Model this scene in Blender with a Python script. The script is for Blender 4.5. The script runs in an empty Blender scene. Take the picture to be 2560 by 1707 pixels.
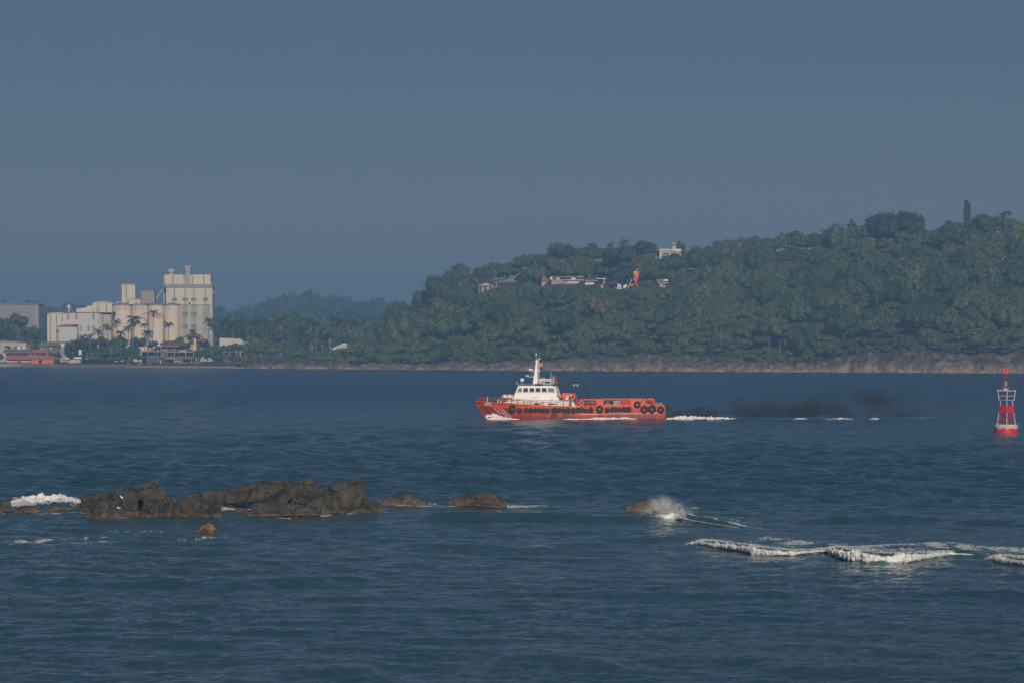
import bpy, math, random
import numpy as np
from mathutils import Vector, Matrix
R = math.radians
rng = np.random.RandomState(7)
random.seed(7)
sc = bpy.context.scene
col = sc.collection

# ------------------------------------------------------------------ camera
CAM_H = 12.0; FPX = 10000.0; CX = 1280.0; CY = 853.5
cam_d = bpy.data.cameras.new('camera'); cam = bpy.data.objects.new('camera', cam_d); col.objects.link(cam)
cam.location = (0, 0, CAM_H); cam.rotation_euler = (R(90), 0, 0)
cam_d.sensor_width = 36; cam_d.lens = 36*FPX/2560; cam_d.clip_start = 1; cam_d.clip_end = 30000
sc.camera = cam
# ------------------------------------------------------------------ sky, sun, exposure
SUN_EL = 21.0; SUN_AZ = 171.0          # low sun behind the camera, a little to its right
w = bpy.data.worlds.new("World"); sc.world = w; w.use_nodes = True
nt = w.node_tree; bg = nt.nodes['Background']
sky = nt.nodes.new('ShaderNodeTexSky'); sky.sky_type = 'NISHITA'; sky.sun_disc = False
sky.sun_elevation = R(SUN_EL); sky.sun_rotation = R(SUN_AZ)
sky.air_density = 0.7; sky.dust_density = 0.05; sky.ozone_density = 6.0
wb = nt.nodes.new('ShaderNodeMix'); wb.data_type = 'RGBA'; wb.blend_type = 'MULTIPLY'; wb.inputs[0].default_value = 1; wb.inputs[7].default_value = (.84, .64, .595, 1)
nt.links.new(sky.outputs[0], wb.inputs[6]); nt.links.new(wb.outputs[2], bg.inputs[0]); bg.inputs[1].default_value = 0.05
sd = bpy.data.lights.new('sun', 'SUN'); so = bpy.data.objects.new('sun', sd); col.objects.link(so)
sd.energy = 4.8; sd.angle = R(0.5); sd.color = (1.0, 0.88, 0.74)
az = R(SUN_AZ)
tosun = Vector((math.sin(az)*math.cos(R(SUN_EL)), math.cos(az)*math.cos(R(SUN_EL)), math.sin(R(SUN_EL))))
so.rotation_euler = (-tosun).to_track_quat('-Z', 'Y').to_euler()
so.location = (0, -50, 100)
sc.view_settings.view_transform = 'Standard'; sc.view_settings.look = 'None'
sc.view_settings.gamma = 1; sc.view_settings.exposure = -0.4
sc.render.resolution_x = 1024; sc.render.resolution_y = 682

# ------------------------------------------------------------------ helpers
def P(px, py, d):
    return np.array([(px-CX)/FPX*d, d, CAM_H-(py-CY)/FPX*d])
def GD(py, z=0.0): return (CAM_H-z)*FPX/(py-CY)
def G(px, py, z=0.0):
    d = GD(py, z); return np.array([(px-CX)/FPX*d, d, z])
def tag(o, label=None, cat=None, group=None, kind=None):
    if label: o['label'] = label
    if cat: o['category'] = cat
    if group: o['group'] = group
    if kind: o['kind'] = kind
    return o
def empty(name, loc, label, cat, group=None, rz=0):
    o = bpy.data.objects.new(name, None); col.objects.link(o); o.location = loc; o.rotation_euler = (0, 0, rz)
    o.empty_display_size = 0.5
    return tag(o, label, cat, group)
def mesh_np(name, V, Q=None, T=None, smooth=False):
    V = np.asarray(V, float); me = bpy.data.meshes.new(name)
    me.vertices.add(len(V)); me.vertices.foreach_set('co', V.astype(np.float32).ravel())
    li = []; ls = []; n = 0
    if Q is not None and len(Q):
        Q = np.asarray(Q, np.int32); li.append(Q.ravel()); ls.append(np.arange(len(Q))*4); n = len(Q)*4
    if T is not None and len(T):
        T = np.asarray(T, np.int32); li.append(T.ravel()); ls.append(n+np.arange(len(T))*3)
    li = np.concatenate(li); ls = np.concatenate(ls)
    me.loops.add(len(li)); me.loops.foreach_set('vertex_index', li.astype(np.int32))
    me.polygons.add(len(ls)); me.polygons.foreach_set('loop_start', ls.astype(np.int32))
    me.update(calc_edges=True); me.validate()
    if smooth: me.polygons.foreach_set('use_smooth', np.ones(len(me.polygons), bool))
    return me
def link(name, me, mat, parent=None):
    o = bpy.data.objects.new(name, me); col.objects.link(o)
    if mat and len(me.materials) == 0: me.materials.append(mat)
    if parent: o.parent = parent
    return o
def set_attr(me, name, vals):
    a = me.attributes.new(name, 'FLOAT', 'POINT'); a.data.foreach_set('value', np.asarray(vals, np.float32))

class MB:
    """collects shapes into one mesh"""
    def __init__(s): s.v = []; s.f = []
    def add(s, V, F):
        n = len(s.v); s.v += [tuple(map(float, p)) for p in V]; s.f += [tuple(i+n for i in f) for f in F]; return s
    def box(s, x0, x1, y0, y1, z0, z1):
        V = [(x0,y0,z0),(x1,y0,z0),(x1,y1,z0),(x0,y1,z0),(x0,y0,z1),(x1,y0,z1),(x1,y1,z1),(x0,y1,z1)]
        return s.add(V, [(3,2,1,0),(4,5,6,7),(0,1,5,4),(1,2,6,5),(2,3,7,6),(3,0,4,7)])
    def hexa(s, b, t):     # 4 bottom points, 4 top points (ccw from above)
        return s.add(list(b)+list(t), [(3,2,1,0),(4,5,6,7),(0,1,5,4),(1,2,6,5),(2,3,7,6),(3,0,4,7)])
    def prism(s, poly, y0, y1):   # poly of (x,z) seen from -y, ccw
        n = len(poly); V = [(x,y0,z) for x,z in poly]+[(x,y1,z) for x,z in poly]
        F = [tuple(range(n)), tuple(range(2*n-1, n-1, -1))]+[(i+n if 0 else (i+1)%n, i, i+n, (i+1)%n+n) for i in range(n)]
        return s.add(V, F)
    def tube(s, pts, r, n=6, r2=None, cap=True):
        pts = [Vector(p) for p in pts]; m = len(pts); V = []; F = []
        for i, p in enumerate(pts):
            t = (pts[min(i+1, m-1)]-pts[max(i-1, 0)]).normalized()
            a = t.cross(Vector((0,0,1))); 
            if a.length < 1e-3: a = Vector((1,0,0))
            a.normalize(); b = t.cross(a)
            rr = r if r2 is None else r+(r2-r)*i/(m-1)
            for k in range(n):
                an = 2*math.pi*k/n; V.append(p+a*rr*math.cos(an)+b*rr*math.sin(an))
        for i in range(m-1):
            for k in range(n):
                k2 = (k+1) % n; F.append((i*n+k, i*n+k2, (i+1)*n+k2, (i+1)*n+k))
        if cap: F.append(tuple(range(n-1, -1, -1))); F.append(tuple((m-1)*n+k for k in range(n)))
        return s.add(V, F)
    def lathe(s, prof, c, n=20, axis='z'):   # prof of (r,h)
        V = []; F = []
        for r, h in prof:
            for k in range(n):
                a = 2*math.pi*k/n; q = (r*math.cos(a), r*math.sin(a), h)
                if axis == 'x': q = (q[2], q[0], q[1])
                if axis == 'y': q = (q[0], q[2], q[1])
                V.append((c[0]+q[0], c[1]+q[1], c[2]+q[2]))
        for i in range(len(prof)-1):
            for k in range(n):
                k2 = (k+1) % n; F.append((i*n+k, i*n+k2, (i+1)*n+k2, (i+1)*n+k))
        if prof[0][0] > 1e-4: F.append(tuple(range(n-1, -1, -1)))
        if prof[-1][0] > 1e-4: F.append(tuple((len(prof)-1)*n+k for k in range(n)))
        return s.add(V, F)
    def ball(s, c, r, n=10, sx=1, sy=1, sz=1):
        V = []; F = []
        for i in range(n+1):
            ph = math.pi*i/n
            for k in range(n):
                a = 2*math.pi*k/n
                V.append((c[0]+sx*r*math.sin(ph)*math.cos(a), c[1]+sy*r*math.sin(ph)*math.sin(a), c[2]-sz*r*math.cos(ph)))
        for i in range(n):
            for k in range(n):
                k2 = (k+1) % n; F.append((i*n+k, i*n+k2, (i+1)*n+k2, (i+1)*n+k))
        return s.add(V, F)
    def torus(s, c, R_, r, n=22, m=9, flat=1.0, rx=0.0):   # ring lying in the xz plane (axis y)
        V = []; F = []
        for i in range(n):
            a = 2*math.pi*i/n
            for k in range(m):
                b = 2*math.pi*k/m; q = R_+r*math.cos(b)
                V.append((c[0]+q*math.cos(a), c[1]+r*flat*math.sin(b), c[2]+q*math.sin(a)))
        for i in range(n):
            for k in range(m):
                i2 = (i+1) % n; k2 = (k+1) % m; F.append((i*m+k, i*m+k2, i2*m+k2, i2*m+k))
        return s.add(V, F)
    def build(s, name, mat, parent=None, origin=(0,0,0), smooth=False, bevel=0):
        o_ = Vector(origin); me = bpy.data.meshes.new(name)
        me.from_pydata([Vector(p)-o_ for p in s.v], [], s.f); me.update()
        if smooth: me.polygons.foreach_set('use_smooth', np.ones(len(me.polygons), bool))
        o = link(name, me, mat, parent)
        if bevel:
            b = o.modifiers.new('bevel', 'BEVEL'); b.width = bevel; b.segments = 2; b.limit_method = 'ANGLE'
        return o

# --- lattice value noise (numpy)
_T = rng.rand(4096)
def _h(i, j, k): return _T[(i*73856093 ^ j*19349663 ^ k*83492791) & 4095]
def vn(x, y, z=0.0):
    x = np.asarray(x, float); y = np.asarray(y, float)+0*x; z = np.asarray(z, float)+0*x
    xi = np.floor(x).astype(np.int64); yi = np.floor(y).astype(np.int64); zi = np.floor(z).astype(np.int64)
    fx = x-xi; fy = y-yi; fz = z-zi
    fx = fx*fx*(3-2*fx); fy = fy*fy*(3-2*fy); fz = fz*fz*(3-2*fz)
    def L(a, b, t): return a+(b-a)*t
    c = [[L(_h(xi, yi+b, zi+d), _h(xi+1, yi+b, zi+d), fx) for b in (0, 1)] for d in (0, 1)]
    return L(L(c[0][0], c[0][1], fy), L(c[1][0], c[1][1], fy), fz)*2-1
def fbm(x, y, z=0.0, o=4):
    s = 0; a = 1; t = 0
    for i in range(o):
        s = s+a*vn(x+i*17.3, y-i*9.1, z+i*5.7); t += a; a *= .5; x = x*2.03; y = y*2.03; z = z*2.03
    return s/t
def sstep(a, b, x):
    t = np.clip((x-a)/(b-a), 0, 1); return t*t*(3-2*t)
def lut(pts):
    xs = [p[0] for p in pts]; ys = [p[1] for p in pts]
    return lambda x: np.interp(x, xs, ys)

# --- materials
MATS = {}
def pm(name, c1, c2=None, scale=1.0, rough=0.7, bump=0.0, metal=0.0, detail=4, spec=None, stretch=(1,1,1), contrast=(0.35,0.65)):
    if name in MATS: return MATS[name]
    m = bpy.data.materials.new(name); m.use_nodes = True; t = m.node_tree; b = t.nodes['Principled BSDF']
    b.inputs['Roughness'].default_value = rough; b.inputs['Metallic'].default_value = metal
    if spec is not None: b.inputs['Specular IOR Level'].default_value = spec
    if c2 is None: c2 = tuple(v*.8 for v in c1)
    tc = t.nodes.new('ShaderNodeTexCoord'); mp = t.nodes.new('ShaderNodeMapping'); mp.inputs['Scale'].default_value = stretch
    n = t.nodes.new('ShaderNodeTexNoise'); n.inputs['Scale'].default_value = scale; n.inputs['Detail'].default_value = detail
    r = t.nodes.new('ShaderNodeValToRGB'); r.color_ramp.elements[0].position = contrast[0]; r.color_ramp.elements[1].position = contrast[1]
    r.color_ramp.elements[0].color = (*c1, 1); r.color_ramp.elements[1].color = (*c2, 1)
    t.links.new(tc.outputs['Object'], mp.inputs[0]); t.links.new(mp.outputs[0], n.inputs[0])
    t.links.new(n.outputs[0], r.inputs[0]); t.links.new(r.outputs[0], b.inputs['Base Color'])
    if bump:
        n2 = t.nodes.new('ShaderNodeTexNoise'); n2.inputs['Scale'].default_value = scale*2.5; n2.inputs['Detail'].default_value = 6
        t.links.new(mp.outputs[0], n2.inputs[0])
        bp = t.nodes.new('ShaderNodeBump'); bp.inputs['Strength'].default_value = 1; bp.inputs['Distance'].default_value = bump
        t.links.new(n2.outputs[0], bp.inputs['Height']); t.links.new(bp.outputs[0], b.inputs['Normal'])
    MATS[name] = m; return m
def nd(t, kind, **kw):
    n = t.nodes.new(kind)
    for k, v in kw.items():
        if k in ('operation', 'blend_type', 'data_type', 'attribute_name', 'distance', 'feature', 'noise_dimensions'): setattr(n, k, v)
        else: n.inputs[k].default_value = v
    return n
# ------------------------------------------------------------------ water
def water_material():
    m = bpy.data.materials.new('sea_water'); m.use_nodes = True; t = m.node_tree; b = t.nodes['Principled BSDF']; L = t.links.new
    b.inputs['IOR'].default_value = 1.333
    tc = t.nodes.new('ShaderNodeTexCoord')
    def noise(sx, sy, detail, off=0):
        mp = t.nodes.new('ShaderNodeMapping'); mp.inputs['Scale'].default_value = (sx, sy, 1); mp.inputs['Location'].default_value = (off, off*2, 0)
        n = t.nodes.new('ShaderNodeTexNoise'); n.inputs['Scale'].default_value = 1; n.inputs['Detail'].default_value = detail; n.inputs['Roughness'].default_value = .6
        L(tc.outputs['Object'], mp.inputs[0]); L(mp.outputs[0], n.inputs[0]); return n.outputs[0]
    def math2(op, a, b_):
        n = t.nodes.new('ShaderNodeMath'); n.operation = op
        for i, v in enumerate((a, b_)):
            if isinstance(v, (int, float)): n.inputs[i].default_value = v
            else: L(v, n.inputs[i])
        return n.outputs[0]
    h = math2('ADD', math2('MULTIPLY', noise(1.5, 1.6, 3, 3), .16), math2('MULTIPLY', noise(.33, .30, 3, 11), .62))
    h = math2('ADD', h, math2('MULTIPLY', noise(6, 7.0, 2, 5), .022))
    cq = nd(t, 'ShaderNodeAttribute', attribute_name='chop'); h = math2('ADD', h, math2('MULTIPLY', math2('MULTIPLY', noise(.12, .055, 4, 77), cq.outputs['Fac']), 3.2))
    bp = t.nodes.new('ShaderNodeBump'); bp.inputs['Strength'].default_value = 1; bp.inputs['Distance'].default_value = .85
    L(h, bp.inputs['Height'])
    # body colour: deep blue, greener patches of shoal, paler where aerated
    patch = noise(.012, .05, 3, 40)
    r = t.nodes.new('ShaderNodeValToRGB'); r.color_ramp.elements[0].position = .38; r.color_ramp.elements[1].position = .66
    r.color_ramp.elements[0].color = (.022, .076, .098, 1); r.color_ramp.elements[1].color = (.034, .092, .100, 1)
    L(patch, r.inputs[0])
    ch = nd(t, 'ShaderNodeAttribute', attribute_name='chop'); mo = t.nodes.new('ShaderNodeMix'); mo.data_type = 'RGBA'; L(ch.outputs['Fac'], mo.inputs[0]); L(r.outputs[0], mo.inputs[6]); mo.inputs[7].default_value = (.007, .066, .135, 1)
    rm = t.nodes.new('ShaderNodeMapRange'); L(ch.outputs['Fac'], rm.inputs[0]); rm.inputs[3].default_value = .08; rm.inputs[4].default_value = .26; L(rm.outputs[0], b.inputs['Roughness'])
    at = nd(t, 'ShaderNodeAttribute', attribute_name='foam'); ag = nd(t, 'ShaderNodeAttribute', attribute_name='aer')
    mx = t.nodes.new('ShaderNodeMix'); mx.data_type = 'RGBA'; L(ag.outputs['Fac'], mx.inputs[0]); L(mo.outputs[2], mx.inputs[6]); mx.inputs[7].default_value = (.045, .135, .125, 1)
    L(mx.outputs[2], b.inputs['Base Color']); L(bp.outputs[0], b.inputs['Normal'])
    fo = t.nodes.new('ShaderNodeBsdfPrincipled'); fo.inputs['Base Color'].default_value = (.72, .74, .74, 1); fo.inputs['Roughness'].default_value = .9
    fn = math2('ADD', math2('MULTIPLY', noise(1.3, .5, 5, 20), .55), math2('MULTIPLY', noise(4.5, 1.6, 6, 60), .45))
    thr = math2('SUBTRACT', 1.0, at.outputs['Fac'])
    mr = t.nodes.new('ShaderNodeMapRange'); L(fn, mr.inputs[0]); mr.interpolation_type = 'SMOOTHSTEP'
    mr.inputs[4].default_value = .90; L(thr, mr.inputs[1]); L(math2('ADD', thr, .13), mr.inputs[2])
    ms = t.nodes.new('ShaderNodeMixShader'); L(mr.outputs[0], ms.inputs[0]); L(b.outputs[0], ms.inputs[1]); L(fo.outputs[0], ms.inputs[2])
    L(ms.outputs[0], t.nodes['Material Output'].inputs[0]); return m
M_water = water_material()
M_foam = pm('sea_foam', (.86, .86, .84), (.74, .77, .78), 5, .95, .09)

# foam streaks: world segments (px, py ends on the sea, half width in metres, strength)
FOAM = [  # left of the rocks
 (30,1262,190,1256,2.2,.75),(20,1272,210,1270,1.6,.55),(60,1250,180,1248,1.2,.5),(0,1290,230,1286,1.2,.58),(30,1282,200,1279,.8,.48),
 (0,1352,120,1350,1.0,.60),(60,1345,300,1347,.7,.48),(150,1358,420,1352,.7,.47),(330,1335,540,1341,.6,.47),(430,1348,560,1343,.5,.52),(0,1362,160,1364,.6,.50),(200,1330,420,1328,.5,.45),
 # between and right of the rocks
 (545,1272,640,1276,1.2,.74),(600,1284,700,1291,.6,.64),(680,1292,830,1290,.5,.58),(560,1266,720,1262,.6,.5),(860,1284,960,1272,.7,.58),(955,1263,1130,1264,1.5,.72),(940,1277,1120,1278,1.0,.68),(880,1285,960,1283,.8,.62),(1120,1279,1260,1277,.4,.54),
 (1255,1266,1340,1266,1.5,.78),(1330,1265,1400,1268,.7,.5),(1400,1277,1500,1279,.4,.50),(1370,1205,1385,1206,.5,.5),(1310,1208,1325,1208,.5,.5),(1080,1258,1100,1259,.8,.58),
 # splash wave
 (1640,1290,1720,1298,.9,.72),(1700,1278,1800,1300,.5,.58),(1730,1268,1760,1273,.5,.56),(1710,1296,1850,1314,.5,.62),(1790,1308,1910,1322,.7,.66),(1840,1306,1900,1302,.5,.6),(1760,1290,1840,1300,.4,.52),(1640,1318,1700,1325,.9,.46),
 # trailing foam behind the breakers
 (1870,1352,1960,1346,.9,.60),(1930,1345,2060,1362,1.2,.66),(1900,1362,2060,1372,1.0,.56),(1980,1358,2200,1372,1.6,.62),(2060,1360,2300,1380,1.6,.56),(2130,1366,2370,1358,1.3,.62),
 (2200,1372,2400,1366,1.6,.58),(2300,1360,2560,1372,1.3,.64),(2340,1374,2600,1380,1.6,.60),(2380,1366,2700,1380,2.0,.55),(2420,1388,2600,1388,1.0,.55),(1760,1385,2050,1400,.7,.42),(2140,1412,2360,1404,.8,.42),
 # sparse far crests and the ship's wake
 (1664,1044,1820,1039,1.6,.62),(1260,1044,1660,1046,.8,.5),(1930,1042,2010,1040,.8,.55),(2010,1040,2110,1041,1.0,.54),(2160,1043,2260,1043,.6,.52),(2300,1043,2380,1043,.5,.5),(1810,1042,2400,1043,.9,.60)]
def seg_world(s):
    a = G(s[0], s[1]); b = G(s[2], s[3]); return a[0], a[1], b[0], b[1], s[4], s[5]
# breakers: crest polylines (px, py, height, roller radius)
BREAK = [
 [(1722,1352,.05,.02),(1738,1353,.2,.09),(1760,1355,.35,.18),(1800,1362,.45,.24),(1870,1372,.50,.24),(1900,1379,.55,.26),(1960,1382,.50,.20),(2010,1380,.55,.12),(2062,1376,.60,.10)],
 [(2060,1372,.55,.02),(2075,1375,.6,.12),(2095,1382,.66,.28),(2120,1392,.72,.36),(2170,1398,.70,.36),(2230,1400,.65,.34),(2290,1394,.60,.26),(2362,1384,.55,.12),(2440,1386,.50,.02)],
 [(2462,1393,.20,.02),(2478,1394,.3,.12),(2505,1398,.45,.24),(2560,1406,.55,.24),(2620,1412,.5,.2),(2720,1420,.4,.1)],
 [(1630,1296,.35,.1),(1660,1297,.5,.34),(1700,1297,.55,.30),(1730,1303,.5,.10),(1780,1310,.4,.05),(1860,1320,.2,.05)],
]
SWELLS = [  # px,py crest lines of unbroken swells : height
 [(880,1207,.2),(1100,1203,.5),(1300,1210,.55),(1500,1205,.5),(1700,1212,.35),(2000,1222,.1)],
 [(0,1215,.3),(250,1208,.45),(420,1212,.3),(700,1204,.1)],
 [(950,1290,.15),(1150,1298,.5),(1300,1294,.6),(1500,1302,.55),(1640,1300,.4)],
 [(1850,1300,.1),(2050,1302,.4),(2300,1300,.35),(2560,1310,.2)],
 [(1560,1350,.1),(1700,1345,.4),(1800,1350,.2)],
 [(0,1443,.3),(300,1462,.4),(560,1468,.3),(900,1440,.3),(1000,1425,.15)],
 [(1500,1488,.2),(1800,1490,.35),(2100,1480,.2),(2560,1492,.3)],
 [(1000,1365,.2),(1280,1372,.3),(1500,1362,.2)],
 [(1280,1650,.2),(1400,1655,.35),(1550,1668,.2)],[(600,1672,.2),(750,1675,.35),(900,1690,.2)],[(1900,1668,.2),(2200,1690,.3),(2500,1700,.3)]]
def smooth_pts(pts, n=6):
    P_ = np.array(pts, float); out = []
    for i in range(len(P_)-1):
        p0 = P_[max(i-1, 0)]; p1 = P_[i]; p2 = P_[i+1]; p3 = P_[min(i+2, len(P_)-1)]
        for k in range(n):
            t = k/n; out.append(.5*((2*p1)+(-p0+p2)*t+(2*p0-5*p1+4*p2-p3)*t*t+(-p0+3*p1-3*p2+p3)*t**3))
    out.append(P_[-1]); out = [p for i, p in enumerate(out) if i == 0 or p[0] > out[i-1][0]+.5]; return [tuple(p) for p in out]
BREAK = [smooth_pts([(p[0], p[1]+(7 if j < 3 else 2), p[2]*.85, max(p[3], .03)) for p in b]) for j, b in enumerate(BREAK)]
def poly_dist(X, Y, pts):
    """signed offset in y from a polyline, interpolated params, clipped outside"""
    W = [G(p[0], p[1]) for p in pts]; xs = [q[0] for q in W]; ys = [q[1] for q in W]
    yc = np.interp(X, xs, ys); inside = sstep(xs[0]-1.2, xs[0]+.4, X)*(1-sstep(xs[-1]-.4, xs[-1]+1.2, X))
    xs = list(np.maximum.accumulate(np.array(xs)+1e-4*np.arange(len(xs)))); sl = np.clip(np.interp(X, xs, np.gradient(np.array(ys), np.array(xs))), -2.2, 2.2); return (Y-yc)/np.sqrt(1+sl*sl), [np.interp(X, xs, [p[i] for p in pts]) for i in range(2, len(pts[0]))], inside
def water_height(X, Y, dy):
    H = np.zeros_like(X); r = np.random.RandomState(3)
    OFF = sstep(255, 330, Y+10*vn(X*.06, 2., 2.))
    gust = .75+.5*vn(X*.03, Y*.012, 1.7)
    wx = X+1.5*vn(X*.11, Y*.07, 4.); wy = Y+2.0*vn(X*.09+7, Y*.06, 9.)
    for i in range(70):
        lam = .5*(10/.5)**(i/69.); th = r.normal(0, .85); kx = math.sin(th); ky = math.cos(th)
        s = .034 if lam < 1.6 else .028 if lam < 6 else .020
        a = s*lam/(2*math.pi); ph = r.rand()*6.28
        att = sstep(2.2, 4.5, lam/max(abs(ky), .3)/dy)
        arg = 2*math.pi/lam*(kx*wx+ky*wy)+ph
        H += a*att*gust*(np.sin(arg)+.30*np.cos(2*arg))*(.74+.60*OFF)
    H += .42*sstep(300, 420, Y)*fbm(X*.17, Y*.075, 6., 3)*(1+.8*vn(X*.02, Y*.006, 8.))
    for pts in SWELLS:
        o, (h,), ins = poly_dist(X, Y, pts)
        o = o+1.2*vn(X*.35, Y*.02, 2.2); H += .95*h*ins*np.where(o < 0, np.exp(-(o/1.5)**2), np.exp(-(o/4.5)**2))*(.75+.5*vn(X*.25, 3.3, 1.0))
    RB = np.zeros_like(X)
    for pts in BREAK:
        o, (h, rr), ins = poly_dist(X, Y, pts)
        o = o-.35+.25*vn(X*.8, 1.0, 2.2); RB = np.maximum(RB, h*ins*np.where(o < 0, np.exp(-(o/.55)**2), np.exp(-(o/2.0)**2)))
    return H+RB
def water_attrs(X, Y):
    f = np.zeros_like(X)+.0; aer = np.zeros_like(X)
    for s in FOAM:
        ax, ay, bx, by, wd, st = seg_world(s); dx, dy = bx-ax, by-ay; l2 = dx*dx+dy*dy
        m = (X > min(ax, bx)-8) & (X < max(ax, bx)+8) & (Y > min(ay, by)-25) & (Y < max(ay, by)+25)
        x = X[m]; y = Y[m]; t = np.clip(((x-ax)*dx+(y-ay)*dy)/l2, 0, 1)
        q = np.hypot(x-ax-t*dx, (y-ay-t*dy)*.55)/wd; v = (.492+(st-.45)*.45)*np.exp(-q*q*.55)+.05*(st-.2)
        f[m] = np.maximum(f[m], v); aer[m] = np.maximum(aer[m], .55*np.exp(-(q/2.6)**2))
    for pts in BREAK:
        o, (h, rr), ins = poly_dist(X, Y, pts)
        f = np.maximum(f, ins*(rr > .08)*.60*np.exp(-((o+.1)/.4)**2)); aer = np.maximum(aer, ins*.8*h*np.exp(-((o+.3)/1.0)**2))
    return f, np.clip(aer, 0, 1)
def build_water():
    # one sheet: fine rows where the camera sees it, coarse skirts out to the horizon
    py = np.concatenate([np.linspace(1790, 945, 960), np.linspace(944, 903, 45)]); d = 120000/(py-CY)
    d = np.concatenate([[20, 60, 100], d, [2700, 3500, 5000, 8000]])
    u = np.linspace(-1, 1, 1180)*.165; u = np.concatenate([[-3, -1.2, -.6, -.35, -.22], u, [.22, .35, .6, 1.2, 3]])
    D, U = np.meshgrid(d, u, indexing='ij'); X = D*U; Y = D+0*U
    dyr = np.gradient(d)[:, None]+0*U
    Z = water_height(X, Y, np.maximum(dyr, .05))
    fine = (np.abs(U) < .17) & (D > 125)
    Z = np.where(fine, Z, Z*.3)
    f, aer = water_attrs(X.ravel(), Y.ravel())
    nr, nc = X.shape; idx = np.arange(nr*nc).reshape(nr, nc)
    Q = np.stack([idx[:-1, :-1], idx[:-1, 1:], idx[1:, 1:], idx[1:, :-1]], -1).reshape(-1, 4)
    me = mesh_np('water', np.stack([X, Y, Z], -1).reshape(-1, 3), Q, smooth=True)
    set_attr(me, 'foam', f); set_attr(me, 'aer', aer); set_attr(me, 'chop', .35*sstep(270, 340, Y.ravel()+12*vn(X.ravel()*.05, 1, 1))+.65*sstep(420, 1000, Y.ravel()))   # sheltered behind the reef, rougher offshore
    tag(link('water', me, M_water), kind='structure')
build_water()

def roller(name, pts, label, seg=.035, n=30, lift=0.0, squash=1.0, amp=.40):
    """pts: (x,y,z,r) world; a lumpy roll of broken water"""
    pts = np.array(pts, float); L = np.concatenate([[0], np.cumsum(np.hypot(np.diff(pts[:, 0]), np.diff(pts[:, 1])))])
    s = np.arange(0, L[-1], seg); C = np.stack([np.interp(s, L, pts[:, i]) for i in range(4)], 1)
    a = np.linspace(0, 2*math.pi, n, endpoint=False); S, A = np.meshgrid(np.arange(len(s)), a, indexing='ij')
    C[:, 3] *= .78+.42*fbm(C[:, 0]*1.1, C[:, 1]*1.1, 3.3, 3)+.15*vn(C[:, 0]*4, 2., 7.)
    c = C[S]; r = c[..., 3]
    nx = np.cos(A); nz = np.sin(A)
    tx = np.gradient(C[:, 0]); ty = np.gradient(C[:, 1]); kk = np.ones(25)/25
    if len(tx) > 60: tx = np.convolve(np.pad(tx, 12, 'edge'), kk, 'valid'); ty = np.convolve(np.pad(ty, 12, 'edge'), kk, 'valid')
    tl = np.hypot(tx, ty)+1e-9; NX = (ty/tl)[S]; NY = (-tx/tl)[S]
    px = c[..., 0]+NX*nx*r*.9; py_ = c[..., 1]+NY*nx*r*.9; pz = c[..., 2]+nz*r*squash
    k = 1/np.maximum(r, .05)
    q = fbm(px*3.1, py_*3.1, pz*4.5, 3)*amp*1.3+(1-np.abs(vn(px*6+3*vn(px*2, pz*3, 1), py_*6, pz*8)))*.55*amp+vn(px*13, py_*13, pz*17)*.26*amp-.42*amp
    rr = r*q
    V = np.stack([px+NX*nx*rr, py_+NY*nx*rr, pz+nz*rr*np.where(nz > 0, 1.45, .9)], -1).reshape(-1, 3)
    idx = np.arange(S.size).reshape(S.shape); i2 = np.roll(idx, -1, 1)
    Q = np.stack([idx[:-1], i2[:-1], i2[1:], idx[1:]], -1).reshape(-1, 4)
    me = mesh_np(name, V, Q, smooth=True); return tag(link(name, me, M_foam), label, None, kind='stuff')
for i, (pts, lb) in enumerate(zip(BREAK, ('white roller of the left breaking wave', 'white roller of the middle breaking wave', 'white roller at the right edge of the photo', 'white water at the foot of the splash'))):
    W = []
    gs = np.array([G(p[0], p[1])[:2] for p in pts]); tg = np.gradient(gs, axis=0); tg /= np.linalg.norm(tg, axis=1, keepdims=True)
    for p, g, t_ in zip(pts, gs, tg): W.append((g[0]+t_[1]*.30, g[1]-t_[0]*.30, p[2]*.42, max(p[3]*.86, .02)))
    roller('breaking_foam', W, lb)
def blobs(name, C, r, label, seed=0):
    iv, jf = ico(); q = np.random.RandomState(seed); C = np.asarray(C); r = np.asarray(r); n = len(C)
    V = (C[:, None, :]+iv[None]*r[:, None, None]*(1+.35*q.normal(size=(n, 12, 1)))).reshape(-1, 3); T = (jf[None]+(np.arange(n)*12)[:, None, None]).reshape(-1, 3)
    return tag(link(name, mesh_np(name, V, None, T, True), M_foam), label, kind='stuff')
_ico = None
def ico():
    global _ico
    if _ico is None:
        p = (1+5**.5)/2; V = np.array([(-1,p,0),(1,p,0),(-1,-p,0),(1,-p,0),(0,-1,p),(0,1,p),(0,-1,-p),(0,1,-p),(p,0,-1),(p,0,1),(-p,0,-1),(-p,0,1)], float); V /= np.linalg.norm(V[0])
        F = np.array([(0,11,5),(0,5,1),(0,1,7),(0,7,10),(0,10,11),(1,5,9),(5,11,4),(11,10,2),(10,7,6),(7,1,8),(3,9,4),(3,4,2),(3,2,6),(3,6,8),(3,8,9),(4,9,5),(2,4,11),(6,2,10),(8,6,7),(9,8,1)])
        _ico = (V, F)
    return _ico
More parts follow.
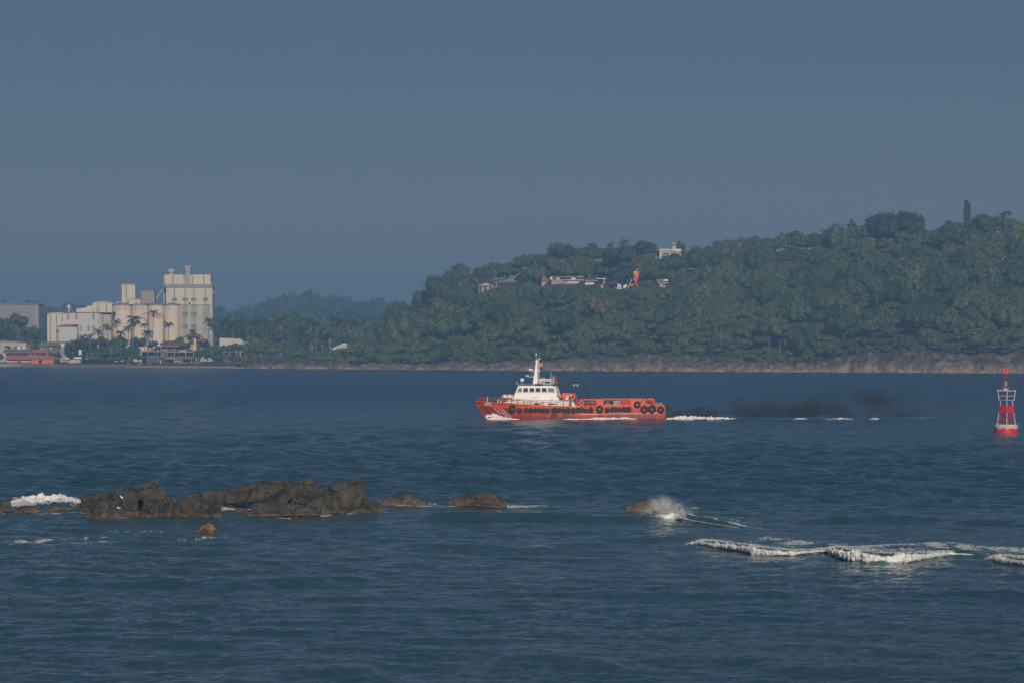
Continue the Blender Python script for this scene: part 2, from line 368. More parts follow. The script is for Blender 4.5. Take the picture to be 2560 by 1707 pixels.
def lumps():
    q = np.random.RandomState(8); C = []; rr = []
    for pts in BREAK:
        W = np.array([(*G(p[0], p[1])[:2], p[2], p[3]) for p in pts]); L = np.concatenate([[0], np.cumsum(np.hypot(np.diff(W[:, 0]), np.diff(W[:, 1])))])
        for s in np.arange(0, L[-1], .0035):
            w_ = [np.interp(s, L, W[:, i]) for i in range(4)]
            if w_[3] < .07: continue
            a = q.uniform(-1.3, 1.9); R_ = w_[3]*q.uniform(.75, 1.25); C.append((w_[0]+q.normal(0, .05), w_[1]-.5-math.cos(a)*R_*1.3, w_[2]*.42+math.sin(a)*R_)); rr.append(q.uniform(.010, .034))
    blobs('breaking_foam', C, rr, 'lumpy white froth tumbling along the breaking waves')
# spray: drops thrown up beside the lone rock, and along the rollers
def drops(name, C, r, label):
    C = np.asarray(C); n = len(C); o = np.array([(1,0,0),(-1,0,0),(0,1,0),(0,-1,0),(0,0,1),(0,0,-1)], float)
    V = (C[:, None, :]+o[None]*np.asarray(r)[:, None, None]*np.array([1, 1, 1.3])).reshape(-1, 3)
    f = np.array([(0,2,4),(2,1,4),(1,3,4),(3,0,4),(2,0,5),(1,2,5),(3,1,5),(0,3,5)])
    T = (f[None]+(np.arange(n)*6)[:, None, None]).reshape(-1, 3)
    return tag(link(name, mesh_np(name, V, None, T, True), M_foam), label, kind='stuff')
def splash():
    C = []; rr = []; r = np.random.RandomState(5)
    for j in range(230):
        x0 = 1664+r.normal(0, 17); b = G(np.clip(x0, 1636, 1716), 1293+r.rand()*7)
        env = np.interp(x0, [1625, 1645, 1662, 1690, 1720, 1750], [.5, 1.15, 1.45, .95, .45, .2])
        vx = (x0-1672)/40*.75+r.normal(0, .30); top = env*r.uniform(.2, 1.0)**.9; n = int(30+50*r.rand()); wd = r.uniform(.03, .09)
        for k in range(n):
            tt = r.rand()**.7*1.25; sp = wd*(.5+1.6*tt)
            C.append((b[0]+vx*tt*.75+r.normal(0, sp), b[1]+r.normal(0, .2), top*(1-(1-tt)**2)+r.normal(0, sp)+.05)); rr.append(.007+.016*r.rand()**2*(1.5-tt))
    drops('spray', C, rr, 'spray thrown up beside the lone brown rock')
    C = []; rr = []
    for pts in BREAK[:3]:
        for j in range(2600):
            k = r.rand()*(len(pts)-1); i = int(k); t = k-i
            px = pts[i][0]*(1-t)+pts[i+1][0]*t; py = pts[i][1]*(1-t)+pts[i+1][1]*t; h = pts[i][2]*(1-t)+pts[i+1][2]*t; q = pts[i][3]*(1-t)+pts[i+1][3]*t
            if q < .1: continue
            b = G(px, py); C.append((b[0]+r.normal(0, .1), b[1]-.5+r.normal(0, .3), h*.45+q*(.9+.45*abs(r.normal(0, .6))))); rr.append(.006+.016*r.rand())
    drops('spray', C, rr, 'fine spray blown off the breaking waves')
    C = []; rr = []
    for j in range(600):
        px = 30+190*r.rand(); b = G(px, 1252+8*r.rand()); C.append((b[0], b[1], 0.05+.5*r.rand()**2.2*np.interp(px, [20, 80, 150, 200], [.5, .9, 1., .5]))); rr.append(.015+.03*r.rand())
    drops('spray', C, rr, 'fine spray over the white water behind the small left rocks')
splash()
roller('breaking_foam', [(*G(x, y)[:2], z, q) for x, y, z, q in [(25,1262,.15,.10),(60,1258,.25,.32),(110,1256,.32,.40),(150,1256,.3,.36),(195,1262,.2,.28),(225,1266,.1,.1)]], 'white water behind the small left rocks', amp=.45)
# ------------------------------------------------------------------ rocks in the surf
def rock_material(name, dark, mid, light, low, zlow, scale=1.0):
    m = bpy.data.materials.new(name); m.use_nodes = True; t = m.node_tree; b = t.nodes['Principled BSDF']; L = t.links.new
    b.inputs['Roughness'].default_value = .62
    tc = t.nodes.new('ShaderNodeTexCoord'); geo = t.nodes.new('ShaderNodeNewGeometry')
    n = t.nodes.new('ShaderNodeTexNoise'); n.inputs['Scale'].default_value = 1.3*scale; n.inputs['Detail'].default_value = 8; n.inputs['Roughness'].default_value = .65
    L(geo.outputs['Position'], n.inputs[0])
    r = t.nodes.new('ShaderNodeValToRGB'); e = r.color_ramp.elements; e[0].position = .30; e[0].color = (*dark, 1); e[1].position = .72; e[1].color = (*light, 1)
    q = e.new(.5); q.color = (*mid, 1); L(n.outputs[0], r.inputs[0])
    sp = t.nodes.new('ShaderNodeSeparateXYZ'); L(geo.outputs['Position'], sp.inputs[0])
    n3 = t.nodes.new('ShaderNodeTexNoise'); n3.inputs['Scale'].default_value = 2.2*scale; n3.inputs['Detail'].default_value = 4; L(geo.outputs['Position'], n3.inputs[0])
    ad = nd(t, 'ShaderNodeMath', operation='MULTIPLY_ADD'); L(n3.outputs[0], ad.inputs[0]); ad.inputs[1].default_value = -zlow*2.2; L(sp.outputs['Z'], ad.inputs[2])
    mr = t.nodes.new('ShaderNodeMapRange'); L(ad.outputs[0], mr.inputs[0]); mr.inputs[1].default_value = -zlow*.9; mr.inputs[2].default_value = zlow*.25; mr.inputs[3].default_value = .85; mr.inputs[4].default_value = 0
    mx = t.nodes.new('ShaderNodeMix'); mx.data_type = 'RGBA'; L(mr.outputs[0], mx.inputs[0]); L(r.outputs[0], mx.inputs[6]); mx.inputs[7].default_value = (*low, 1)
    L(mx.outputs[2], b.inputs['Base Color'])
    v = t.nodes.new('ShaderNodeTexVoronoi'); v.feature = 'DISTANCE_TO_EDGE'; v.inputs['Scale'].default_value = .42*scale
    wv = t.nodes.new('ShaderNodeVectorMath'); wv.operation = 'MULTIPLY_ADD'; L(n3.outputs['Color'], wv.inputs[0]); wv.inputs[1].default_value = (2.0/scale, 2.0/scale, .9/scale); L(geo.outputs['Position'], wv.inputs[2]); L(wv.outputs[0], v.inputs['Vector'])
    cr = t.nodes.new('ShaderNodeMapRange'); L(v.outputs['Distance'], cr.inputs[0]); cr.inputs[2].default_value = .035
    n2 = t.nodes.new('ShaderNodeTexNoise'); n2.inputs['Scale'].default_value = 5*scale; n2.inputs['Detail'].default_value = 7; n2.inputs['Roughness'].default_value = .7; L(geo.outputs['Position'], n2.inputs[0])
    crk = t.nodes.new('ShaderNodeMapRange'); L(v.outputs['Distance'], crk.inputs[0]); crk.inputs[2].default_value = .028; crk.inputs[3].default_value = .8; crk.inputs[4].default_value = 0
    mk = t.nodes.new('ShaderNodeMix'); mk.data_type = 'RGBA'; L(crk.outputs[0], mk.inputs[0]); L(mx.outputs[2], mk.inputs[6]); mk.inputs[7].default_value = (*[q_*.35 for q_ in dark], 1); L(mk.outputs[2], b.inputs['Base Color'])
    a2 = nd(t, 'ShaderNodeMath', operation='MULTIPLY_ADD'); L(cr.outputs[0], a2.inputs[0]); a2.inputs[1].default_value = .4; L(n2.outputs[0], a2.inputs[2])
    bp = t.nodes.new('ShaderNodeBump'); bp.inputs['Distance'].default_value = .16/scale; bp.inputs['Strength'].default_value = 1; L(a2.outputs[0], bp.inputs['Height']); L(bp.outputs[0], b.inputs['Normal'])
    return m
M_rock = rock_material('dark_wet_rock', (.024,.023,.018), (.052,.048,.037), (.100,.092,.068), (.15,.10,.07), .28)
M_rock2 = rock_material('brown_rock', (.026,.021,.016), (.066,.050,.038), (.13,.098,.072), (.13,.092,.065), .40)
M_rockY = rock_material('ochre_rock', (.09,.055,.018), (.19,.115,.035), (.24,.15,.05), (.16,.10,.04), .2)
def boulder(name, poly, py_base, label, mat=None, depth=.8, seed=0, block=.55, facets=7, group=None, rough=1.0, dshift=0.0, cat='rock'):
    """poly: outline (px,py) of the rock; it gets its own depth, cut facets and roughness"""
    d = GD(py_base)+dshift; r = np.random.RandomState(100+seed); s = d/FPX
    pts = np.array([(x, y) for x, y in poly], float); X = (pts[:, 0]-CX)*s; Z = CAM_H-(pts[:, 1]-CY)*s
    cx = (X.min()+X.max())/2; cz = max(Z.min(), 0)*.5+Z.max()*.35; wd = (X.max()-X.min())/2
    dep = depth*wd
    ang = np.arctan2(Z-cz, X-cx); rad = np.hypot(Z-cz, X-cx)
    # radial outline by ray casting on the polygon
    def rad_at(a):
        best = 0; ca, sa = math.cos(a), math.sin(a); n = len(X)
        for i in range(n):
            x1, z1, x2, z2 = X[i]-cx, Z[i]-cz, X[(i+1) % n]-cx, Z[(i+1) % n]-cz
            den = ca*(z2-z1)-sa*(x2-x1)
            if abs(den) < 1e-9: continue
            t = (x1*(z2-z1)-z1*(x2-x1))/den; u = (x1*sa-z1*ca)/den
            if t > 0 and -1e-6 <= u <= 1+1e-6: best = max(best, t)
        return best or wd*.5
    NA = 180; table = np.array([rad_at(2*math.pi*i/NA-math.pi) for i in range(NA)])
    tk = table*1.035
    for _ in range(1): tk = .25*np.roll(tk, 1)+.5*tk+.25*np.roll(tk, -1)
    n1, n2 = 64, 96
    # poles along y, so the outline circle is the equator ring
    th = np.linspace(0.001, math.pi-.001, n1); ph = np.linspace(-math.pi, math.pi, n2, endpoint=False); TH, PH = np.meshgrid(th, ph, indexing='ij')
    Ry = np.interp(PH, np.linspace(-math.pi, math.pi, NA+1), np.append(tk, tk[0]))
    rho = np.sin(TH)**block; yy = -np.sign(np.cos(TH))*np.abs(np.cos(TH))**.8
    V = np.stack([Ry*np.cos(PH)*rho, yy*dep, Ry*np.sin(PH)*rho], -1).reshape(-1, 3)
    # facet cuts on the side to the sea and the back
    for k in range(facets+6):
        s_ = -1. if k % 4 else 1.; nn = np.array([r.normal(0, .75), s_, r.normal(.12, .6)]); nn /= np.linalg.norm(nn)
        U_ = V/np.array([wd, dep, max(Z.max()-cz, .3)]); pr = V@nn; lim = pr.max()*(.52+.30*r.rand()); wt = np.clip(np.abs(U_[:, 1])*2.6-.15, 0, 1)
        V = V-(np.maximum(pr-lim, 0)*wt)[:, None]*nn*.97
    W = V+np.array([cx, d, cz]); sc_ = 1.0/max(wd, .8)
    q = fbm(W[:, 0]*1.1*sc_*2, W[:, 1]*1.1*sc_*2, W[:, 2]*1.1*sc_*2+seed, 5)
    rdg = 1-np.abs(vn(W[:, 0]*1.7+q*1.2, W[:, 1]*1.7, W[:, 2]*1.2+seed*3.1)); crack = -np.clip(rdg-.80, 0, 1)*2.2; fac = np.abs(vn(W[:, 0]*.9+3, W[:, 1]*.9, W[:, 2]*1.3+seed)); q = q*.8+.55*(np.round(fac*3)/3-.35)
    nrm = V/np.maximum(np.linalg.norm(V, axis=1, keepdims=True), 1e-6)
    amp = .06*rough*wd**.6
    V = V+nrm*((q*amp)+crack*amp*1.6)[:, None]
    Z_ = V[:, 2]+cz; V[:, 2] = np.where(Z_ < -.5, -.5-cz, V[:, 2])
    idx = np.arange(n1*n2).reshape(n1, n2); i2 = np.roll(idx, -1, 1)
    Q = np.stack([idx[:-1], idx[1:], i2[1:], i2[:-1]], -1).reshape(-1, 4)
    T = [[idx[0, k], idx[0, (k+1) % n2], idx[0, 0]] for k in range(1, n2-1)]+[[idx[-1, (k+1) % n2], idx[-1, k], idx[-1, 0]] for k in range(1, n2-1)]
    V[:, 2] += cz
    me = mesh_np(name, V, Q, T, smooth=True)
    me.polygons.foreach_set('use_smooth', np.ones(len(me.polygons), bool))
    o = link(name, me, mat or M_rock); o.location = (cx, d, 0); V[:, 0] -= 0
    return tag(o, label, cat, group)
def C8(pts, ox, oy, k): return [(ox+x*k, oy+y*k) for x, y in pts]
# coordinates read off two enlarged views of the photo
A = lambda *p: C8(p, 160, 1180, 400/2352.); B = lambda *p: C8(p, 520, 1180, 460/2352.)
ROCKS = [
 (A((780,640),(800,430),(900,330),(1000,300),(1200,300),(1400,320),(1450,420),(1500,500),(1500,640)), 1276, 'dark mass of rock filling in behind the left pile', .5, 0),
 (A((235,620),(240,480),(260,400),(340,340),(440,295),(570,282),(660,285),(680,290),(640,400),(560,600)), 1282, 'leftmost big boulder of the dark rock group, long and rounded', .75, 0),
 (A((560,620),(600,430),(690,280),(760,276),(830,290),(850,330),(830,430),(790,540),(760,610)), 1283, 'leaning slab against the right side of the leftmost big boulder', .7, 0),
 (A((440,650),(450,590),(540,575),(600,600),(720,570),(830,590),(850,640),(700,655)), 1289, 'low pinkish ledge at the foot of the leftmost boulders', 1.0, 0),
 (A((800,600),(860,420),(880,300),(900,265),(970,262),(1060,330),(1080,420),(1090,560),(1000,640),(850,640)), 1285, 'upright block below the peak, with a pale bird-stained ledge', .7, 1),
 (A((870,330),(870,250),(910,215),(1040,205),(1100,210),(1130,280),(1130,400),(960,420)), 1280, 'flat-topped block left of the highest block of the left pile', .8, 2),
 (A((1100,400),(1100,200),(1180,175),(1210,142),(1300,135),(1370,137),(1385,250),(1400,380),(1300,450)), 1280, 'highest squared block on top of the left pile', .7, 2),
 (A((1330,500),(1370,240),(1430,255),(1480,300),(1490,360),(1480,480)), 1279, 'narrow dark shoulder right of the highest block', .8, 2),
 (A((820,640),(830,530),(930,500),(1060,510),(1095,560),(1090,640)), 1288, 'rounded cobble-like rock at the waterline under the bird-stained ledge', .9, 0),
 (A((1090,640),(1170,480),(1180,370),(1260,340),(1420,350),(1455,400),(1440,520),(1380,660),(1200,665)), 1290, 'broad rounded boulder below and right of the highest block', .7, 1),
 (A((1400,660),(1430,540),(1470,380),(1520,352),(1570,360),(1590,410),(1560,560),(1550,660)), 1290, 'narrow upright rock between two wide boulders', .8, 1),
 (A((1480,665),(1560,480),(1640,440),(1700,480),(1790,600),(1850,665)), 1291, 'low wedge of rock at the left foot of the wide sloping boulder', .8, 0),
 (A((1580,665),(1590,500),(1680,420),(1760,345),(1880,312),(2060,290),(2130,330),(2150,500),(2150,665)), 1290, 'wide sloping boulder in the centre of the rock group', .6, 1),
 (A((2060,665),(2090,500),(2070,290),(2200,280),(2280,300),(2300,420),(2310,655)), 1290, 'steep end block of the centre boulder, beside the gap of white water', .8, 1),
 (B((0,420),(60,300),(100,240),(300,215),(450,170),(620,140),(790,96),(860,95),(980,120),(1030,230),(1060,400),(900,410),(750,400),(640,380),(520,420),(380,430),(250,360),(130,430)), 1270, 'long ribbed slab rising to the right behind the gap', .45, 3),
 (B((990,300),(1000,150),(1080,110),(1180,100),(1290,90),(1340,100),(1360,160),(1350,400),(1100,400)), 1266, 'pale rough rock behind the balanced round boulder', .7, 3),
 (B((1050,330),(1060,220),(1130,165),(1250,155),(1380,155),(1450,165),(1470,230),(1440,310),(1330,360),(1200,395),(1100,370)), 1274, 'round boulder balanced over a black hollow', .75, 4),
 (B((1230,440),(1300,380),(1440,310),(1450,360),(1450,450),(1300,470)), 1276, 'wedge rock under the right side of the balanced boulder', .9, 1),
 (B((1450,330),(1490,230),(1500,185),(1530,190),(1545,260),(1560,330)), 1276, 'thin upright splinter of rock between two big blocks', .9, 0),
 (B((1545,330),(1545,150),(1680,135),(1790,105),(1880,82),(1960,85),(2005,100),(2010,200),(1995,330),(1900,400),(1700,400)), 1270, 'tall pale squared block at the right end of the group', .6, 3),
 (B((1450,530),(1450,420),(1490,290),(1540,258),(1690,265),(1700,330),(1690,460),(1640,525)), 1283, 'flat-topped pillar block with a dark top', .8, 1),
 (B((1640,525),(1690,430),(1690,310),(1720,240),(1800,230),(1880,280),(1890,350),(1850,450),(1760,515)), 1281, 'leaning pillar between two blocks at the right end', .8, 1),
 (B((1760,515),(1850,480),(1880,340),(1950,310),(2040,330),(2060,420),(2050,515)), 1281, 'split block right of the leaning pillar', .8, 1),
 (B((2040,515),(2050,360),(2080,340),(2145,350),(2160,430),(2150,510)), 1280, 'small upright block at the right tip of the group', .8, 1),
 (B((2130,500),(2150,410),(2200,440),(2270,490)), 1279, 'low dark wedge trailing off the right tip', 1.0, 0),
 (B((540,560),(560,470),(640,420),(700,400),(900,405),(1200,410),(1430,450),(1440,545),(1200,550),(800,565)), 1291, 'long flat wet slab with orange-brown front edge', .5, 0),
 (B((280,510),(370,460),(440,450),(520,480),(540,515)), 1284, 'small dark rock in the white water of the gap', .9, 0),
 (B((160,420),(200,370),(300,360),(370,410),(370,440),(200,445)), 1270, 'black rock in the hollow under the ribbed slab', .9, 0),
 (B((440,565),(470,490),(540,480),(560,560)), 1291, 'small knob at the left end of the wet slab', .9, 0),
 (C8([(0,330),(0,215),(60,212),(110,250),(130,325)], 0, 1200, 560/2352.)+[(-20,1280),(-20,1256)], 1279, 'brown boulder cut by the left edge of the photo', .9, 1),
 (C8([(-40,360),(0,320),(40,330),(60,356)], 0, 1200, 560/2352.), 1286, 'low rock tip at the left edge of the photo', .9, 0),
 (C8([(130,335),(200,280),(250,262),(330,265),(400,300),(425,335),(300,345)], 0, 1200, 560/2352.), 1282, 'low rounded rock, second from the left edge', .8, 0),
 (C8([(470,322),(480,280),(520,262),(700,262),(740,265),(800,300),(805,318)], 0, 1200, 560/2352.), 1276, 'flat rock in front of the white water on the left', .5, 0),
 (C8([(800,300),(805,245),(840,235),(870,300)], 0, 1200, 560/2352.), 1272, 'small knob just left of the dark rock group', .9, 0),
 (A((60,665),(230,655),(420,660),(640,672),(700,655),(900,650),(1080,680),(700,690),(300,682)), 1293, 'barely awash reddish ledge in front of the left boulders', .35, 0),
 (C8([(150,240),(170,200),(230,170),(300,158),(370,165),(430,195),(500,235),(350,243)], 900, 1180, 800/2352.), 1262, 'low brown rock just right of the group', .7, 5),
 (C8([(635,240),(660,210),(730,172),(880,160),(920,135),(955,140),(960,155),(1010,170),(1060,210),(1080,260),(850,260)], 900, 1180, 800/2352.), 1268, 'brown hump-backed rock with a knob on top, alone in the surf', .6, 5),
 (C8([(1950,292),(1955,260),(1990,225),(2060,208),(2130,210),(2160,240),(2150,285)], 900, 1180, 800/2352.), 1279, 'lone brown rock beside the bursting splash', .8, 5),
 (C8([(970,470),(1000,430),(1050,405),(1090,407),(1110,430),(1130,470)], 160, 1170, 800/2352.), 1330, 'small ochre-yellow rock alone in front of the group', .9, 6),
]
for i, (poly, pb, lb, dp, kind) in enumerate(ROCKS):
    g = 'dark rocks of the surf reef' if i < 28 else 'low rocks around the surf reef'
    boulder('rock', poly, pb, lb, {5: M_rock2, 6: M_rockY}.get(kind, M_rock), dp, i, (.58 if kind in (2, 3) else .72), 10, g, 1.0)
# birds resting on the rocks, tiny white bodies with head, beak and tail
M_bird = pm('white_feathers', (.8,.8,.78), (.7,.7,.68), 20); M_beak = pm('bird_beak', (.5,.3,.05))
for (px, py, db, lb) in ((160+858*.17, 1180+370*.17, 1281.5, 'small white seabird perched between the two upper left boulders'), (160+785*.17, 1180+522*.17, 1284.5, 'small white seabird perched low on the ledge by the left boulder')):
    q = P(px, py, GD(db)-1.6); e = empty('seabird', q, lb, 'bird', 'white seabirds on the rocks')
    MB().ball((0,0,0), .09, 8, 1.5, .8, .9).ball((-.13,0,.10), .05, 8).hexa([(.08,-.03,0),(.26,-.01,-.03),(.26,.01,-.03),(.08,.03,0)], [(.08,-.03,.05),(.26,-.01,0),(.26,.01,0),(.08,.03,.05)]).build('body', M_bird, e, smooth=True)
    MB().tube([(-.17,0,.10),(-.23,0,.085)], .012, 6, .003).build('beak', M_beak, e)
    for s in (-1, 1): MB().tube([(0,s*.03,-.06),(0,s*.03,-.2)], .007, 5).build('leg', M_beak, e)
M_guano = pm('bird_staining', (.42,.36,.22), (.30,.25,.16), 8, .9)
# ------------------------------------------------------------------ land
ORD = ['first', 'second', 'third', 'fourth', 'fifth', 'sixth', 'seventh', 'eighth', 'ninth', 'tenth', 'eleventh', 'twelfth', 'thirteenth', 'fourteenth', 'fifteenth', 'sixteenth', 'seventeenth', 'eighteenth', 'nineteenth', 'twentieth']
def number_from_left(L_, fmt):
    """L_: (object, px, kind, place); gives each its own label by order inside its kind and place"""
    G_ = {}
    for o, px, k, p in L_: G_.setdefault((k, p), []).append((px, o))
    for (k, p), q in G_.items():
        q.sort(key=lambda t: t[0])
        for i, (px, o) in enumerate(q): o['label'] = fmt(k, p, '' if len(q) == 1 else (ORD[i]+' from left' if i < len(q)//2+1 and i < 20 else (ORD[len(q)-1-i] if i < len(q)-1 else 'first')+' from right'))
shore = lut([(-900,914),(0,916.5),(300,917.5),(640,921),(1200,925),(1700,928),(2560,932),(3400,936)])
_ct = None
def shore_d(px): return 120000/(shore(px)-CY)
SKY = [(-900,905),(560,905),(820,900),(880,872),(910,852),(966,828),(984,810),(1020,784),(1034,758),(1052,738),(1088,706),(1121,676),(1150,672),(1173,680),(1204,668),(1242,658),(1283,662),(1306,640),(1344,642),(1359,632),(1377,613),(1408,617),(1436,626),(1451,614),(1517,618),(1548,622),(1574,611),(1599,603),(1637,603),(1655,616),(1700,626),(1734,634),(1771,620),(1812,606),(1865,598),(1934,588),(1988,578),(2049,582),(2114,578),(2130,570),(2190,560),(2318,562),(2347,566),(2375,551),(2457,545),(2514,545),(2560,553),(2700,540),(3400,560)]
skyl = lut(SKY)
cliff_top = lut([(-900,914),(560,917),(640,911),(760,908),(900,909),(1000,907),(1100,906),(1200,906),(1287,896),(1340,903),(1391,896),(1547,891),(1720,882),(1807,887),(1865,903),(1951,906),(2061,908),(2102,890),(2183,879),(2298,876),(2414,868),(2560,878),(3400,870)])
_ctl = cliff_top
cliff_top = lambda px: _ctl(px)+4.5*vn(np.asarray(px, float)*.035, 2.2, 0)*(np.asarray(px) > 650)+2.5*vn(np.asarray(px, float)*.12, 5.2, 0)*(np.asarray(px) > 650)
RUN = lut([(-900,330),(800,330),(1000,300),(1400,280),(2000,300),(3400,320)])
TREE_H = 8.0
def z_at(px, py, d): return CAM_H-(py-CY)/FPX*d
def hill_z(px, t):
    px = np.asarray(px, float); ds = shore_d(px); dc = ds+18+RUN(px)
    zc = np.maximum(z_at(px, skyl(px), dc)-TREE_H, 3.0)
    z0 = np.clip(z_at(px, cliff_top(px), ds+10)-1.0, 1.2, 20)
    zc = np.maximum(zc, z0+1.0)
    tt = np.clip(t, 0, 1); prof = tt**.85*(1-.12*np.sin(np.pi*tt))
    z = z0+(zc-z0)*prof
    back = np.clip(t-1, 0, 2); return z+(4-z)*sstep(.1, 1.8, back)*(back > 0)
def hill_pt(px, t):
    d = shore_d(px)+18+RUN(px)*t
    return (px-CX)/FPX*d, d, hill_z(px, t)
def hill_find(px, py):
    """ground point that projects onto (px,py)"""
    lo, hi = 0.0, 1.0
    f = lambda t: CY+(CAM_H-float(hill_z(px, t)))/(float(shore_d(px))+18+float(RUN(px))*t)*FPX
    for _ in range(40):
        m = (lo+hi)/2
        if f(m) > py: lo = m
        else: hi = m
    return tuple(float(v) for v in hill_pt(px, (lo+hi)/2))
M_soil = pm('hill_soil', (.055,.065,.03), (.09,.075,.05), .05, .95)
M_sand = pm('beach_sand', (.52,.40,.28), (.42,.33,.24), .3, .95)
def grid_mesh(name, pxs, ts, fn, mat, kind='structure', smooth=True, label=None, cat=None):
    PX, T = np.meshgrid(pxs, ts, indexing='xy'); X, Y, Z = fn(PX, T)
    idx = np.arange(PX.size).reshape(PX.shape)
    Q = np.stack([idx[:-1, :-1], idx[:-1, 1:], idx[1:, 1:], idx[1:, :-1]], -1).reshape(-1, 4)
    o = link(name, mesh_np(name, np.stack([X, Y, Z], -1).reshape(-1, 3), Q, smooth=smooth), mat)
    return tag(o, label, cat, kind=kind)
def hfn(PX, T):
    X, Y, Z = hill_pt(PX, T); return X, Y, Z+1.2*fbm(X*.03, Y*.03, 0, 3)*(T > .02)
grid_mesh('hill', np.arange(-900, 3400, 12), np.concatenate([np.linspace(0, 1, 40), np.linspace(1.05, 2.8, 14)]), hfn, M_soil)
def ridge_z(px): return lut([(-1400,745),(-100,752),(0,748),(100,756),(200,762),(540,768),(600,764),(640,761),(704,738),(783,726),(818,736),(870,738),(920,743),(956,748),(1010,756),(1200,760),(2800,760),(3600,770)])(px)
def rfn(PX, T):
    # plain behind the shore rising to the far ridge
    d = 2050+T*4200; zr = z_at(PX, ridge_z(PX), 4400)-25
    Z = 3+(zr-3)*sstep(.12, .56, T)*(1-.3*sstep(.6, 1, T)); X = (PX-CX)/FPX*d
    return X, d, Z+3*fbm(X*.006, d*.006, 3, 3)*sstep(.1, .4, T)
grid_mesh('ridge', np.arange(-1400, 3700, 40), np.linspace(0, 1, 50), rfn, M_soil)
# the rock shore: fractured shelf between the water and the trees
def cliff_mat():
    m = rock_material('shore_rock', (.040,.035,.034), (.115,.090,.078), (.29,.225,.17), (.36,.275,.195), 3.2, .20)
    return m
M_cliff = cliff_mat()
def cfn(PX, T):
    ds = shore_d(PX); X = (PX-CX)/FPX*ds
    blk = vn(X*.055, 3.1, 0)*.8+vn(X*.16, 8.0, 1)*.5
    dd = ds-3+T*20+7*fbm(X*.05, T*.6, 2, 4)*(1-T*.4)-3.2*np.abs(vn(X*.22, T*1.4, 5))*(T < .9)
    dd = dd+1.6*fbm(X*.5, T*5, 1, 3)
    top = np.clip(z_at(PX, cliff_top(PX), ds+10), .6, 22)*(.95+.16*blk)
    prof = np.interp(T, [0, .05, .30, .55, 1.0], [-.25, .0, .55, .93, 1.0])
    st = np.round(prof*3.5+.6*vn(X*.12, 1, 1))/3.5
    Z = top*(.62*prof+.38*np.clip(st, -.2, 1.05))+.5*fbm(X*.35, T*6, 0, 3)*(T > .04)*np.minimum(1, top/3)
    Z = np.where(T < .03, -2.5, Z)
    return (PX-CX)/FPX*dd, dd, Z
grid_mesh('cliff', np.arange(610, 3300, 1.6), np.linspace(0, 1, 34), cfn, M_cliff)
# loose boulders along the water line
def shore_boulders():
    LBO = []
    r = np.random.RandomState(12)
    for i in range(34):
        px = 650+i*57+r.normal(0, 12); y0 = float(shore(px)); w = r.uniform(7, 19); h = r.uniform(4, 11)
        if px > 2580: break
        poly = [(px-w, y0), (px-w*.9, y0-h*.6), (px-w*.3, y0-h), (px+w*.4, y0-h*r.uniform(.7, 1)), (px+w, y0-h*.4), (px+w, y0)]
        zone = 'below the white-edged roofs' if px < 1000 else 'under the bushes left of the ship' if px < 1300 else 'at the foot of the long pale rock shelf' if px < 1850 else 'in the low gap of the cliff' if px < 2100 else 'at the foot of the tall right-hand cliff'
        LBO.append((boulder('shore_boulder', poly, y0+.5, 'x', M_cliff, .8, 300+i, .6, 6, 'boulders along the far water line', .8, dshift=-6), px, 'water-line boulder', zone))
    number_from_left(LBO, lambda k, p, o: '%s %s%s' % (k, p, ', '+o if o else ''))
shore_boulders()
# beach and low left shore
def bfn(PX, T):
    ds = shore_d(PX); d = ds-10+T*40; X = (PX-CX)/FPX*d
    return X, d, -.5+1.5*sstep(0, .8, T)+.12*fbm(X*.2, d*.2, 0, 3)
grid_mesh('beach', np.arange(308, 620, 4), np.linspace(0, 1, 16), bfn, M_sand)
grid_mesh('shore_bank', np.arange(-700, 312, 4), np.linspace(0, 1, 12), lambda PX, T: ((PX-CX)/FPX*(shore_d(PX)-4+T*30), shore_d(PX)-4+T*30, -1+2.4*sstep(0, .35, T)+.5*fbm((PX)*.12, T*4, 0, 3)), pm('bank_rubble', (.16,.13,.11), (.28,.22,.18), .4, .95, .3))

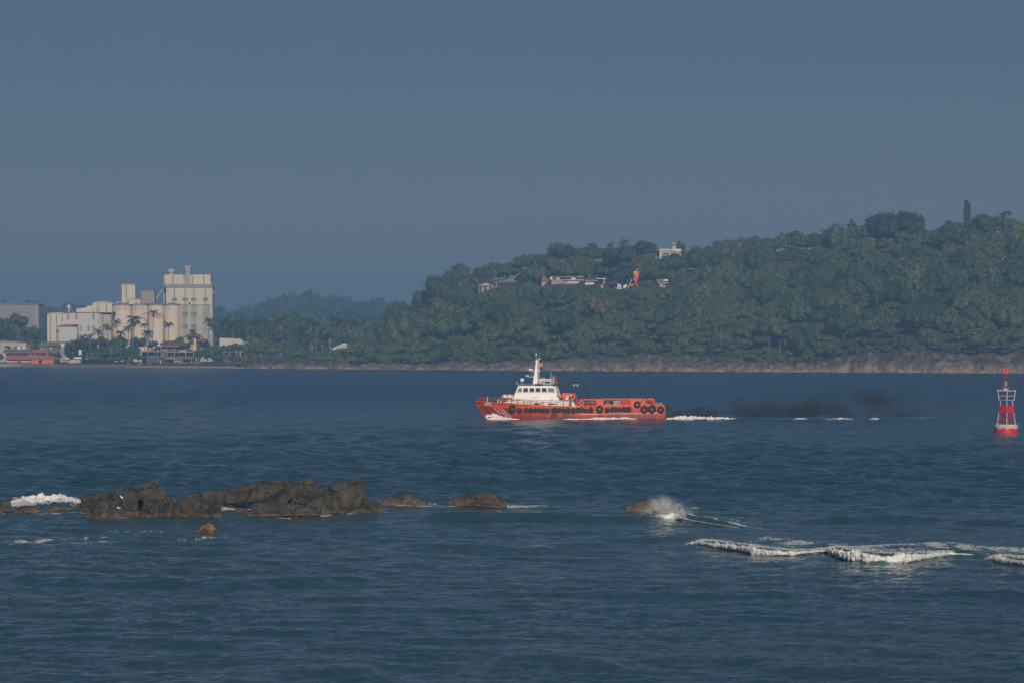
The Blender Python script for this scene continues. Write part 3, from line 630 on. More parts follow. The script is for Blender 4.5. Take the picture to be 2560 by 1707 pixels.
# ------------------------------------------------------------------ foliage
def leaf_mat(name, dark, light, yel):
    m = bpy.data.materials.new(name); m.use_nodes = True; t = m.node_tree; b = t.nodes['Principled BSDF']; L = t.links.new
    b.inputs['Roughness'].default_value = .6; b.inputs['Specular IOR Level'].default_value = .25
    oi = t.nodes.new('ShaderNodeObjectInfo'); at = nd(t, 'ShaderNodeAttribute', attribute_name='tint'); geo = t.nodes.new('ShaderNodeNewGeometry')
    n = t.nodes.new('ShaderNodeTexNoise'); n.inputs['Scale'].default_value = .35; n.inputs['Detail'].default_value = 3; L(geo.outputs['Position'], n.inputs[0])
    a = nd(t, 'ShaderNodeMath', operation='MULTIPLY_ADD'); L(oi.outputs['Random'], a.inputs[0]); a.inputs[1].default_value = .35; L(at.outputs['Fac'], a.inputs[2])
    a1 = nd(t, 'ShaderNodeMath', operation='MULTIPLY_ADD'); L(n.outputs[0], a1.inputs[0]); a1.inputs[1].default_value = .35; L(a.outputs[0], a1.inputs[2])
    nl = t.nodes.new('ShaderNodeTexNoise'); nl.inputs['Scale'].default_value = .035; nl.inputs['Detail'].default_value = 2; L(geo.outputs['Position'], nl.inputs[0])
    ml = t.nodes.new('ShaderNodeMapRange'); L(nl.outputs[0], ml.inputs[0]); ml.inputs[1].default_value = .3; ml.inputs[2].default_value = .7; ml.inputs[3].default_value = -.28; ml.inputs[4].default_value = .28
    a2 = nd(t, 'ShaderNodeMath', operation='ADD'); L(a1.outputs[0], a2.inputs[0]); L(ml.outputs[0], a2.inputs[1])
    r = t.nodes.new('ShaderNodeValToRGB'); e = r.color_ramp.elements; e[0].position = .1; e[0].color = (*dark, 1); e[1].position = 1.0; e[1].color = (*yel, 1); q = e.new(.6); q.color = (*light, 1)
    L(a2.outputs[0], r.inputs[0]); L(r.outputs[0], b.inputs['Base Color']); return m
M_leaf = leaf_mat('broadleaf_foliage', (.016,.040,.016), (.038,.085,.026), (.085,.120,.040))
M_leafd = leaf_mat('dark_foliage', (.010,.028,.014), (.022,.055,.022), (.04,.08,.03))
M_leafb = leaf_mat('bush_foliage', (.030,.070,.022), (.060,.115,.032), (.090,.130,.045))
M_palm = leaf_mat('palm_foliage', (.016,.038,.014), (.035,.070,.022), (.080,.090,.035))
M_dry = leaf_mat('dry_foliage', (.045,.055,.030), (.085,.090,.050), (.13,.115,.07))
M_bark = pm('tree_bark', (.13,.11,.09), (.22,.19,.16), 2, .9)
def crown_arrays(seed, rx=1.0, rz=.8, nl=11, nq=420, qs=.13, flat=0.0, lobe=.42):
    """unit crown centred over the origin, its bottom at z=0; leaf clumps over uneven lobes"""
    r = np.random.RandomState(seed); C = []
    for i in range(nl):
        a = 2*math.pi*(i/nl)*2.6+r.rand(); q = math.sqrt(r.rand())*(.72); h = r.rand()
        dome = math.sqrt(max(0, 1-q*q))
        C.append((q*rx*math.cos(a), q*rx*math.sin(a), rz*(.35+ (1.25*dome)*(.35+.65*h)*.8), lobe*(.65+.6*r.rand())*min(rx, rz*1.3)))
    C = np.array(C); wgt = C[:, 3]**2; wgt /= wgt.sum(); k = r.choice(nl, nq, p=wgt)
    D = r.normal(size=(nq, 3)); D /= np.linalg.norm(D, axis=1, keepdims=True); D[:, 2] = np.where(D[:, 2] < -.35, -D[:, 2], D[:, 2])
    c = C[k, :3]+D*(C[k, 3]*(.82+.34*r.rand(nq)**1.5))[:, None]
    N = D+r.normal(0, .55, (nq, 3)); N /= np.linalg.norm(N, axis=1, keepdims=True)
    U = np.cross(N, r.normal(size=(nq, 3))); U /= np.linalg.norm(U, axis=1, keepdims=True); W = np.cross(N, U)
    s = qs*(.6+.8*r.rand(nq)); U *= s[:, None]; W *= (s*(.5+.5*r.rand(nq)))[:, None]
    V = np.stack([c-U, c-W*.8+U*.1, c+U, c+W*.8-U*.1], 1).reshape(-1, 3)
    Q = np.arange(nq*4).reshape(-1, 4); tint = np.repeat(.12+.30*r.rand(nq)+.25*(r.rand(nl)[k]), 4)
    iv, jf = ico(); TV = []; TF = []
    for i in range(nl):
        TF.append(jf+len(V)+i*12); TV.append(C[i, :3]+iv*C[i, 3]*.84*(1+.18*r.normal(size=(12, 1))))
    V = np.vstack([V]+TV); return V, Q, np.vstack(TF), np.concatenate([tint, np.full(nl*12, .22)])
def crown_mesh(arr, name='crown'):
    V, Q, T, ti = arr; me = mesh_np(name, V, Q, T); set_attr(me, 'tint', ti); return me
CROWN = [crown_arrays(20+i, 1.0, [.7, .85, .6, 1.0, .75, .65][i], [12, 10, 14, 11, 16, 13][i], 820, .078, lobe=[.42, .48, .36, .42, .34, .40][i]) for i in range(6)]
CROWN_ME = [crown_mesh(a) for a in CROWN]
for m_ in CROWN_ME: m_.materials.append(M_leaf)
def trunk_me(h=1.0, r=.05, lean=.1, seed=0):
    q = random.Random(seed); pts = [(0,0,-.25*h)]+[(lean*q.uniform(-1, 1)*k/4, lean*q.uniform(-1, 1)*k/4, h*k/4) for k in range(5)]
    mb = MB(); mb.tube(pts, r*1.3, 6, r*.6)
    for k in range(3):
        a = q.uniform(0, 6.28); mb.tube([pts[3], (pts[3][0]+.25*math.cos(a), pts[3][1]+.25*math.sin(a), h*1.05)], r*.5, 5, r*.2)
    me = bpy.data.meshes.new('trunk'); me.from_pydata([Vector(p) for p in mb.v], [], mb.f); me.update(); me.materials.append(M_bark); return me
TRUNK_ME = [trunk_me(1, .06, .12, i) for i in range(3)]
def tree(pos, rad, th, label, group, v=None, name='broadleaf_tree', cat='tree', zs=1.0, crown_me=None, rot=None):
    v = random.randrange(6) if v is None else v
    e = empty(name, pos, label, cat, group); rot = random.uniform(0, 6.28) if rot is None else rot
    t = link('trunk', TRUNK_ME[v % 3], None, e); t.scale = (min(th, 5.), min(th, 5.), th*1.1); t.rotation_euler = (0, 0, rot)
    c = link('crown', crown_me or CROWN_ME[v], None, e); c.location = (0, 0, th*.72); c.scale = (rad, rad, rad*zs); c.rotation_euler = (0, 0, rot)
    return e
HOUSES = []   # (px0, px1, py0, py1) windows to keep clear of nearer crowns
def clear_of(px, pytop, pybot, w, d=None):
    for a, b, c, e, dh in HOUSES:
        if d < dh+3 and px+w > a and px-w < b and pytop < e and pybot > c: return False
    return True
# ------------------------------------------------------------------ forest on the hill
HOUSES += [(1190,1238,702,728),(1243,1300,688,713),(1352,1372,690,712),(1375,1462,688,714),(1458,1518,692,710),(1536,1572,706,724),(1580,1602,668,716),(1640,1673,694,720),(1648,1703,600,636)]
HOUSES = [(a, b, c, e, hill_find((a+b)/2, e)[1]) for a, b, c, e in HOUSES]
def zone_of(px, py):
    x = 'left hill shoulder' if px < 1150 else 'hip-roofed house' if px < 1360 else 'long low hotel' if px < 1550 else 'statue and tower house' if px < 1720 else 'long pale rock shelf' if px < 1930 else 'gap in the cliff' if px < 2120 else 'great domed tree' if px < 2340 else 'tall narrow tree'
    y = 'skyline' if py < float(skyl(px))+45 else ('shore edge' if py > float(cliff_top(px))-55 else 'mid slope')
    return x, y
VM = {}
def forest():
    r = np.random.RandomState(31); cand = []
    for px0 in np.arange(850, 2700, 19):
        H = skyl(px0); t = 0.0
        while t < 1.12:
            px = px0+r.uniform(-9, 9); tt = t+r.uniform(-.01, .01); x, y, z = hill_pt(px, max(tt, .0)); py = CY+(CAM_H-z)/y*FPX
            rad = r.uniform(2.4, 4.6)*(1.0 if r.rand() < .72 else r.uniform(1.3, 2.0))*(1+.35*float(vn(px0*.013, tt*5, 3))); th = r.uniform(2.0, 6.0); rad *= .82
            if tt > .93: rad *= .85; th = r.uniform(3., 4.5)
            if tt < .06: rad *= .8; th *= .25
            top = CY+(CAM_H-z-th*.7-rad*1.3)/y*FPX; w = rad/y*FPX
            ok = clear_of(px, top, py, w, y)
            if not ok:
                rad *= .55; th *= .5; top = CY+(CAM_H-z-th*.7-rad*1.3)/y*FPX; w = rad/y*FPX; ok = clear_of(px, top, py, w, y)
            if ok and top > float(skyl(px))-10+r.uniform(0, 6): cand.append((float(x), float(y), float(z), float(rad), float(th), float(px), float(py), r.randint(6)))
            t += .036*(1 if zs_slope(px0) else 2.2)
    order = sorted(range(len(cand)), key=lambda i: -cand[i][3]/cand[i][1]*(1.25 if cand[i][6] > 0 else 1)); big = set(order[:292])
    stuffV = []; sQ = []; sT = []; sA = []; n = 0
    kinds = ['wide leafy tree', 'rounded dark green tree', 'low spreading tree', 'tall leafy tree', 'bushy many-lobed tree', 'uneven green tree']
    LL = []
    for i, (x, y, z, rad, th, px, py, v) in enumerate(cand):
        if i in big:
            zx, zy = zone_of(px, py)
            LL.append((tree((x, y, z-.3), rad, th, 'x', 'large trees of the hill forest', v, zs=r.uniform(.7, 1.5)), px, kinds[v], (zx, zy)))
            mt = (None, M_leafd, M_leafb, M_dry)[int(np.searchsorted([.55, .78, .92, 1.0], r.rand()))]
            if mt:
                key = (mt.name, v)
                if key not in VM: VM[key] = CROWN_ME[v].copy(); VM[key].materials.clear(); VM[key].materials.append(mt)
                [c for c in LL[-1][0].children if c.name.startswith('crown')][0].data = VM[key]
        else:
            V, Q, T, ti = CROWN[v]; a = r.rand()*6.28; ca, sa = math.cos(a), math.sin(a); zs = r.uniform(.85, 1.25)
            W = np.stack([(V[:, 0]*ca-V[:, 1]*sa)*rad+x, (V[:, 0]*sa+V[:, 1]*ca)*rad+y, V[:, 2]*rad*zs+z+th*.6], -1)
            stuffV.append(W); sQ.append(Q+n); sT.append(T+n); sA.append(ti+r.rand()*.35); n += len(V)
    number_from_left(LL, lambda k, p, o: '%s, %s near %s%s' % (k, p[1], p[0], ', '+o if o else '') if p[1] != 'skyline' else '%s, skyline by the %s%s' % (k, p[0], ', '+o if o else ''))
    me = mesh_np('forest', np.vstack(stuffV), np.vstack(sQ), np.vstack(sT)); set_attr(me, 'tint', np.concatenate(sA)-.17)
    tag(link('forest', me, M_leaf), 'dense mixed green forest filling the hillside between the larger trees', None, kind='stuff')
    print('forest', len(cand), len(big))
def zs_slope(px): return skyl(px) < 860
forest()
# far woods on the plain and the ridge: read as one mass
def woods(name, pts, label, mat, scale=(4, 7)):
    r = np.random.RandomState(len(pts)); sV = []; sQ = []; sT = []; sA = []; n = 0
    for (x, y, z, s) in pts:
        V, Q, T, ti = CROWN_LO[r.randint(4)]; a = r.rand()*6.28; ca, sa = math.cos(a), math.sin(a)
        sV.append(np.stack([(V[:, 0]*ca-V[:, 1]*sa)*s+x, (V[:, 0]*sa+V[:, 1]*ca)*s+y, V[:, 2]*s*r.uniform(.8, 1.3)+z], -1)); sQ.append(Q+n); sT.append(T+n); sA.append(ti+r.rand()*.35); n += len(V)
    me = mesh_np(name, np.vstack(sV), np.vstack(sQ), np.vstack(sT)); set_attr(me, 'tint', np.concatenate(sA)-.17)
    return tag(link(name, me, mat), label, None, kind='stuff')
CROWN_LO = [crown_arrays(60+i, 1.0, .75, 8, 150, .17) for i in range(4)]
r = np.random.RandomState(41); pts = []
for k in range(900):
    px = r.uniform(-350, 1150); T = r.uniform(.15, .6); X, Y, Z = rfn(np.array([px]), np.array([T])); pts.append((X[0], Y[0], Z[0]+1, r.uniform(8, 15)))
woods('far_woods', pts, 'hazy wooded ridge far behind the factory', M_leafd)
pts = []
for k in range(230):   # middle distance belt right of the factory and behind it
    px = r.uniform(-300, 930); d = r.uniform(2060, 2300); pytop = np.interp(px, [-300, 0, 100, 400, 560, 640, 760, 860, 930], [800, 800, 835, 840, 800, 785, 790, 800, 812])+r.uniform(-3, 25)
    s = r.uniform(5, 8); z = z_at(px, pytop, d)-s*1.3; pts.append(((px-CX)/FPX*d, d, max(z, 2.5), s))
    pts.append(((px-CX)/FPX*d, d, max(z*.45, 2.5), s*1.1))
woods('woods', pts, 'grey-green woods behind the palms and the hotel', M_leaf)
# individual trees and bushes of the shore
def T_(px, pytop, d, w, kind, label, group, zs=1.0, name='broadleaf_tree', cat='tree', v=None, mat=None):
    rad = w*d/FPX; ztop = float(z_at(px, pytop, d)); t = max(1.0, d-float(shore_d(px))); zg = 2.2 if px < 860 else float(hill_z(px, np.clip((t-18)/float(RUN(px)), 0, 1)))
    if px < 860: zg = min(2.2, .5+t*.1)
    v = random.randrange(6) if v is None else v
    hc = rad*zs*[1.4, 1.6, 1.2, 1.8, 1.4, 1.3][v]; th = max(.4, (ztop-zg-hc)/.72)
    if th <= .41: hc = max(.5, ztop-zg-.3); 
    e = tree(((px-CX)/FPX*d, d, zg), rad, th, label, group, v, name, cat, zs if th > .41 else hc/(rad*[1.4, 1.6, 1.2, 1.8, 1.4, 1.3][v]))
    if mat:
        key = (mat.name, v)
        if key not in VM: VM[key] = CROWN_ME[v].copy(); VM[key].materials.clear(); VM[key].materials.append(mat)
        [c for c in e.children if c.name.startswith('crown')][0].data = VM[key]
    return e
# the mangrove-like bushes under the hill
LB = []; r = np.random.RandomState(9); xs = np.arange(575, 1290, 21)
for i, px in enumerate(xs):
    px = px+r.uniform(-5, 5); py = np.interp(px, [575, 640, 700, 760, 820, 900, 1000, 1100, 1200, 1290], [858, 850, 852, 868, 872, 862, 856, 850, 852, 862])+r.uniform(-4, 5)
    z = 'left of the white-edged roofs' if px < 820 else 'by the two white-edged roofs' if px < 960 else 'at the hill foot'
    LB.append((T_(px, py, float(shore_d(px))+r.uniform(22, 50), r.uniform(17, 26), 0, 'x', 'pale green shore bushes', r.uniform(.8, 1.1), 'shore_bush', 'bush', mat=M_leafb), px, 'rounded pale green shore bush', z))
for i, px in enumerate(np.arange(585, 1290, 27)):
    px = px+r.uniform(-6, 6); z = 'left of the white-edged roofs' if px < 820 else 'by the two white-edged roofs' if px < 960 else 'at the hill foot'
    LB.append((T_(px, np.interp(px, [575, 700, 1290], [884, 886, 886])+r.uniform(-5, 5), float(shore_d(px))+r.uniform(12, 20), r.uniform(13, 19), 0, 'x', 'bushes on the rock edge', 1.0, 'shore_bush', 'bush', mat=M_leafb), px, 'low bright rock-edge bush', z))
number_from_left(LB, lambda k, p, o: '%s %s%s' % (k, p, ', '+o if o else ''))
SP = [ # px, top, d, half width px, zs, label
 (44,779,2010,36,1.0,'big round-headed tree in front of the grey hall at the far left',2,M_leaf),(80,812,2030,24,1.2,'tree at the left corner of the pale factory hall',1,M_leaf),(15,815,2000,22,1.3,'dark tree at the left edge of the photo, above the warehouse',0,M_leafd),(108,818,2060,16,1.5,'tree behind the green gabled house',3,M_leaf),
 (-4,880,1925,14,1.2,'tree cut by the left edge, beside the orange restaurant',1,M_leafb),(182,842,1945,20,1.6,'dark tree between the green house and the palms',3,M_leafd),(205,850,1945,20,1.6,'dark tree beside the white fence',1,M_leafd),(140,878,1935,16,.9,'low bush behind the orange wall',0,M_leaf),
 (252,836,1960,30,1.1,'wide dark tree at the foot of the left silo',2,M_leafd),(285,856,1935,28,1.0,'green tree on the point left of the beach',0,M_leafb),(330,862,1935,28,1.1,'large green tree at the left end of the beach',4,M_leaf),(300,836,1975,26,1.1,'tree below the first silo',1,M_leafd),
 (345,838,1985,24,1.0,'tree below the second silo',0,M_leafd),(395,840,1990,22,.9,'tree below the third silo',2,M_leafd),(430,843,1990,22,.9,'tree below the fourth silo',4,M_leafd),(238,884,1930,22,.9,'bush at the water left of the beach',5,M_leafb),(268,894,1925,14,.8,'small bush over the point',1,M_leaf),
 (448,838,1985,14,1.1,'light green tree left of the small red-roofed pavilion',3,M_leaf),(500,840,1960,30,1.0,'broad tree right of the red-roofed pavilion',4,M_leaf),(530,858,1935,26,1.2,'green tree between the two beach hotels',0,M_leafb),(505,866,1930,24,1.2,'green tree beside the pergola hotel',2,M_leaf),(545,880,1925,20,1.1,'rounded tree at the right end of the pergola hotel',1,M_leafb),
 (520,812,2010,20,1.1,'tree at the right foot of the big tower',3,M_leafd),(556,818,2030,24,1.0,'dark tree behind the white tent roof',0,M_leafd),(600,812,2040,26,1.0,'dark tree right of the white tent roof',2,M_leafd),(650,815,2030,28,1.0,'dark tree among the right-hand palms',4,M_leafd),(700,822,2010,26,1.0,'dark tree left of the small poles',1,M_leafd),(760,828,1990,28,1.0,'dark tree behind the left low roof',0,M_leafd),(815,826,1960,26,1.0,'dark tree between the two low roofs',2,M_leafd),(860,832,1900,22,1.0,'tree behind the right low roof',3,M_leaf),(628,868,1930,22,1.1,'green tree at the right end of the beach',0,M_leafb),(580,884,1900,12,1.2,'small tree in front of the tent-roofed restaurant',2,M_leaf)
,(220,838,1970,26,1.2,'dark tree mass against the tan end of the factory hall',4,M_leafd),(262,862,1945,24,1.2,'thick green tree behind the point, left',2,M_leaf),(305,866,1945,24,1.2,'thick green tree behind the left end of the beach',0,M_leaf),(325,858,1955,26,1.2,'dark green tree under the largest palm',3,M_leafd),(240,866,1935,22,1.1,'leafy tree at the left of the point',1,M_leaf),(296,885,1925,20,1.0,'low green tree over the point',5,M_leafb),(350,884,1930,18,1.0,'low green tree at the edge of the sand',1,M_leaf),(205,845,1960,18,1.5,'grey-green tree in front of the pale annex',0,M_leafd),(380,848,1975,18,1.0,'tree behind the left end of the hotel roof',5,M_leafd)]
for px, py, d, w_, zs, lb, v, mt in SP: T_(px, py, d, w_, 0, lb, None, zs, v=v, mat=mt)
# the trees that stand out on the skyline
DOME = crown_mesh(crown_arrays(77, 1.0, .62, 34, 2600, .05, lobe=.26)); DOME.materials.append(M_leafd)
def special(px, pytop, pyg, w_, label, name, me, hscale, d=None, cat='tree'):
    d = d or float(shore_d(px)+18+RUN(px)*.92); zt = float(z_at(px, pytop, d)); zg = float(z_at(px, pyg, d)); rad = w_*d/FPX
    e = empty(name, ((px-CX)/FPX*d, d, zg), label, cat); t = link('trunk', TRUNK_ME[0], None, e); H = zt-zg; t.scale = (min(H*.5, 5.), min(H*.5, 5.), H*.6)
    c = link('crown', me, None, e); c.location = (0, 0, H*(1-hscale)); c.scale = (rad, rad, H*hscale/1.0); return e
def norm_crown(*a, **k):
    V, Q, T, ti = crown_arrays(*a, **k); V[:, 2] -= V[:, 2].min(); V[:, 2] /= V[:, 2].max(); V[:, :2] /= np.abs(V[:, :2]).max(); return V, Q, T, ti
def mk_crown(mat, *a, **k): me = crown_mesh(norm_crown(*a, **k)); me.materials.append(mat); return me
special(2240, 524, 604, 84, 'huge dark dome-shaped tree on the skyline of the right-hand hill', 'domed_tree', mk_crown(M_leafd, 77, 1.0, .62, 60, 4200, .045, lobe=.34), .95)
special(2418, 498, 590, 11, 'tall narrow column-shaped tree rising above the right-hand skyline', 'columnar_tree', mk_crown(M_leafd, 78, .28, 1.6, 26, 700, .10, lobe=.42), .95)
special(1702, 600, 645, 17, 'thin see-through tree behind the turret of the white tower house', 'broadleaf_tree', mk_crown(M_leafd, 79, 1.0, .9, 12, 420, .07, lobe=.22), .85, d=float(hill_find(1677, 642)[1])+22)
special(2132, 545, 600, 18, 'pale bare-looking tree left of the great domed tree', 'broadleaf_tree', mk_crown(M_leaf, 80, 1.0, 1.0, 14, 420, .07, lobe=.22), .8)
for px, py, pyg, w_, lb in ((1410,609,650,40,'large tree on the skyline above the long low hotel'),(1607,601,645,48,'large dark tree on the skyline left of the tower house'),(1322,634,672,24,'round tree on the skyline above the hip-roofed house'),(1200,666,700,22,'dark round tree on the skyline behind the leftmost hill house'),(1125,672,712,30,'round tree at the left end of the hill skyline'),(1470,612,650,30,'tree on the skyline between two skyline palms'),(1690,640,668,24,'dark bush hiding the foot of the tower house'),(2375,550,592,28,'rounded tree left of the tall narrow tree'),(1262,655,690,26,'airy tree on the skyline behind the hip-roofed house')):
    special(px, py, pyg, w_, lb, 'broadleaf_tree', mk_crown(M_leafd if px in (1607, 1200, 1690) else M_leaf, int(px), 1.0, .7, 18, 1100, .075, lobe=.30), .9, d=None if px != 1690 else float(hill_find(1690, 655)[1]))

# ------------------------------------------------------------------ palms
def palm_meshes(seed, H=1.0, nf=15, Lf=1.0, droop=1.0):
    q = random.Random(seed); V = []; F = []
    for i in range(nf):
        a = 2*math.pi*i/nf+q.uniform(-.2, .2); el = q.uniform(-.5, 1.35); L = Lf*q.uniform(.8, 1.05)
        ca, sa = math.cos(a), math.sin(a); seg = 9; x = z = 0; e = el; pts = []
        for k in range(seg+1):
            pts.append((x*ca, x*sa, z)); x += L/seg*math.cos(e); z += L/seg*math.sin(e); e -= droop*(.10+.05*k)*q.uniform(.8, 1.2)
        for k in range(seg):
            p0 = Vector(pts[k]); p1 = Vector(pts[k+1]); t = (p1-p0); side = Vector((-sa, ca, 0)); wd = .15*Lf*math.sin(math.pi*(k+1.0)/(seg+1.3))+.03*Lf
            for s in (-1, 1):
                for h in (0, .5):
                    b = p0+t*h; tip = b+side*s*wd*q.uniform(.8, 1.1)+t*.7+Vector((0, 0, -wd*q.uniform(.35, .9)))
                    n = len(V); V += [b, b+t*.42, tip+t*.15, tip-t*.05]; F.append((n, n+1, n+2, n+3))
    me = bpy.data.meshes.new('crown'); me.from_pydata(V, [], F); me.update(); set_attr(me, 'tint', [.12+.3*q.random() for _ in range(len(V))]); me.materials.append(M_palm)
    return me
PALM_ME = [palm_meshes(i, droop=[.8, 1.05, .65, .9][i], nf=[16, 18, 14, 17][i]) for i in range(4)]
def palm(px, pyc, d, size, label, group='coconut palms of the shore', pyb=None, lean=0, v=None, zg=None):
    """pyc: picture height of the crown's heart, size: frond length in metres"""
    zc = float(z_at(px, pyc, d)); x = (px-CX)/FPX*d
    if zg is None: zg = 2.0
    bx = x-lean*d/FPX; e = empty('palm_tree', (bx, d, zg), label, 'palm tree', group); H = zc-zg; v = random.randrange(4) if v is None else v; dx = x-bx
    MB().tube([(dx*(s**1.6), .3*math.sin(s*3), H*s) for s in np.linspace(0, 1, 9)], .22, 7, .13).build('trunk', M_bark, e, smooth=True)
    c = link('crown', PALM_ME[v], None, e); c.location = (dx, 0, H); c.scale = (size*.84,)*3; c.rotation_euler = (0, 0, random.uniform(0, 6.28)); return e
# view of 0..640 x 640..940 enlarged: k = 640/2352
k_ = 640/2352.
PL = [(1072,615,4.6,-12,'palm in front of the left silo, first clear crown from the left'),(985,660,4.6,-10,'dark palm below the left silo, left of the clear crown'),(1228,585,6.0,12,'largest palm, in front of the second silo'),(1240,610,5.0,35,'palm leaning beside the largest palm'),(1326,630,3.4,0,'small palm between the second and third silos'),(1413,520,4.0,18,'tallest slender palm, its crown over the red lettering'),(1548,625,4.5,2,'lone palm in front of the fourth silo'),(1355,715,5.4,4,'wide palm below the small one, by the hotel terrace'),(1180,665,4.4,6,'palm crown hanging left of the largest palm'),(1110,712,4.6,3,'short palm left of the largest palm'),(752,755,4.6,0,'palm right of the pale low annex'),(828,748,4.8,-4,'palm beside the dark conifer-like clump'),(672,785,3.6,0,'small palm below the annex'),(905,700,4.8,6,'palm against the tan right end of the factory hall'),(1925,600,5.2,18,'palm overlapping the right edge of the big tower'),(1960,660,4.8,0,'palm just right of the big tower'),(2070,610,5.5,2,'palm right of the tower, above the white tent roof'),(2140,640,5.5,4,'dense palm over the middle of the white tent roof'),(2200,665,5.4,-2,'palm drooping over the white tent roof'),(2275,600,5.2,0,'tall palm at the right end of the white tent roof'),(2330,625,5.0,-3,'palm right of the white tent roof'),(2040,700,4.2,0,'low palm over the left corner of the white tent roof'),(1770,695,3.6,0,'palm tuft behind the red pavilion roof'),(75,835,3.2,0,'small palm above the grey and orange roofs'),(1745,800,3.6,0,'small palm in front of the hotel roof')]
for x_, y_, s_, ln, lb in PL: palm(x_*k_, 640+y_*k_, 1935 if y_ > 500 else 1930, s_, lb, lean=ln*k_)
LP = []
for i, (px, py, s_) in enumerate([(690,812,4.8),(705,800,5.0),(720,818,4.5),(775,805,5.0),(790,812,4.6),(835,800,5.4),(848,808,5.2),(872,803,5.2),(888,812,4.8),(655,805,5.0),(668,816,4.5),(740,826,4.2),(1002,822,3.2)]):
    z = 'among the palms above the left low roof' if 800 < px < 900 else 'in the palm row right of the hotels' if px < 800 else 'at the left foot of the hill'
    LP.append((palm(px, py, 1930, s_, 'x', 'shaggy palms right of the hotels'), px, 'shaggy palm', z))
LQ = []
q_ = random.Random(77)
for k in range(26):
    px = q_.uniform(1100, 2550); py = float(skyl(px))+q_.uniform(14, 120)
    if not all(px+20 < a or px-20 > b or py-14 > e or py+25 < c for a, b, c, e, dh in HOUSES): continue
    d = hill_find(px, py+22)[1]; LQ.append((px, py, d))
LQ.sort(); LW = [(palm(px, py, float(d), q_.uniform(3.4, 4.6), 'x', 'palms among the hill trees', zg=float(z_at(px, py, d))-9), px, 'palm standing among the trees', 'on the left half of the hill' if px < 1800 else 'on the right half of the hill') for px, py, d in LQ]
number_from_left(LW, lambda k, p, o: '%s %s%s' % (k, p, ', '+o if o else ''))
def bare_tree(px, pyt, pyb, label):
    x, y, z = hill_find(px, pyb); z0 = float(z_at(px, pyb, y-4)); H = float(z_at(px, pyt, y-4))-z0+2; e = empty('bare_tree', (x, y-4, z0-2), label, 'tree', 'bare pale trees on the hill'); q = random.Random(int(px))
    mb = MB(); mb.tube([(0,0,0),(.3,0,H*.5),(.1,0,H)], .28, 6, .08); br = MB()
    for k in range(11):
        h = H*q.uniform(.35, .95); a = q.uniform(0, 6.28); l = H*q.uniform(.2, .42); p1 = (.2+l*.6*math.cos(a), l*.6*math.sin(a), h+l*.45); p2 = (.2+l*math.cos(a+.3), l*math.sin(a+.3), h+l*1.0)
        br.tube([(.2,0,h), p1, p2], .12, 5, .04); br.tube([p1, (p1[0]+l*.3*math.cos(a-1), p1[1]+l*.3*math.sin(a-1), p1[2]+l*.35)], .07, 4, .03)
    pb = pm('pale_bark', (.42,.38,.33), (.34,.31,.27), 1, .9); mb.build('trunk', pb, e); br.build('branches', pb, e)
for px, t_, b_, lb in ((1898,645,668,'pale bare tree on the middle of the right-hand hill'),(2205,580,612,'bare trunk in front of the great domed tree'),(2500,640,668,'bare tree at the right edge below the palm'),(1850,612,632,'thin bare tree just under the skyline, right of the tower house'),(2420,600,628,'bare tree below the tall narrow tree'),(1240,690,716,'bare tree beside the leftmost hill house'),(1555,780,800,'pale bare tree low on the slope under the statue'),(2010,700,722,'small bare tree halfway up, left of the domed tree'),(2330,780,806,'bare tree low on the right-hand hill'),(1420,800,820,'bare tree above the rock shelf behind the ship mast'),(2145,800,822,'bare tree over the gap in the cliff')):
    bare_tree(px, t_, b_, lb)
r = np.random.RandomState(19); LC = []
for k in range(46):
    px = 1300+k*28+r.uniform(-9, 9); ct = float(cliff_top(px)); d_ = float(shore_d(px))+r.uniform(10, 17)
    LC.append((T_(px, ct-r.uniform(6, 14), d_, r.uniform(9, 17), 0, 'x', 'scrub along the cliff edge', r.uniform(.7, 1.1), 'cliff_bush', 'bush', mat=[M_leafb, M_leaf, M_dry][r.randint(3)]), px, 'cliff-edge bush', 'over the pale rock shelf' if px < 1860 else 'over the low gap in the cliff' if px < 2100 else 'over the tall right-hand cliff'))
number_from_left(LC, lambda k, p, o: '%s %s%s' % (k, p, ', '+o if o else ''))
number_from_left(LP, lambda k, p, o: '%s %s%s' % (k, p, ', '+o if o else ''))
for px, py, s_, lb in [(1482,612,4.6,'palm on the skyline above the hotel, left one'),(1526,614,3.6,'thin palm on the skyline, second from the left'),(1560,608,5.0,'palm on the skyline just left of the large dark tree'),(2066,579,4.6,'palm on the skyline in the middle of the right-hand hill'),(1985,581,3.8,'small palm on the skyline of the right-hand hill'),(2160,566,4.6,'palm leaning against the great domed tree'),(2514,533,5.0,'palm on the skyline at the far right'),(2470,545,3.6,'low palm on the skyline near the far right'),(2502,618,4.4,'palm below the skyline at the far right'),(1320,700,4.0,'palm right of the hip-roofed house'),(2030,590,3.6,'palm tuft left of the middle skyline palm')]:
    d = float(shore_d(px)+18+RUN(px)*.95) if py < 640 and px != 2502 else float(hill_find(px, py+24)[1]); zc = float(z_at(px, py, d))
    palm(px, py, d, s_, lb, 'palms on the hill', zg=zc-9, v=random.randrange(4))
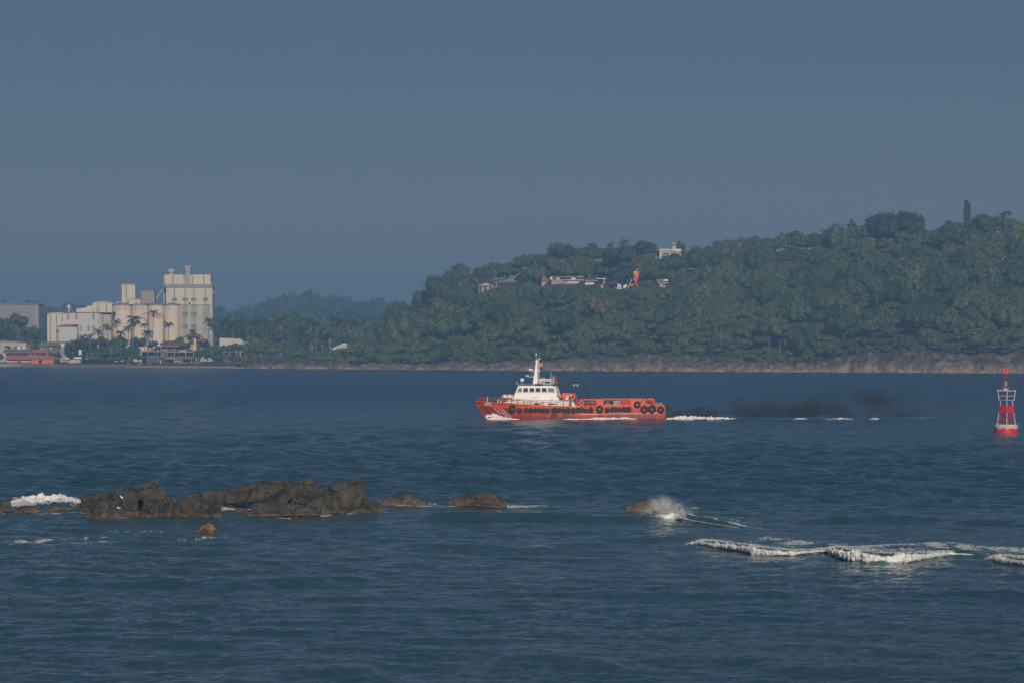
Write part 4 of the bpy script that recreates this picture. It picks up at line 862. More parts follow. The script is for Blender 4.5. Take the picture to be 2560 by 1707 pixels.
# ------------------------------------------------------------------ buildings
W_cream = pm('cream_render', (.66,.60,.48), (.60,.54,.43), .12, .8)
W_silo = pm('silo_concrete', (.74,.64,.50), (.68,.59,.47), .1, .8, stretch=(1,1,.15))
W_blue = pm('pale_blue_cladding', (.56,.58,.54), (.52,.54,.52), .2, .7)
W_tan = pm('tan_wall', (.52,.44,.35), (.47,.40,.33), .2, .8)
W_stripe = pm('brown_grey_panel', (.30,.27,.22), (.26,.24,.20), .4, .8)
W_grey = pm('grey_cladding', (.34,.30,.27), (.31,.28,.25), .2, .8)
W_conc = pm('weathered_concrete', (.46,.43,.36), (.36,.34,.30), .35, .9, stretch=(1,1,.2))
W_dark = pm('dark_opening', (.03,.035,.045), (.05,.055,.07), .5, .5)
W_win = pm('grey_louvre', (.17,.16,.16), (.22,.21,.20), 1, .6)
W_roofg = pm('slate_grey_roof', (.16,.16,.17), (.21,.21,.21), .6, .8)
W_skirt = pm('metal_sheet_roof', (.33,.33,.32), (.28,.28,.28), .5, .5, stretch=(6,1,1))
W_red = pm('terracotta_tiles', (.30,.12,.08), (.22,.09,.065), .7, .85)
W_orange = pm('orange_paint', (.66,.17,.08), (.60,.15,.075), .5, .75)
W_rust = pm('rust_red_paint', (.36,.11,.08), (.31,.09,.07), .6, .8)
W_white = pm('white_paint', (.80,.78,.74), (.72,.70,.66), .5, .7)
W_wood = pm('pale_timber', (.50,.36,.22), (.42,.30,.19), 1, .8)
W_brown = pm('brown_roof', (.16,.095,.07), (.12,.075,.06), .8, .85)
W_green = pm('dull_green_wall', (.16,.19,.13), (.13,.16,.11), .4, .85)
W_tent = pm('tent_cloth', (.76,.70,.60), (.70,.64,.56), .3, .8)
W_teal = pm('teal_paint', (.06,.20,.22))
class B3:
    """building set at distance d; boxes given by picture px,py at that distance plus real depths"""
    def __init__(s, name, px, d, label, cat, group=None, rz=0.0, zg=2.0):
        s.d = d; s.x0 = (px-CX)/FPX*d; s.e = empty(name, (s.x0, d, zg), label, cat, group, rz); s.zg = zg
    def X(s, px): return (px-CX)/FPX*s.d-s.x0
    def Z(s, py): return float(z_at(0, py, s.d))-s.zg
    def box(s, name, mat, a, b, t, u, y0=0.0, y1=10.0, parent=None, bevel=0):
        """a,b picture left/right; t,u picture top/bottom (u None = to the ground)"""
        return MB().box(s.X(a), s.X(b), y0, y1, 0 if u is None else s.Z(u), s.Z(t)).build(name, mat, parent or s.e, bevel=bevel)
    def prism(s, name, mat, pts, y0, y1, parent=None):
        return MB().prism([(s.X(a), s.Z(b)) for a, b in pts][::-1], y0, y1).build(name, mat, parent or s.e)
k5 = 640/2352.
def c5(x): return x*k5
def r5(y): return 640+y*k5
# --- the big tower block
t = B3('factory_tower', c5(1740), 2000, 'tall cream factory tower with brown vertical stripes, tallest building at the left', 'factory')
wl = t.box('wall', W_cream, c5(1509), c5(1932), r5(172), r5(262), 1.6, 15)
low = t.box('wall', W_cream, c5(1526), c5(1951), r5(292), r5(446), 0, 17)
low2 = t.box('frame_wall', W_conc, c5(1648), c5(1953), r5(446), None, .6, 17)
sk = MB().hexa([(t.X(c5(1515)), -.4, t.Z(r5(293))), (t.X(c5(1954)), -.4, t.Z(r5(293))), (t.X(c5(1954)), 17, t.Z(r5(293))), (t.X(c5(1515)), 17, t.Z(r5(293)))],
               [(t.X(c5(1506)), 1.5, t.Z(r5(260))), (t.X(c5(1935)), 1.5, t.Z(r5(260))), (t.X(c5(1935)), 15, t.Z(r5(260))), (t.X(c5(1506)), 15, t.Z(r5(260)))]).build('skirt_roof', W_skirt, t.e)
for x in (1585, 1690, 1765, 1870): t.box('stripe', W_stripe, c5(x-5), c5(x+5), r5(173), r5(260), 1.45, 1.6)
for x in (1603, 1702, 1781, 1889):
    t.box('stripe', W_stripe, c5(x-5), c5(x+5), r5(294), r5(446), -.15, 0)
    t.box('louvre', W_win, c5(x-25), c5(x+25), r5(386), r5(411), -.35, -.16)
for x in (1702, 1781, 1889):
    t.box('stripe', W_stripe, c5(x-5), c5(x+5), r5(450), r5(715), .45, .6)
    for y in ((517, 546), (630, 656)):
        if x != 1889 or y[0] == 517: t.box('louvre', W_win if x != 1889 else W_grey, c5(x-25), c5(x+25), r5(y[0]), r5(y[1]), .2, .44)
for x in (1655, 1740, 1828, 1845, 1932, 1946): t.box('pilaster', W_cream, c5(x-4), c5(x+4), r5(449), r5(718), .35, .6)
for y in (447, 556, 660): t.box('floor_band', W_conc, c5(1646), c5(1955), r5(y), r5(y+5), .25, .6)
t.box('side_wall', W_grey, c5(1487), c5(1510), r5(188), r5(262), 6, 14); t.box('side_wall', W_grey, c5(1489), c5(1526), r5(262), None, 6, 16)  # tower's left side in grey: its shade painted as wall colour
t.box('louvre', W_dark, c5(1736), c5(1751), r5(428), r5(441), -.3, 0)
t.box('loudspeaker_bracket', W_white, c5(1932), c5(1953), r5(252), r5(256), 3, 3.5); t.box('loudspeaker_bracket', W_white, c5(1951), c5(1968), r5(333), r5(339), 3, 3.5)
MB().lathe([(1.0, 0), (1.0, .9), (1.7, 1.3), (1.9, 2.4), (1.4, 3.0), (0.01, 3.1)], (t.X(c5(1563)), 6, t.Z(r5(173))), 18).build('roof_vent', W_tan, t.e, smooth=False)
# bucket elevator in front of the upper wall
el = t.box('elevator_casing', pm('dusty_steel', (.30,.28,.27), (.42,.40,.39), 1.2, .7, contrast=(.45, .55)), c5(1706), c5(1744), r5(92), r5(276), .2, 1.5)
hopper = MB().hexa([(t.X(c5(1708)), .0, t.Z(r5(150))), (t.X(c5(1742)), .0, t.Z(r5(150))), (t.X(c5(1742)), 1.6, t.Z(r5(150))), (t.X(c5(1708)), 1.6, t.Z(r5(150)))], [(t.X(c5(1697)), -.3, t.Z(r5(90))), (t.X(c5(1752)), -.3, t.Z(r5(90))), (t.X(c5(1752)), 1.9, t.Z(r5(90))), (t.X(c5(1697)), 1.9, t.Z(r5(90)))]).build('elevator_head', pm('dusty_steel', (.3,.3,.3)), t.e)
for x in (1689, 1759):
    mb = MB(); mb.box(t.X(c5(x-2)), t.X(c5(x+2)), -.3, 0, t.Z(r5(172)), t.Z(r5(88))); mb.box(t.X(c5(x-2)), t.X(c5(x+2)), 1.5, 1.8, t.Z(r5(172)), t.Z(r5(88)))
    for y in (92, 110, 130, 150): mb.box(t.X(c5(x-5)), t.X(c5(x+5)), -.35, 1.85, t.Z(r5(y+3)), t.Z(r5(y)))
    mb.build('red_frame', W_rust, t.e)
MB().tube([(t.X(c5(1490)), 8, t.Z(r5(295))), (t.X(c5(1420)), 8, t.Z(r5(392)))], .2, 6).build('conveyor_pipe', W_white, t.e)
# --- four silos
M_letr = pm('red_lettering', (.62,.10,.14), (.58,.12,.16), 1); M_letg = pm('faded_lettering', (.40,.36,.32), (.50,.45,.39), 1.5)
sil = [(1026, 1200, 'first silo from the left, with a row of four faded marks under its rim', (1074, 1100, 1126, 1152)), (1206, 1352, 'second silo from the left, with faded marks and the red arc behind the palms', (1226, 1254, 1288, 1315)), (1358, 1498, 'third silo from the left, behind the tallest palm, with red lettering', ()), (1502, 1645, 'rightmost silo, nearest the tall tower, behind the lone palm', (1535, 1560, 1583))]
silos = []
for i, (a, b, lb, marks) in enumerate(sil):
    s = B3('silo', c5((a+b)/2), 1985, lb, 'silo', 'row of four cream silos'); silos.append(s)
    rad = s.X(c5(b)); top = s.Z(r5(456)); cy = rad
    MB().lathe([(rad, 0), (rad, top)], (0, cy, 0), 48).build('wall', W_silo, s.e, smooth=False)
    MB().lathe([(rad*1.03, 0), (rad*1.03, .7), (rad*.2, 1.3), (.01, 1.35)], (0, cy, top), 48).build('rim', pm('silo_roof_edge', (.20,.19,.20), (.26,.24,.24), .4), s.e)
    for j, x in enumerate(marks):
        w_ = c5(10)/FPX*1985; q = random.Random(i*10+j); mb = MB()
        for u in range(3):
            for v in range(4):
                if q.random() < (.72 if i < 2 else .3):
                    xx = s.X(c5(x))-w_+u*w_*.62; z0 = s.Z(r5(500))+v*1.15
                    yy = cy-math.sqrt(max(0, rad*rad-(xx+w_*.3)**2))-.12; mb.box(xx, xx+w_*.55, yy, yy+.25, z0, z0+.95)
        if mb.v: mb.build('faded_mark', M_letg, s.e)
    for x, h in ((a+2, 1.6),):
        MB().tube([(s.X(c5(x)), -.2+cy*.9, top-5), (s.X(c5(x)), cy*.9-.2, top)], .18, 6).build('downpipe', W_tan, s.e)
def text_mesh(txt, size, bold=0.0):
    cu = bpy.data.curves.new('lettering', 'FONT'); cu.body = txt; cu.size = size; cu.align_x = 'LEFT'; cu.extrude = .0; cu.offset = bold
    o = bpy.data.objects.new('tmp', cu); col.objects.link(o); dg = bpy.context.evaluated_depsgraph_get(); me = bpy.data.meshes.new_from_object(o.evaluated_get(dg)); bpy.data.objects.remove(o)
    v = np.array([x.co[:] for x in me.vertices]); f = [tuple(p.vertices) for p in me.polygons]; return v, f
def on_silo(s, v3, f, name, mat, off=.10):
    rad = s.X(c5([q for q in sil][silos.index(s)][1])); cy = rad
    V = [(x, cy-math.sqrt(max(.01, rad*rad-x*x))-off, z) for x, z in v3]; MB().add(V, f).build(name, mat, s.e)
s3 = silos[2]; v, f = text_mesh('INSEE', 3.6, .08); wv = v[:, 0].max(); x1 = s3.X(c5(1496)); x0 = s3.X(c5(1402))
on_silo(s3, [((p[0]/wv)*(x1-x0)+x0, s3.Z(r5(572))+p[1]) for p in v], f, 'red_lettering', M_letr)
def ribbon(s, pts, w_, name):
    P2 = [(s.X(c5(x)), s.Z(r5(y))) for x, y in pts]; V = []; F = []; Q = []
    for i in range(len(P2)-1):
        for k in range(6): u = k/6; Q.append((P2[i][0]*(1-u)+P2[i+1][0]*u, P2[i][1]*(1-u)+P2[i+1][1]*u))
    Q.append(P2[-1])
    for x, z in Q: V += [(x, z-w_), (x, z+w_)]
    for i in range(len(Q)-1): F.append((2*i, 2*i+2, 2*i+3, 2*i+1))
    on_silo(s, V, F, name, M_letr, .12)
ribbon(silos[1], [(1272,582),(1290,555),(1310,537),(1330,530),(1350,528)], .22, 'red_arc'); ribbon(s3, [(1359,529),(1380,533),(1405,545),(1425,560)], .2, 'red_arc')
ribbon(silos[1], [(1272,560),(1295,566),(1318,578),(1335,592),(1350,608)], .28, 'red_arc'); ribbon(silos[1], [(1285,572),(1305,573),(1325,572)], .22, 'red_arc'); ribbon(silos[3], [(1505,588),(1514,600)], .3, 'red_arc')
# --- headhouses on the silos
h = B3('elevator_tower', c5(1180), 1992, 'narrow cream tower with one brown stripe standing on the left silo', 'tower', zg=float(z_at(0, r5(446), 1992)))
h.box('wall', W_cream, c5(1119), c5(1242), r5(264), r5(446), 0, 8); h.box('stripe', W_stripe, c5(1155), c5(1166), r5(265), r5(430), -.15, 0); h.box('roof_edge', W_tan, c5(1115), c5(1246), r5(260), r5(265), -.3, 8.3)
h.box('base_frame', W_roofg, c5(1122), c5(1232), r5(434), r5(441), -.35, -.16); h.box('bracket', W_tan, c5(1095), c5(1119), r5(281), r5(286), 2, 2.5)
h = B3('roof_shed', c5(1240), 1986, 'small cream shed with a sloping roof beside the narrow tower on the silos', 'shed', zg=float(z_at(0, r5(446), 1986)))
h.prism('wall', W_cream, [(c5(1182),r5(446)),(c5(1182),r5(390)),(c5(1296),r5(408)),(c5(1296),r5(446))], 0, 6); h.prism('roof', W_tan, [(c5(1178),r5(390)),(c5(1178),r5(384)),(c5(1232),r5(386)),(c5(1300),r5(404)),(c5(1300),r5(409))], -.3, 6.3); h.box('door', W_stripe, c5(1253), c5(1258), r5(424), r5(446), -.12, 0)
h = B3('roof_plant_house', c5(1351), 1995, 'windowless brown-grey box house on the middle silos', 'plant house', zg=float(z_at(0, r5(446), 1995)))
h.box('wall', W_grey, c5(1300), c5(1419), r5(326), r5(440), 0, 9); h.prism('roof', W_skirt, [(c5(1298),r5(327)),(c5(1314),r5(320)),(c5(1405),r5(321)),(c5(1422),r5(327))], -.2, 9.2); h.box('side_wall', W_win, c5(1282), c5(1300), r5(330), r5(446), 3, 9); h.box('vent', W_win, c5(1366), c5(1384), r5(420), r5(426), -.15, 0)  # side wall's darker grey paints in the shade on that side
# --- the factory hall at the left
t = B3('factory_hall', c5(700), 1975, 'wide cream and pale blue factory hall at the left, in front of the silos', 'factory', zg=3)
t.box('wall', W_cream, c5(434), c5(616), r5(531), None, 0, 20); t.box('wall', W_cream, c5(616), c5(723), r5(522), None, .3, 20); bl = t.box('wall', W_blue, c5(723), c5(902), r5(522), None, .3, 20); t.box('wall', W_tan, c5(902), c5(945), r5(524), None, 1.2, 20); t.box('wall', W_tan, c5(945), c5(1018), r5(524), None, 2.0, 20)
t.box('roof_edge', W_roofg, c5(616), c5(1046), r5(517), r5(523), -.2, 20.5); t.prism('roof', W_tan, [(c5(432),r5(533)),(c5(470),r5(520)),(c5(560),r5(519)),(c5(618),r5(531))], -.2, 20); t.box('roof_bracket', W_roofg, c5(1012), c5(1034), r5(523), r5(545), 1, 3)
for x in (464, 520): t.box('stripe', W_stripe, c5(x-5), c5(x+5), r5(540), r5(785), -.15, 0)
t.box('stripe', W_stripe, c5(566), c5(575), r5(533), r5(607), -.15, 0); t.box('stripe', W_win, c5(934), c5(946), r5(530), r5(610), 1.0, 1.2)
for x, y0, y1 in ((627, 530, 585), (702, 530, 585), (858, 530, 585), (741, 638, 690), (815, 638, 690), (858, 638, 690)):
    wn = t.box('louvre_window', W_win, c5(x-11), c5(x+11), r5(y0), r5(y1), .12, .3)
    for j in range(5):
        yy = y0+6+(y1-y0-10)*j/4.4; mb = MB(); mb.box(t.X(c5(x-9)), t.X(c5(x+9)), .0, .14, t.Z(r5(yy+3)), t.Z(r5(yy))); mb.build('slat', W_cream, wn)
for a, b, y in ((728, 756, 583), (806, 828, 584)): t.box('sill', W_win, c5(a), c5(b), r5(y), r5(y+2), .1, .3)
t.box('annex_wall', W_blue, c5(552), c5(722), r5(652), None, -7, 0); t.prism('annex_roof', W_roofg, [(c5(541),r5(654)),(c5(543),r5(643)),(c5(612),r5(628)),(c5(722),r5(629)),(c5(700),r5(636)),(c5(650),r5(652))], -7.4, 0)
t = B3('roof_hall', c5(900), 1990, 'low-gabled cream hall stepping up on the factory roof, left of the silos', 'factory', zg=float(z_at(0, r5(520), 1990)))
t.prism('wall', W_cream, [(c5(850),r5(519)),(c5(850),r5(430)),(c5(905),r5(422)),(c5(980),r5(421)),(c5(1046),r5(440)),(c5(1046),r5(519))], 0, 14); t.box('wall', W_tan, c5(888), c5(918), r5(430), r5(519), -.3, 0); t.box('stripe', W_stripe, c5(973), c5(983), r5(430), r5(515), -.15, 0)
t.prism('roof', W_tan, [(c5(846),r5(431)),(c5(848),r5(427)),(c5(905),r5(417)),(c5(985),r5(417)),(c5(1050),r5(437)),(c5(1050),r5(441)),(c5(980),r5(421.5)),(c5(905),r5(421.8))], -.5, 14.5)
t.box('wall', W_cream, c5(802), c5(888), r5(460), r5(519), -.6, 10); t.prism('wall', W_cream, [(c5(704),r5(519)),(c5(704),r5(486)),(c5(820),r5(472)),(c5(860),r5(472)),(c5(888),r5(474)),(c5(888),r5(519))], -1.5, 8); t.box('roof', W_tan, c5(798), c5(850), r5(457), r5(461), -1, 10); t.box('vent', W_win, c5(855), c5(866), r5(490), r5(499), -1.7, -1.5)
t = B3('roof_hopper', c5(626), 1985, 'small dome-topped hopper on a splayed frame on the factory roof', 'hopper', zg=float(z_at(0, r5(520), 1985)))
MB().lathe([(.35, 0), (.35, 1.4), (.55, 1.9), (.95, 2.2), (1.0, 3.5), (.85, 3.8), (.01, 4.0)], (0, 3, 0), 16).build('hopper_body', W_cream, t.e)
mb = MB()
for s in (-1, 1): mb.tube([(s*.7, 2, 2.4), (s*1.5, 2, .9), (s*2.7, 2, 0)], .11, 6); mb.tube([(s*.7, 4, 2.4), (s*1.5, 4, .9), (s*2.7, 4, 0)], .11, 6)
mb.build('splayed_frame', W_roofg, t.e)
# the hazy hall at the far left
t = B3('grey_hall', 20, 2750, 'large faint grey hall fading into the haze at the far left', 'hall')
t.box('wall', W_grey, -60, 97, 760, None, 0, 30); t.prism('roof', W_roofg, [(-64,760),(-40,756),(95,758),(99,761)], -1, 31); t.box('pillar', W_conc, 88, 94, 762, None, -.6, 0)
# --- warehouse, green house, orange restaurant and the small things around
t = B3('warehouse', 25, 1955, 'long beige warehouse with a shallow curved roof at the left edge', 'warehouse')
t.box('wall', W_tan, -60, 66, r5(792), None, 0, 18); t.prism('roof', W_conc, [(-62,r5(792)),(-62,r5(784)),(0,r5(780)),(30,r5(783)),(66,r5(796)),(67,r5(800)),(30,r5(789))], -.5, 18.5)
t.box('door', W_teal, 34, 43, r5(826), None, -.2, 0); t.box('door', W_white, 44, 50, r5(830), None, -.2, 0); t.box('door', W_win, 51, 54, r5(830), None, -.2, 0); t.box('door', W_blue, 56, 64, r5(826), None, -.2, 0)
t = B3('red_kiosk', 71, 1948, 'small dark red building at the right end of the beige warehouse', 'kiosk'); t.box('wall', W_rust, 65, 76, r5(820), None, 0, 4); t.box('roof', W_roofg, 64, 77, r5(816), r5(820), -.3, 4.3); t.box('window', W_white, 72, 74, r5(852), r5(857), -.1, 0)
t = B3('gabled_house', 122, 1945, 'dull green house with a dark slate gable roof in front of the factory hall', 'house')
t.box('wall', W_green, 99, 147, r5(818), None, 0, 8); t.prism('wall', W_green, [(98,r5(862)),(98,r5(825)),(105,r5(795)),(118,r5(826)),(118,r5(862))], -.4, 0)
MB().hexa([(t.X(116), -1.2, t.Z(r5(827))), (t.X(150), -1.2, t.Z(r5(822))), (t.X(150), 9, t.Z(r5(822))), (t.X(116), 9, t.Z(r5(827)))], [(t.X(102), 3.5, t.Z(r5(788))), (t.X(142), 3.5, t.Z(r5(786))), (t.X(142), 4.5, t.Z(r5(786))), (t.X(102), 4.5, t.Z(r5(788)))]).build('roof', W_roofg, t.e)
MB().hexa([(t.X(96), -1.0, t.Z(r5(824))), (t.X(117), -1.0, t.Z(r5(828))), (t.X(117), 8, t.Z(r5(828))), (t.X(96), 8, t.Z(r5(824)))], [(t.X(101), 2.5, t.Z(r5(790))), (t.X(103), 2.5, t.Z(r5(789))), (t.X(103), 4, t.Z(r5(789))), (t.X(101), 4, t.Z(r5(790)))]).build('roof', W_roofg, t.e)
for x in (121, 137): fr = t.box('window', W_dark, x, x+7, r5(836), r5(857), -.15, 0); t.box('shutter', W_white if x < 130 else W_rust, x+4, x+7, r5(836), r5(857), -.25, -.16, parent=fr)
t.box('window', W_white, 103, 104.5, r5(845), r5(855), -.55, -.4)
t = B3('small_outbuilding', 155, 1950, 'small grey outbuilding with a pale panel, right of the green house', 'outbuilding'); t.box('wall', W_grey, 147, 190, r5(790), None, 0, 5); t.box('panel', W_white, 152, 160, r5(806), r5(832), -.15, 0); t.box('roof', W_roofg, 145, 192, r5(784), r5(790), -.4, 5.4)
t = B3('orange_restaurant', 70, 1918, 'two-storey orange and red restaurant with long tiled roofs on the left shore', 'restaurant')
t.box('wall', W_rust, 12, 113, r5(889), r5(920), 4, 10); t.box('wall', W_dark, 16, 136, r5(950), None, 2.5, 10)
def slope(t, name, mat, a, b, ytop, ybot, y0, y1, inset=2):
    return MB().hexa([(t.X(a), y0, t.Z(ybot)), (t.X(b), y0, t.Z(ybot)), (t.X(b), y1, t.Z(ybot)), (t.X(a), y1, t.Z(ybot))], [(t.X(a+inset), y0+(y1-y0)*.55, t.Z(ytop)), (t.X(b-inset), y0+(y1-y0)*.55, t.Z(ytop)), (t.X(b-inset), y0+(y1-y0)*.6, t.Z(ytop)), (t.X(a+inset), y0+(y1-y0)*.6, t.Z(ytop))]).build(name, mat, t.e)
slope(t, 'roof', W_roofg, 5, 79, r5(857), r5(884), 1.5, 10.5); t.box('fascia', W_rust, 4, 79, r5(881), r5(889), 1.3, 1.6); slope(t, 'roof', W_orange, 77, 114, r5(858), r5(889), 1.3, 10.5, 1)
t.box('gallery_opening', W_dark, 20, 113, r5(891), r5(917), 3.2, 3.9)
for x in (35, 52, 71, 76, 84, 91, 97, 102): t.box('post', W_white if x in (71, 76, 84) else W_orange, x-.5, x+.5, r5(889), r5(918), 2.6, 2.9)
t.box('end_wall', W_rust, 113, 120, r5(868), r5(920), 2.6, 10); slope(t, 'lower_roof', W_orange, 13, 136, r5(917), r5(944), -1.5, 7, 1); t.box('fascia', W_rust, 13, 136, r5(943), r5(948), -1.6, -1.3)
for a, b in ((81, 98), (105, 120), (121, 134)): t.box('orange_panel', W_orange, a, b, r5(946), r5(984), -1.2, -.8)
t.box('counter', W_white, 17, 43, r5(966), r5(971), -.9, -.5); t.box('counter', W_white, 52, 80, r5(966), r5(971), -.9, -.5)
for j in range(11): t.box('dining_chair_back', W_white, 18+j*5.6, 20.5+j*5.6, r5(960), r5(979), -.4, -.2)
for x in (14, 48, 80, 98, 105, 135): t.box('post', W_rust, x-.6, x+.6, r5(946), None, -1.0, -.6)
t = B3('sea_wall', 110, 1903, 'low grey-brown stone sea wall below the orange restaurant', 'wall', zg=0)
wm = pm('rubble_wall', (.22,.18,.15), (.32,.26,.21), .5, .9, .25); t.box('wall', wm, -60, 136, r5(986), r5(1022), 0, 3); t.box('wall', wm, 136, 212, r5(992), r5(1024), .5, 3)
t = B3('white_terrace', 185, 1925, 'white slatted terrace half hidden behind dark trees right of the sea wall', 'terrace')
t.box('parapet', W_white, 161, 172, r5(930), r5(944), 0, .4); t.box('parapet', W_white, 186, 203, r5(925), r5(942), 0, .4); t.box('wall', W_white, 196, 203, r5(860), r5(905), 1, 4)
for j in range(9): t.box('slat', W_white, 173+j*3.3, 174.8+j*3.3, r5(950), r5(980), -.2, 0)
t.box('floor', W_dark, 160, 206, r5(944), r5(950), 0, 5)
# --- pergola hotel on the beach
t = B3('beach_hotel', 405, 1930, 'two-storey hotel with timber pergola frames and a brown hipped roof behind the beach', 'hotel')
t.box('shaded_wall', W_dark, 352, 484, r5(868), None, 4.5, 12); t.box('shaded_wall', W_dark, 386, 470, r5(826), r5(868), 4.5, 12)  # near-black walls stand in for the shade behind the pergola
def hip(t, mat, a, b, ytop, ybot, ta, tb, y0, y1, name='roof'):
    m_ = (y0+y1)/2
    return MB().hexa([(t.X(a), y0, t.Z(ybot)), (t.X(b), y0, t.Z(ybot)), (t.X(b), y1, t.Z(ybot)), (t.X(a), y1, t.Z(ybot))], [(t.X(ta), m_-.3, t.Z(ytop)), (t.X(tb), m_-.3, t.Z(ytop)), (t.X(tb), m_+.3, t.Z(ytop)), (t.X(ta), m_+.3, t.Z(ytop))]).build(name, mat, t.e)
hip(t, W_brown, 388, 470, r5(777), r5(826), 412, 452, 1, 13); t.box('eave', W_tan, 388, 448, r5(825), r5(829), .8, 1.1); t.prism('gable', W_white, [(390,r5(824)),(399,r5(808)),(402,r5(824))], .5, .95)
t.box('slab', W_wood, 350, 400, r5(873), r5(879), 0, 4.5); t.box('railing', W_white, 350, 384, r5(862), r5(864), 0, .15)
for j in range(12): t.box('baluster', W_white, 351+j*2.9, 351.4+j*2.9, r5(864), r5(873), 0, .1)
t.box('slab', W_wood, 415, 485, r5(879), r5(884), -.6, 4.5); t.box('slab', W_wood, 414, 445, r5(938), r5(944), -.6, 3.5); t.box('slab', W_rust, 456, 480, r5(938), r5(944), -.9, 3.5)
t.box('parapet', W_wood, 449, 463, r5(862), r5(880), -.5, -.1)
for a, y0, y1 in ((369,780,1000),(394,838,1000),(417,842,940),(436,845,1000),(464,850,944),(484,880,938),(350,875,1000),(383,829,875),(455,940,1000),(479,940,1000),(402,829,878)): t.box('post', W_wood, a-(.9 if a > 400 else .5), a+(.9 if a > 400 else .5), r5(y0), None if y1 == 1000 else r5(y1), -.5, -.1)
for a, b, y0, y1, m_ in ((374,390,884,930,W_blue),(397,404,840,870,W_blue),(405,413,842,872,W_grey),(424,434,845,876,W_blue),(440,456,888,930,W_win),(420,432,888,932,W_win),(399,410,886,930,W_blue),(461,478,890,930,W_win)): t.box('window', m_ if m_ != W_blue else pm('window_glass', (.10,.13,.16), (.16,.19,.22), .5, .2), a, b, r5(y0), r5(y1), 4.3, 4.5)
t.box('roof_tank', pm('blue_tank', (.04,.10,.28)), 374, 381, r5(780), r5(812), 2, 5); t.box('tank_stand', W_white, 366, 370, r5(790), r5(812), 1, 1.6)
t = B3('pavilion', 481, 1945, 'small cream pavilion with a red hipped roof above the trees right of the hotel', 'pavilion')
t.box('wall', pm('warm_cream', (.74,.58,.38), (.70,.54,.36), .4), 468, 490, r5(743), None, 0, 6); t.box('shaded_side', W_brown, 490, 497, r5(743), None, 1, 6); hip(t, W_red, 457, 506, r5(706), r5(746), 474, 487, -1.5, 8); hip(t, W_red, 492, 516, r5(752), r5(788), 505, 508, -1, 5, 'lower_roof'); t.box('post', W_rust, 471, 473.5, r5(745), None, -.3, 0)  # right side in dark brown, shade painted as wall colour
t = B3('tent_roof_restaurant', 585, 1925, 'dark open beach restaurant under a big white tent-like roof, right of the hotel', 'restaurant')
MB().hexa([(t.X(549), -1, t.Z(r5(829))), (t.X(610), -1, t.Z(r5(829))), (t.X(622), 12, t.Z(r5(826))), (t.X(549), 12, t.Z(r5(829)))], [(t.X(547), 5, t.Z(r5(752))), (t.X(600), 5, t.Z(r5(762))), (t.X(600), 6, t.Z(r5(762))), (t.X(547), 6, t.Z(r5(752)))]).build('roof', W_tent, t.e)
t.prism('roof', W_red, [(612,r5(790)),(618,r5(786)),(630,r5(812)),(627,r5(820))], 2, 8); t.box('fascia', pm('pale_blue_edge', (.42,.50,.56)), 549, 612, r5(828), r5(833), -1.1, -.8)
t.box('shaded_wall', W_dark, 552, 618, r5(835), None, 4, 11); t.box('slab', W_win, 560, 615, r5(878), r5(882), 0, 4)  # shade under the tent roof painted as a near-black wall
for x in (575, 600, 601.5, 560, 590, 612): t.box('post', W_wood if x > 595 else W_grey, x-.7, x+.7, r5(833), None, -.3, .0)
for x, y in ((566, 872), (590, 870), (570, 905), (596, 915)): t.box('hanging_sign', W_rust, x, x+4, r5(y), r5(y+8), .4, .6)
# --- the two low roofs in the bushes
for (a, ya, p, yp, b, yb, lb) in ((828, 871, 861, 857, 868, 860.5, 'low roof with a bright white edge in the shore bushes, left one'), (910, 869, 940, 858, 955, 864, 'low roof with a bright white edge in the shore bushes, right one')):
    d = float(shore_d(a))+52; t = B3('low_house', (a+b)/2, d, lb, 'house', 'low roofs in the shore bushes', zg=1.8)
    t.prism('wall', W_tan, [(a+4, ya+6), (a+4, ya-1), (p, yp+1.5), (b-1, yb+1), (b-1, ya+6)], .4, 9); t.prism('roof', W_white, [(a, ya), (p, yp), (b, yb), (b, yb+2.2), (p, yp+2.4), (a, ya+2.4)], 0, 9.5)
    t.box('window', W_white if a < 900 else W_dark, a+5, a+11, ya-.5, ya+5, .2, .4)
# --- hill houses
def HB(name, px, pyg, label, cat, **k):
    x, y, z = hill_find(px, pyg); t = B3(name, px, y, label, cat, zg=z-1.5, **k); return t
k7 = .2551
def c7(x): return 1140+x*k7
def r7(y): return 560+y*k7
t = HB('hill_house', 1215, 727, 'leftmost hill house, brown roof and small orange porch gable', 'house')
t.box('wall', W_green, c7(215), c7(430), r7(590), None, 1, 9); slope(t, 'roof', W_brown, c7(203), c7(380), r7(558), r7(590), 0, 9, 1); hip(t, W_brown, c7(360), c7(440), r7(570), r7(590), c7(375), c7(405), 0, 8, 'roof')
t.prism('gable', pm('orange_gable', (.78,.44,.22)), [(c7(232),r7(605)),(c7(292),r7(586)),(c7(350),r7(605))], -1.2, -.8); t.prism('bargeboard', W_white, [(c7(226),r7(605)),(c7(290),r7(581)),(c7(356),r7(605)),(c7(350),r7(607)),(c7(290),r7(586)),(c7(232),r7(607))], -1.5, -1.2); t.box('porch', W_dark, c7(240), c7(345), r7(606), r7(650), -.6, 0); t.box('porch_post', W_tan, c7(255), c7(272), r7(625), None, -1.2, -.8); t.box('door', pm('orange_gable', (.7,.4,.2)), c7(305), c7(320), r7(612), r7(650), -.9, -.7); t.box('porch_post', W_white, c7(350), c7(355), r7(606), r7(640), -1.2, -.9)
t.box('tarpaulin', pm('blue_sheet', (.10,.26,.55)), c7(352), c7(440), r7(618), r7(634), -1.4, .6)
t = HB('hip_roofed_house', 1272, 714, 'hip-roofed house with a large grey pyramid roof and pale curtained windows', 'house')
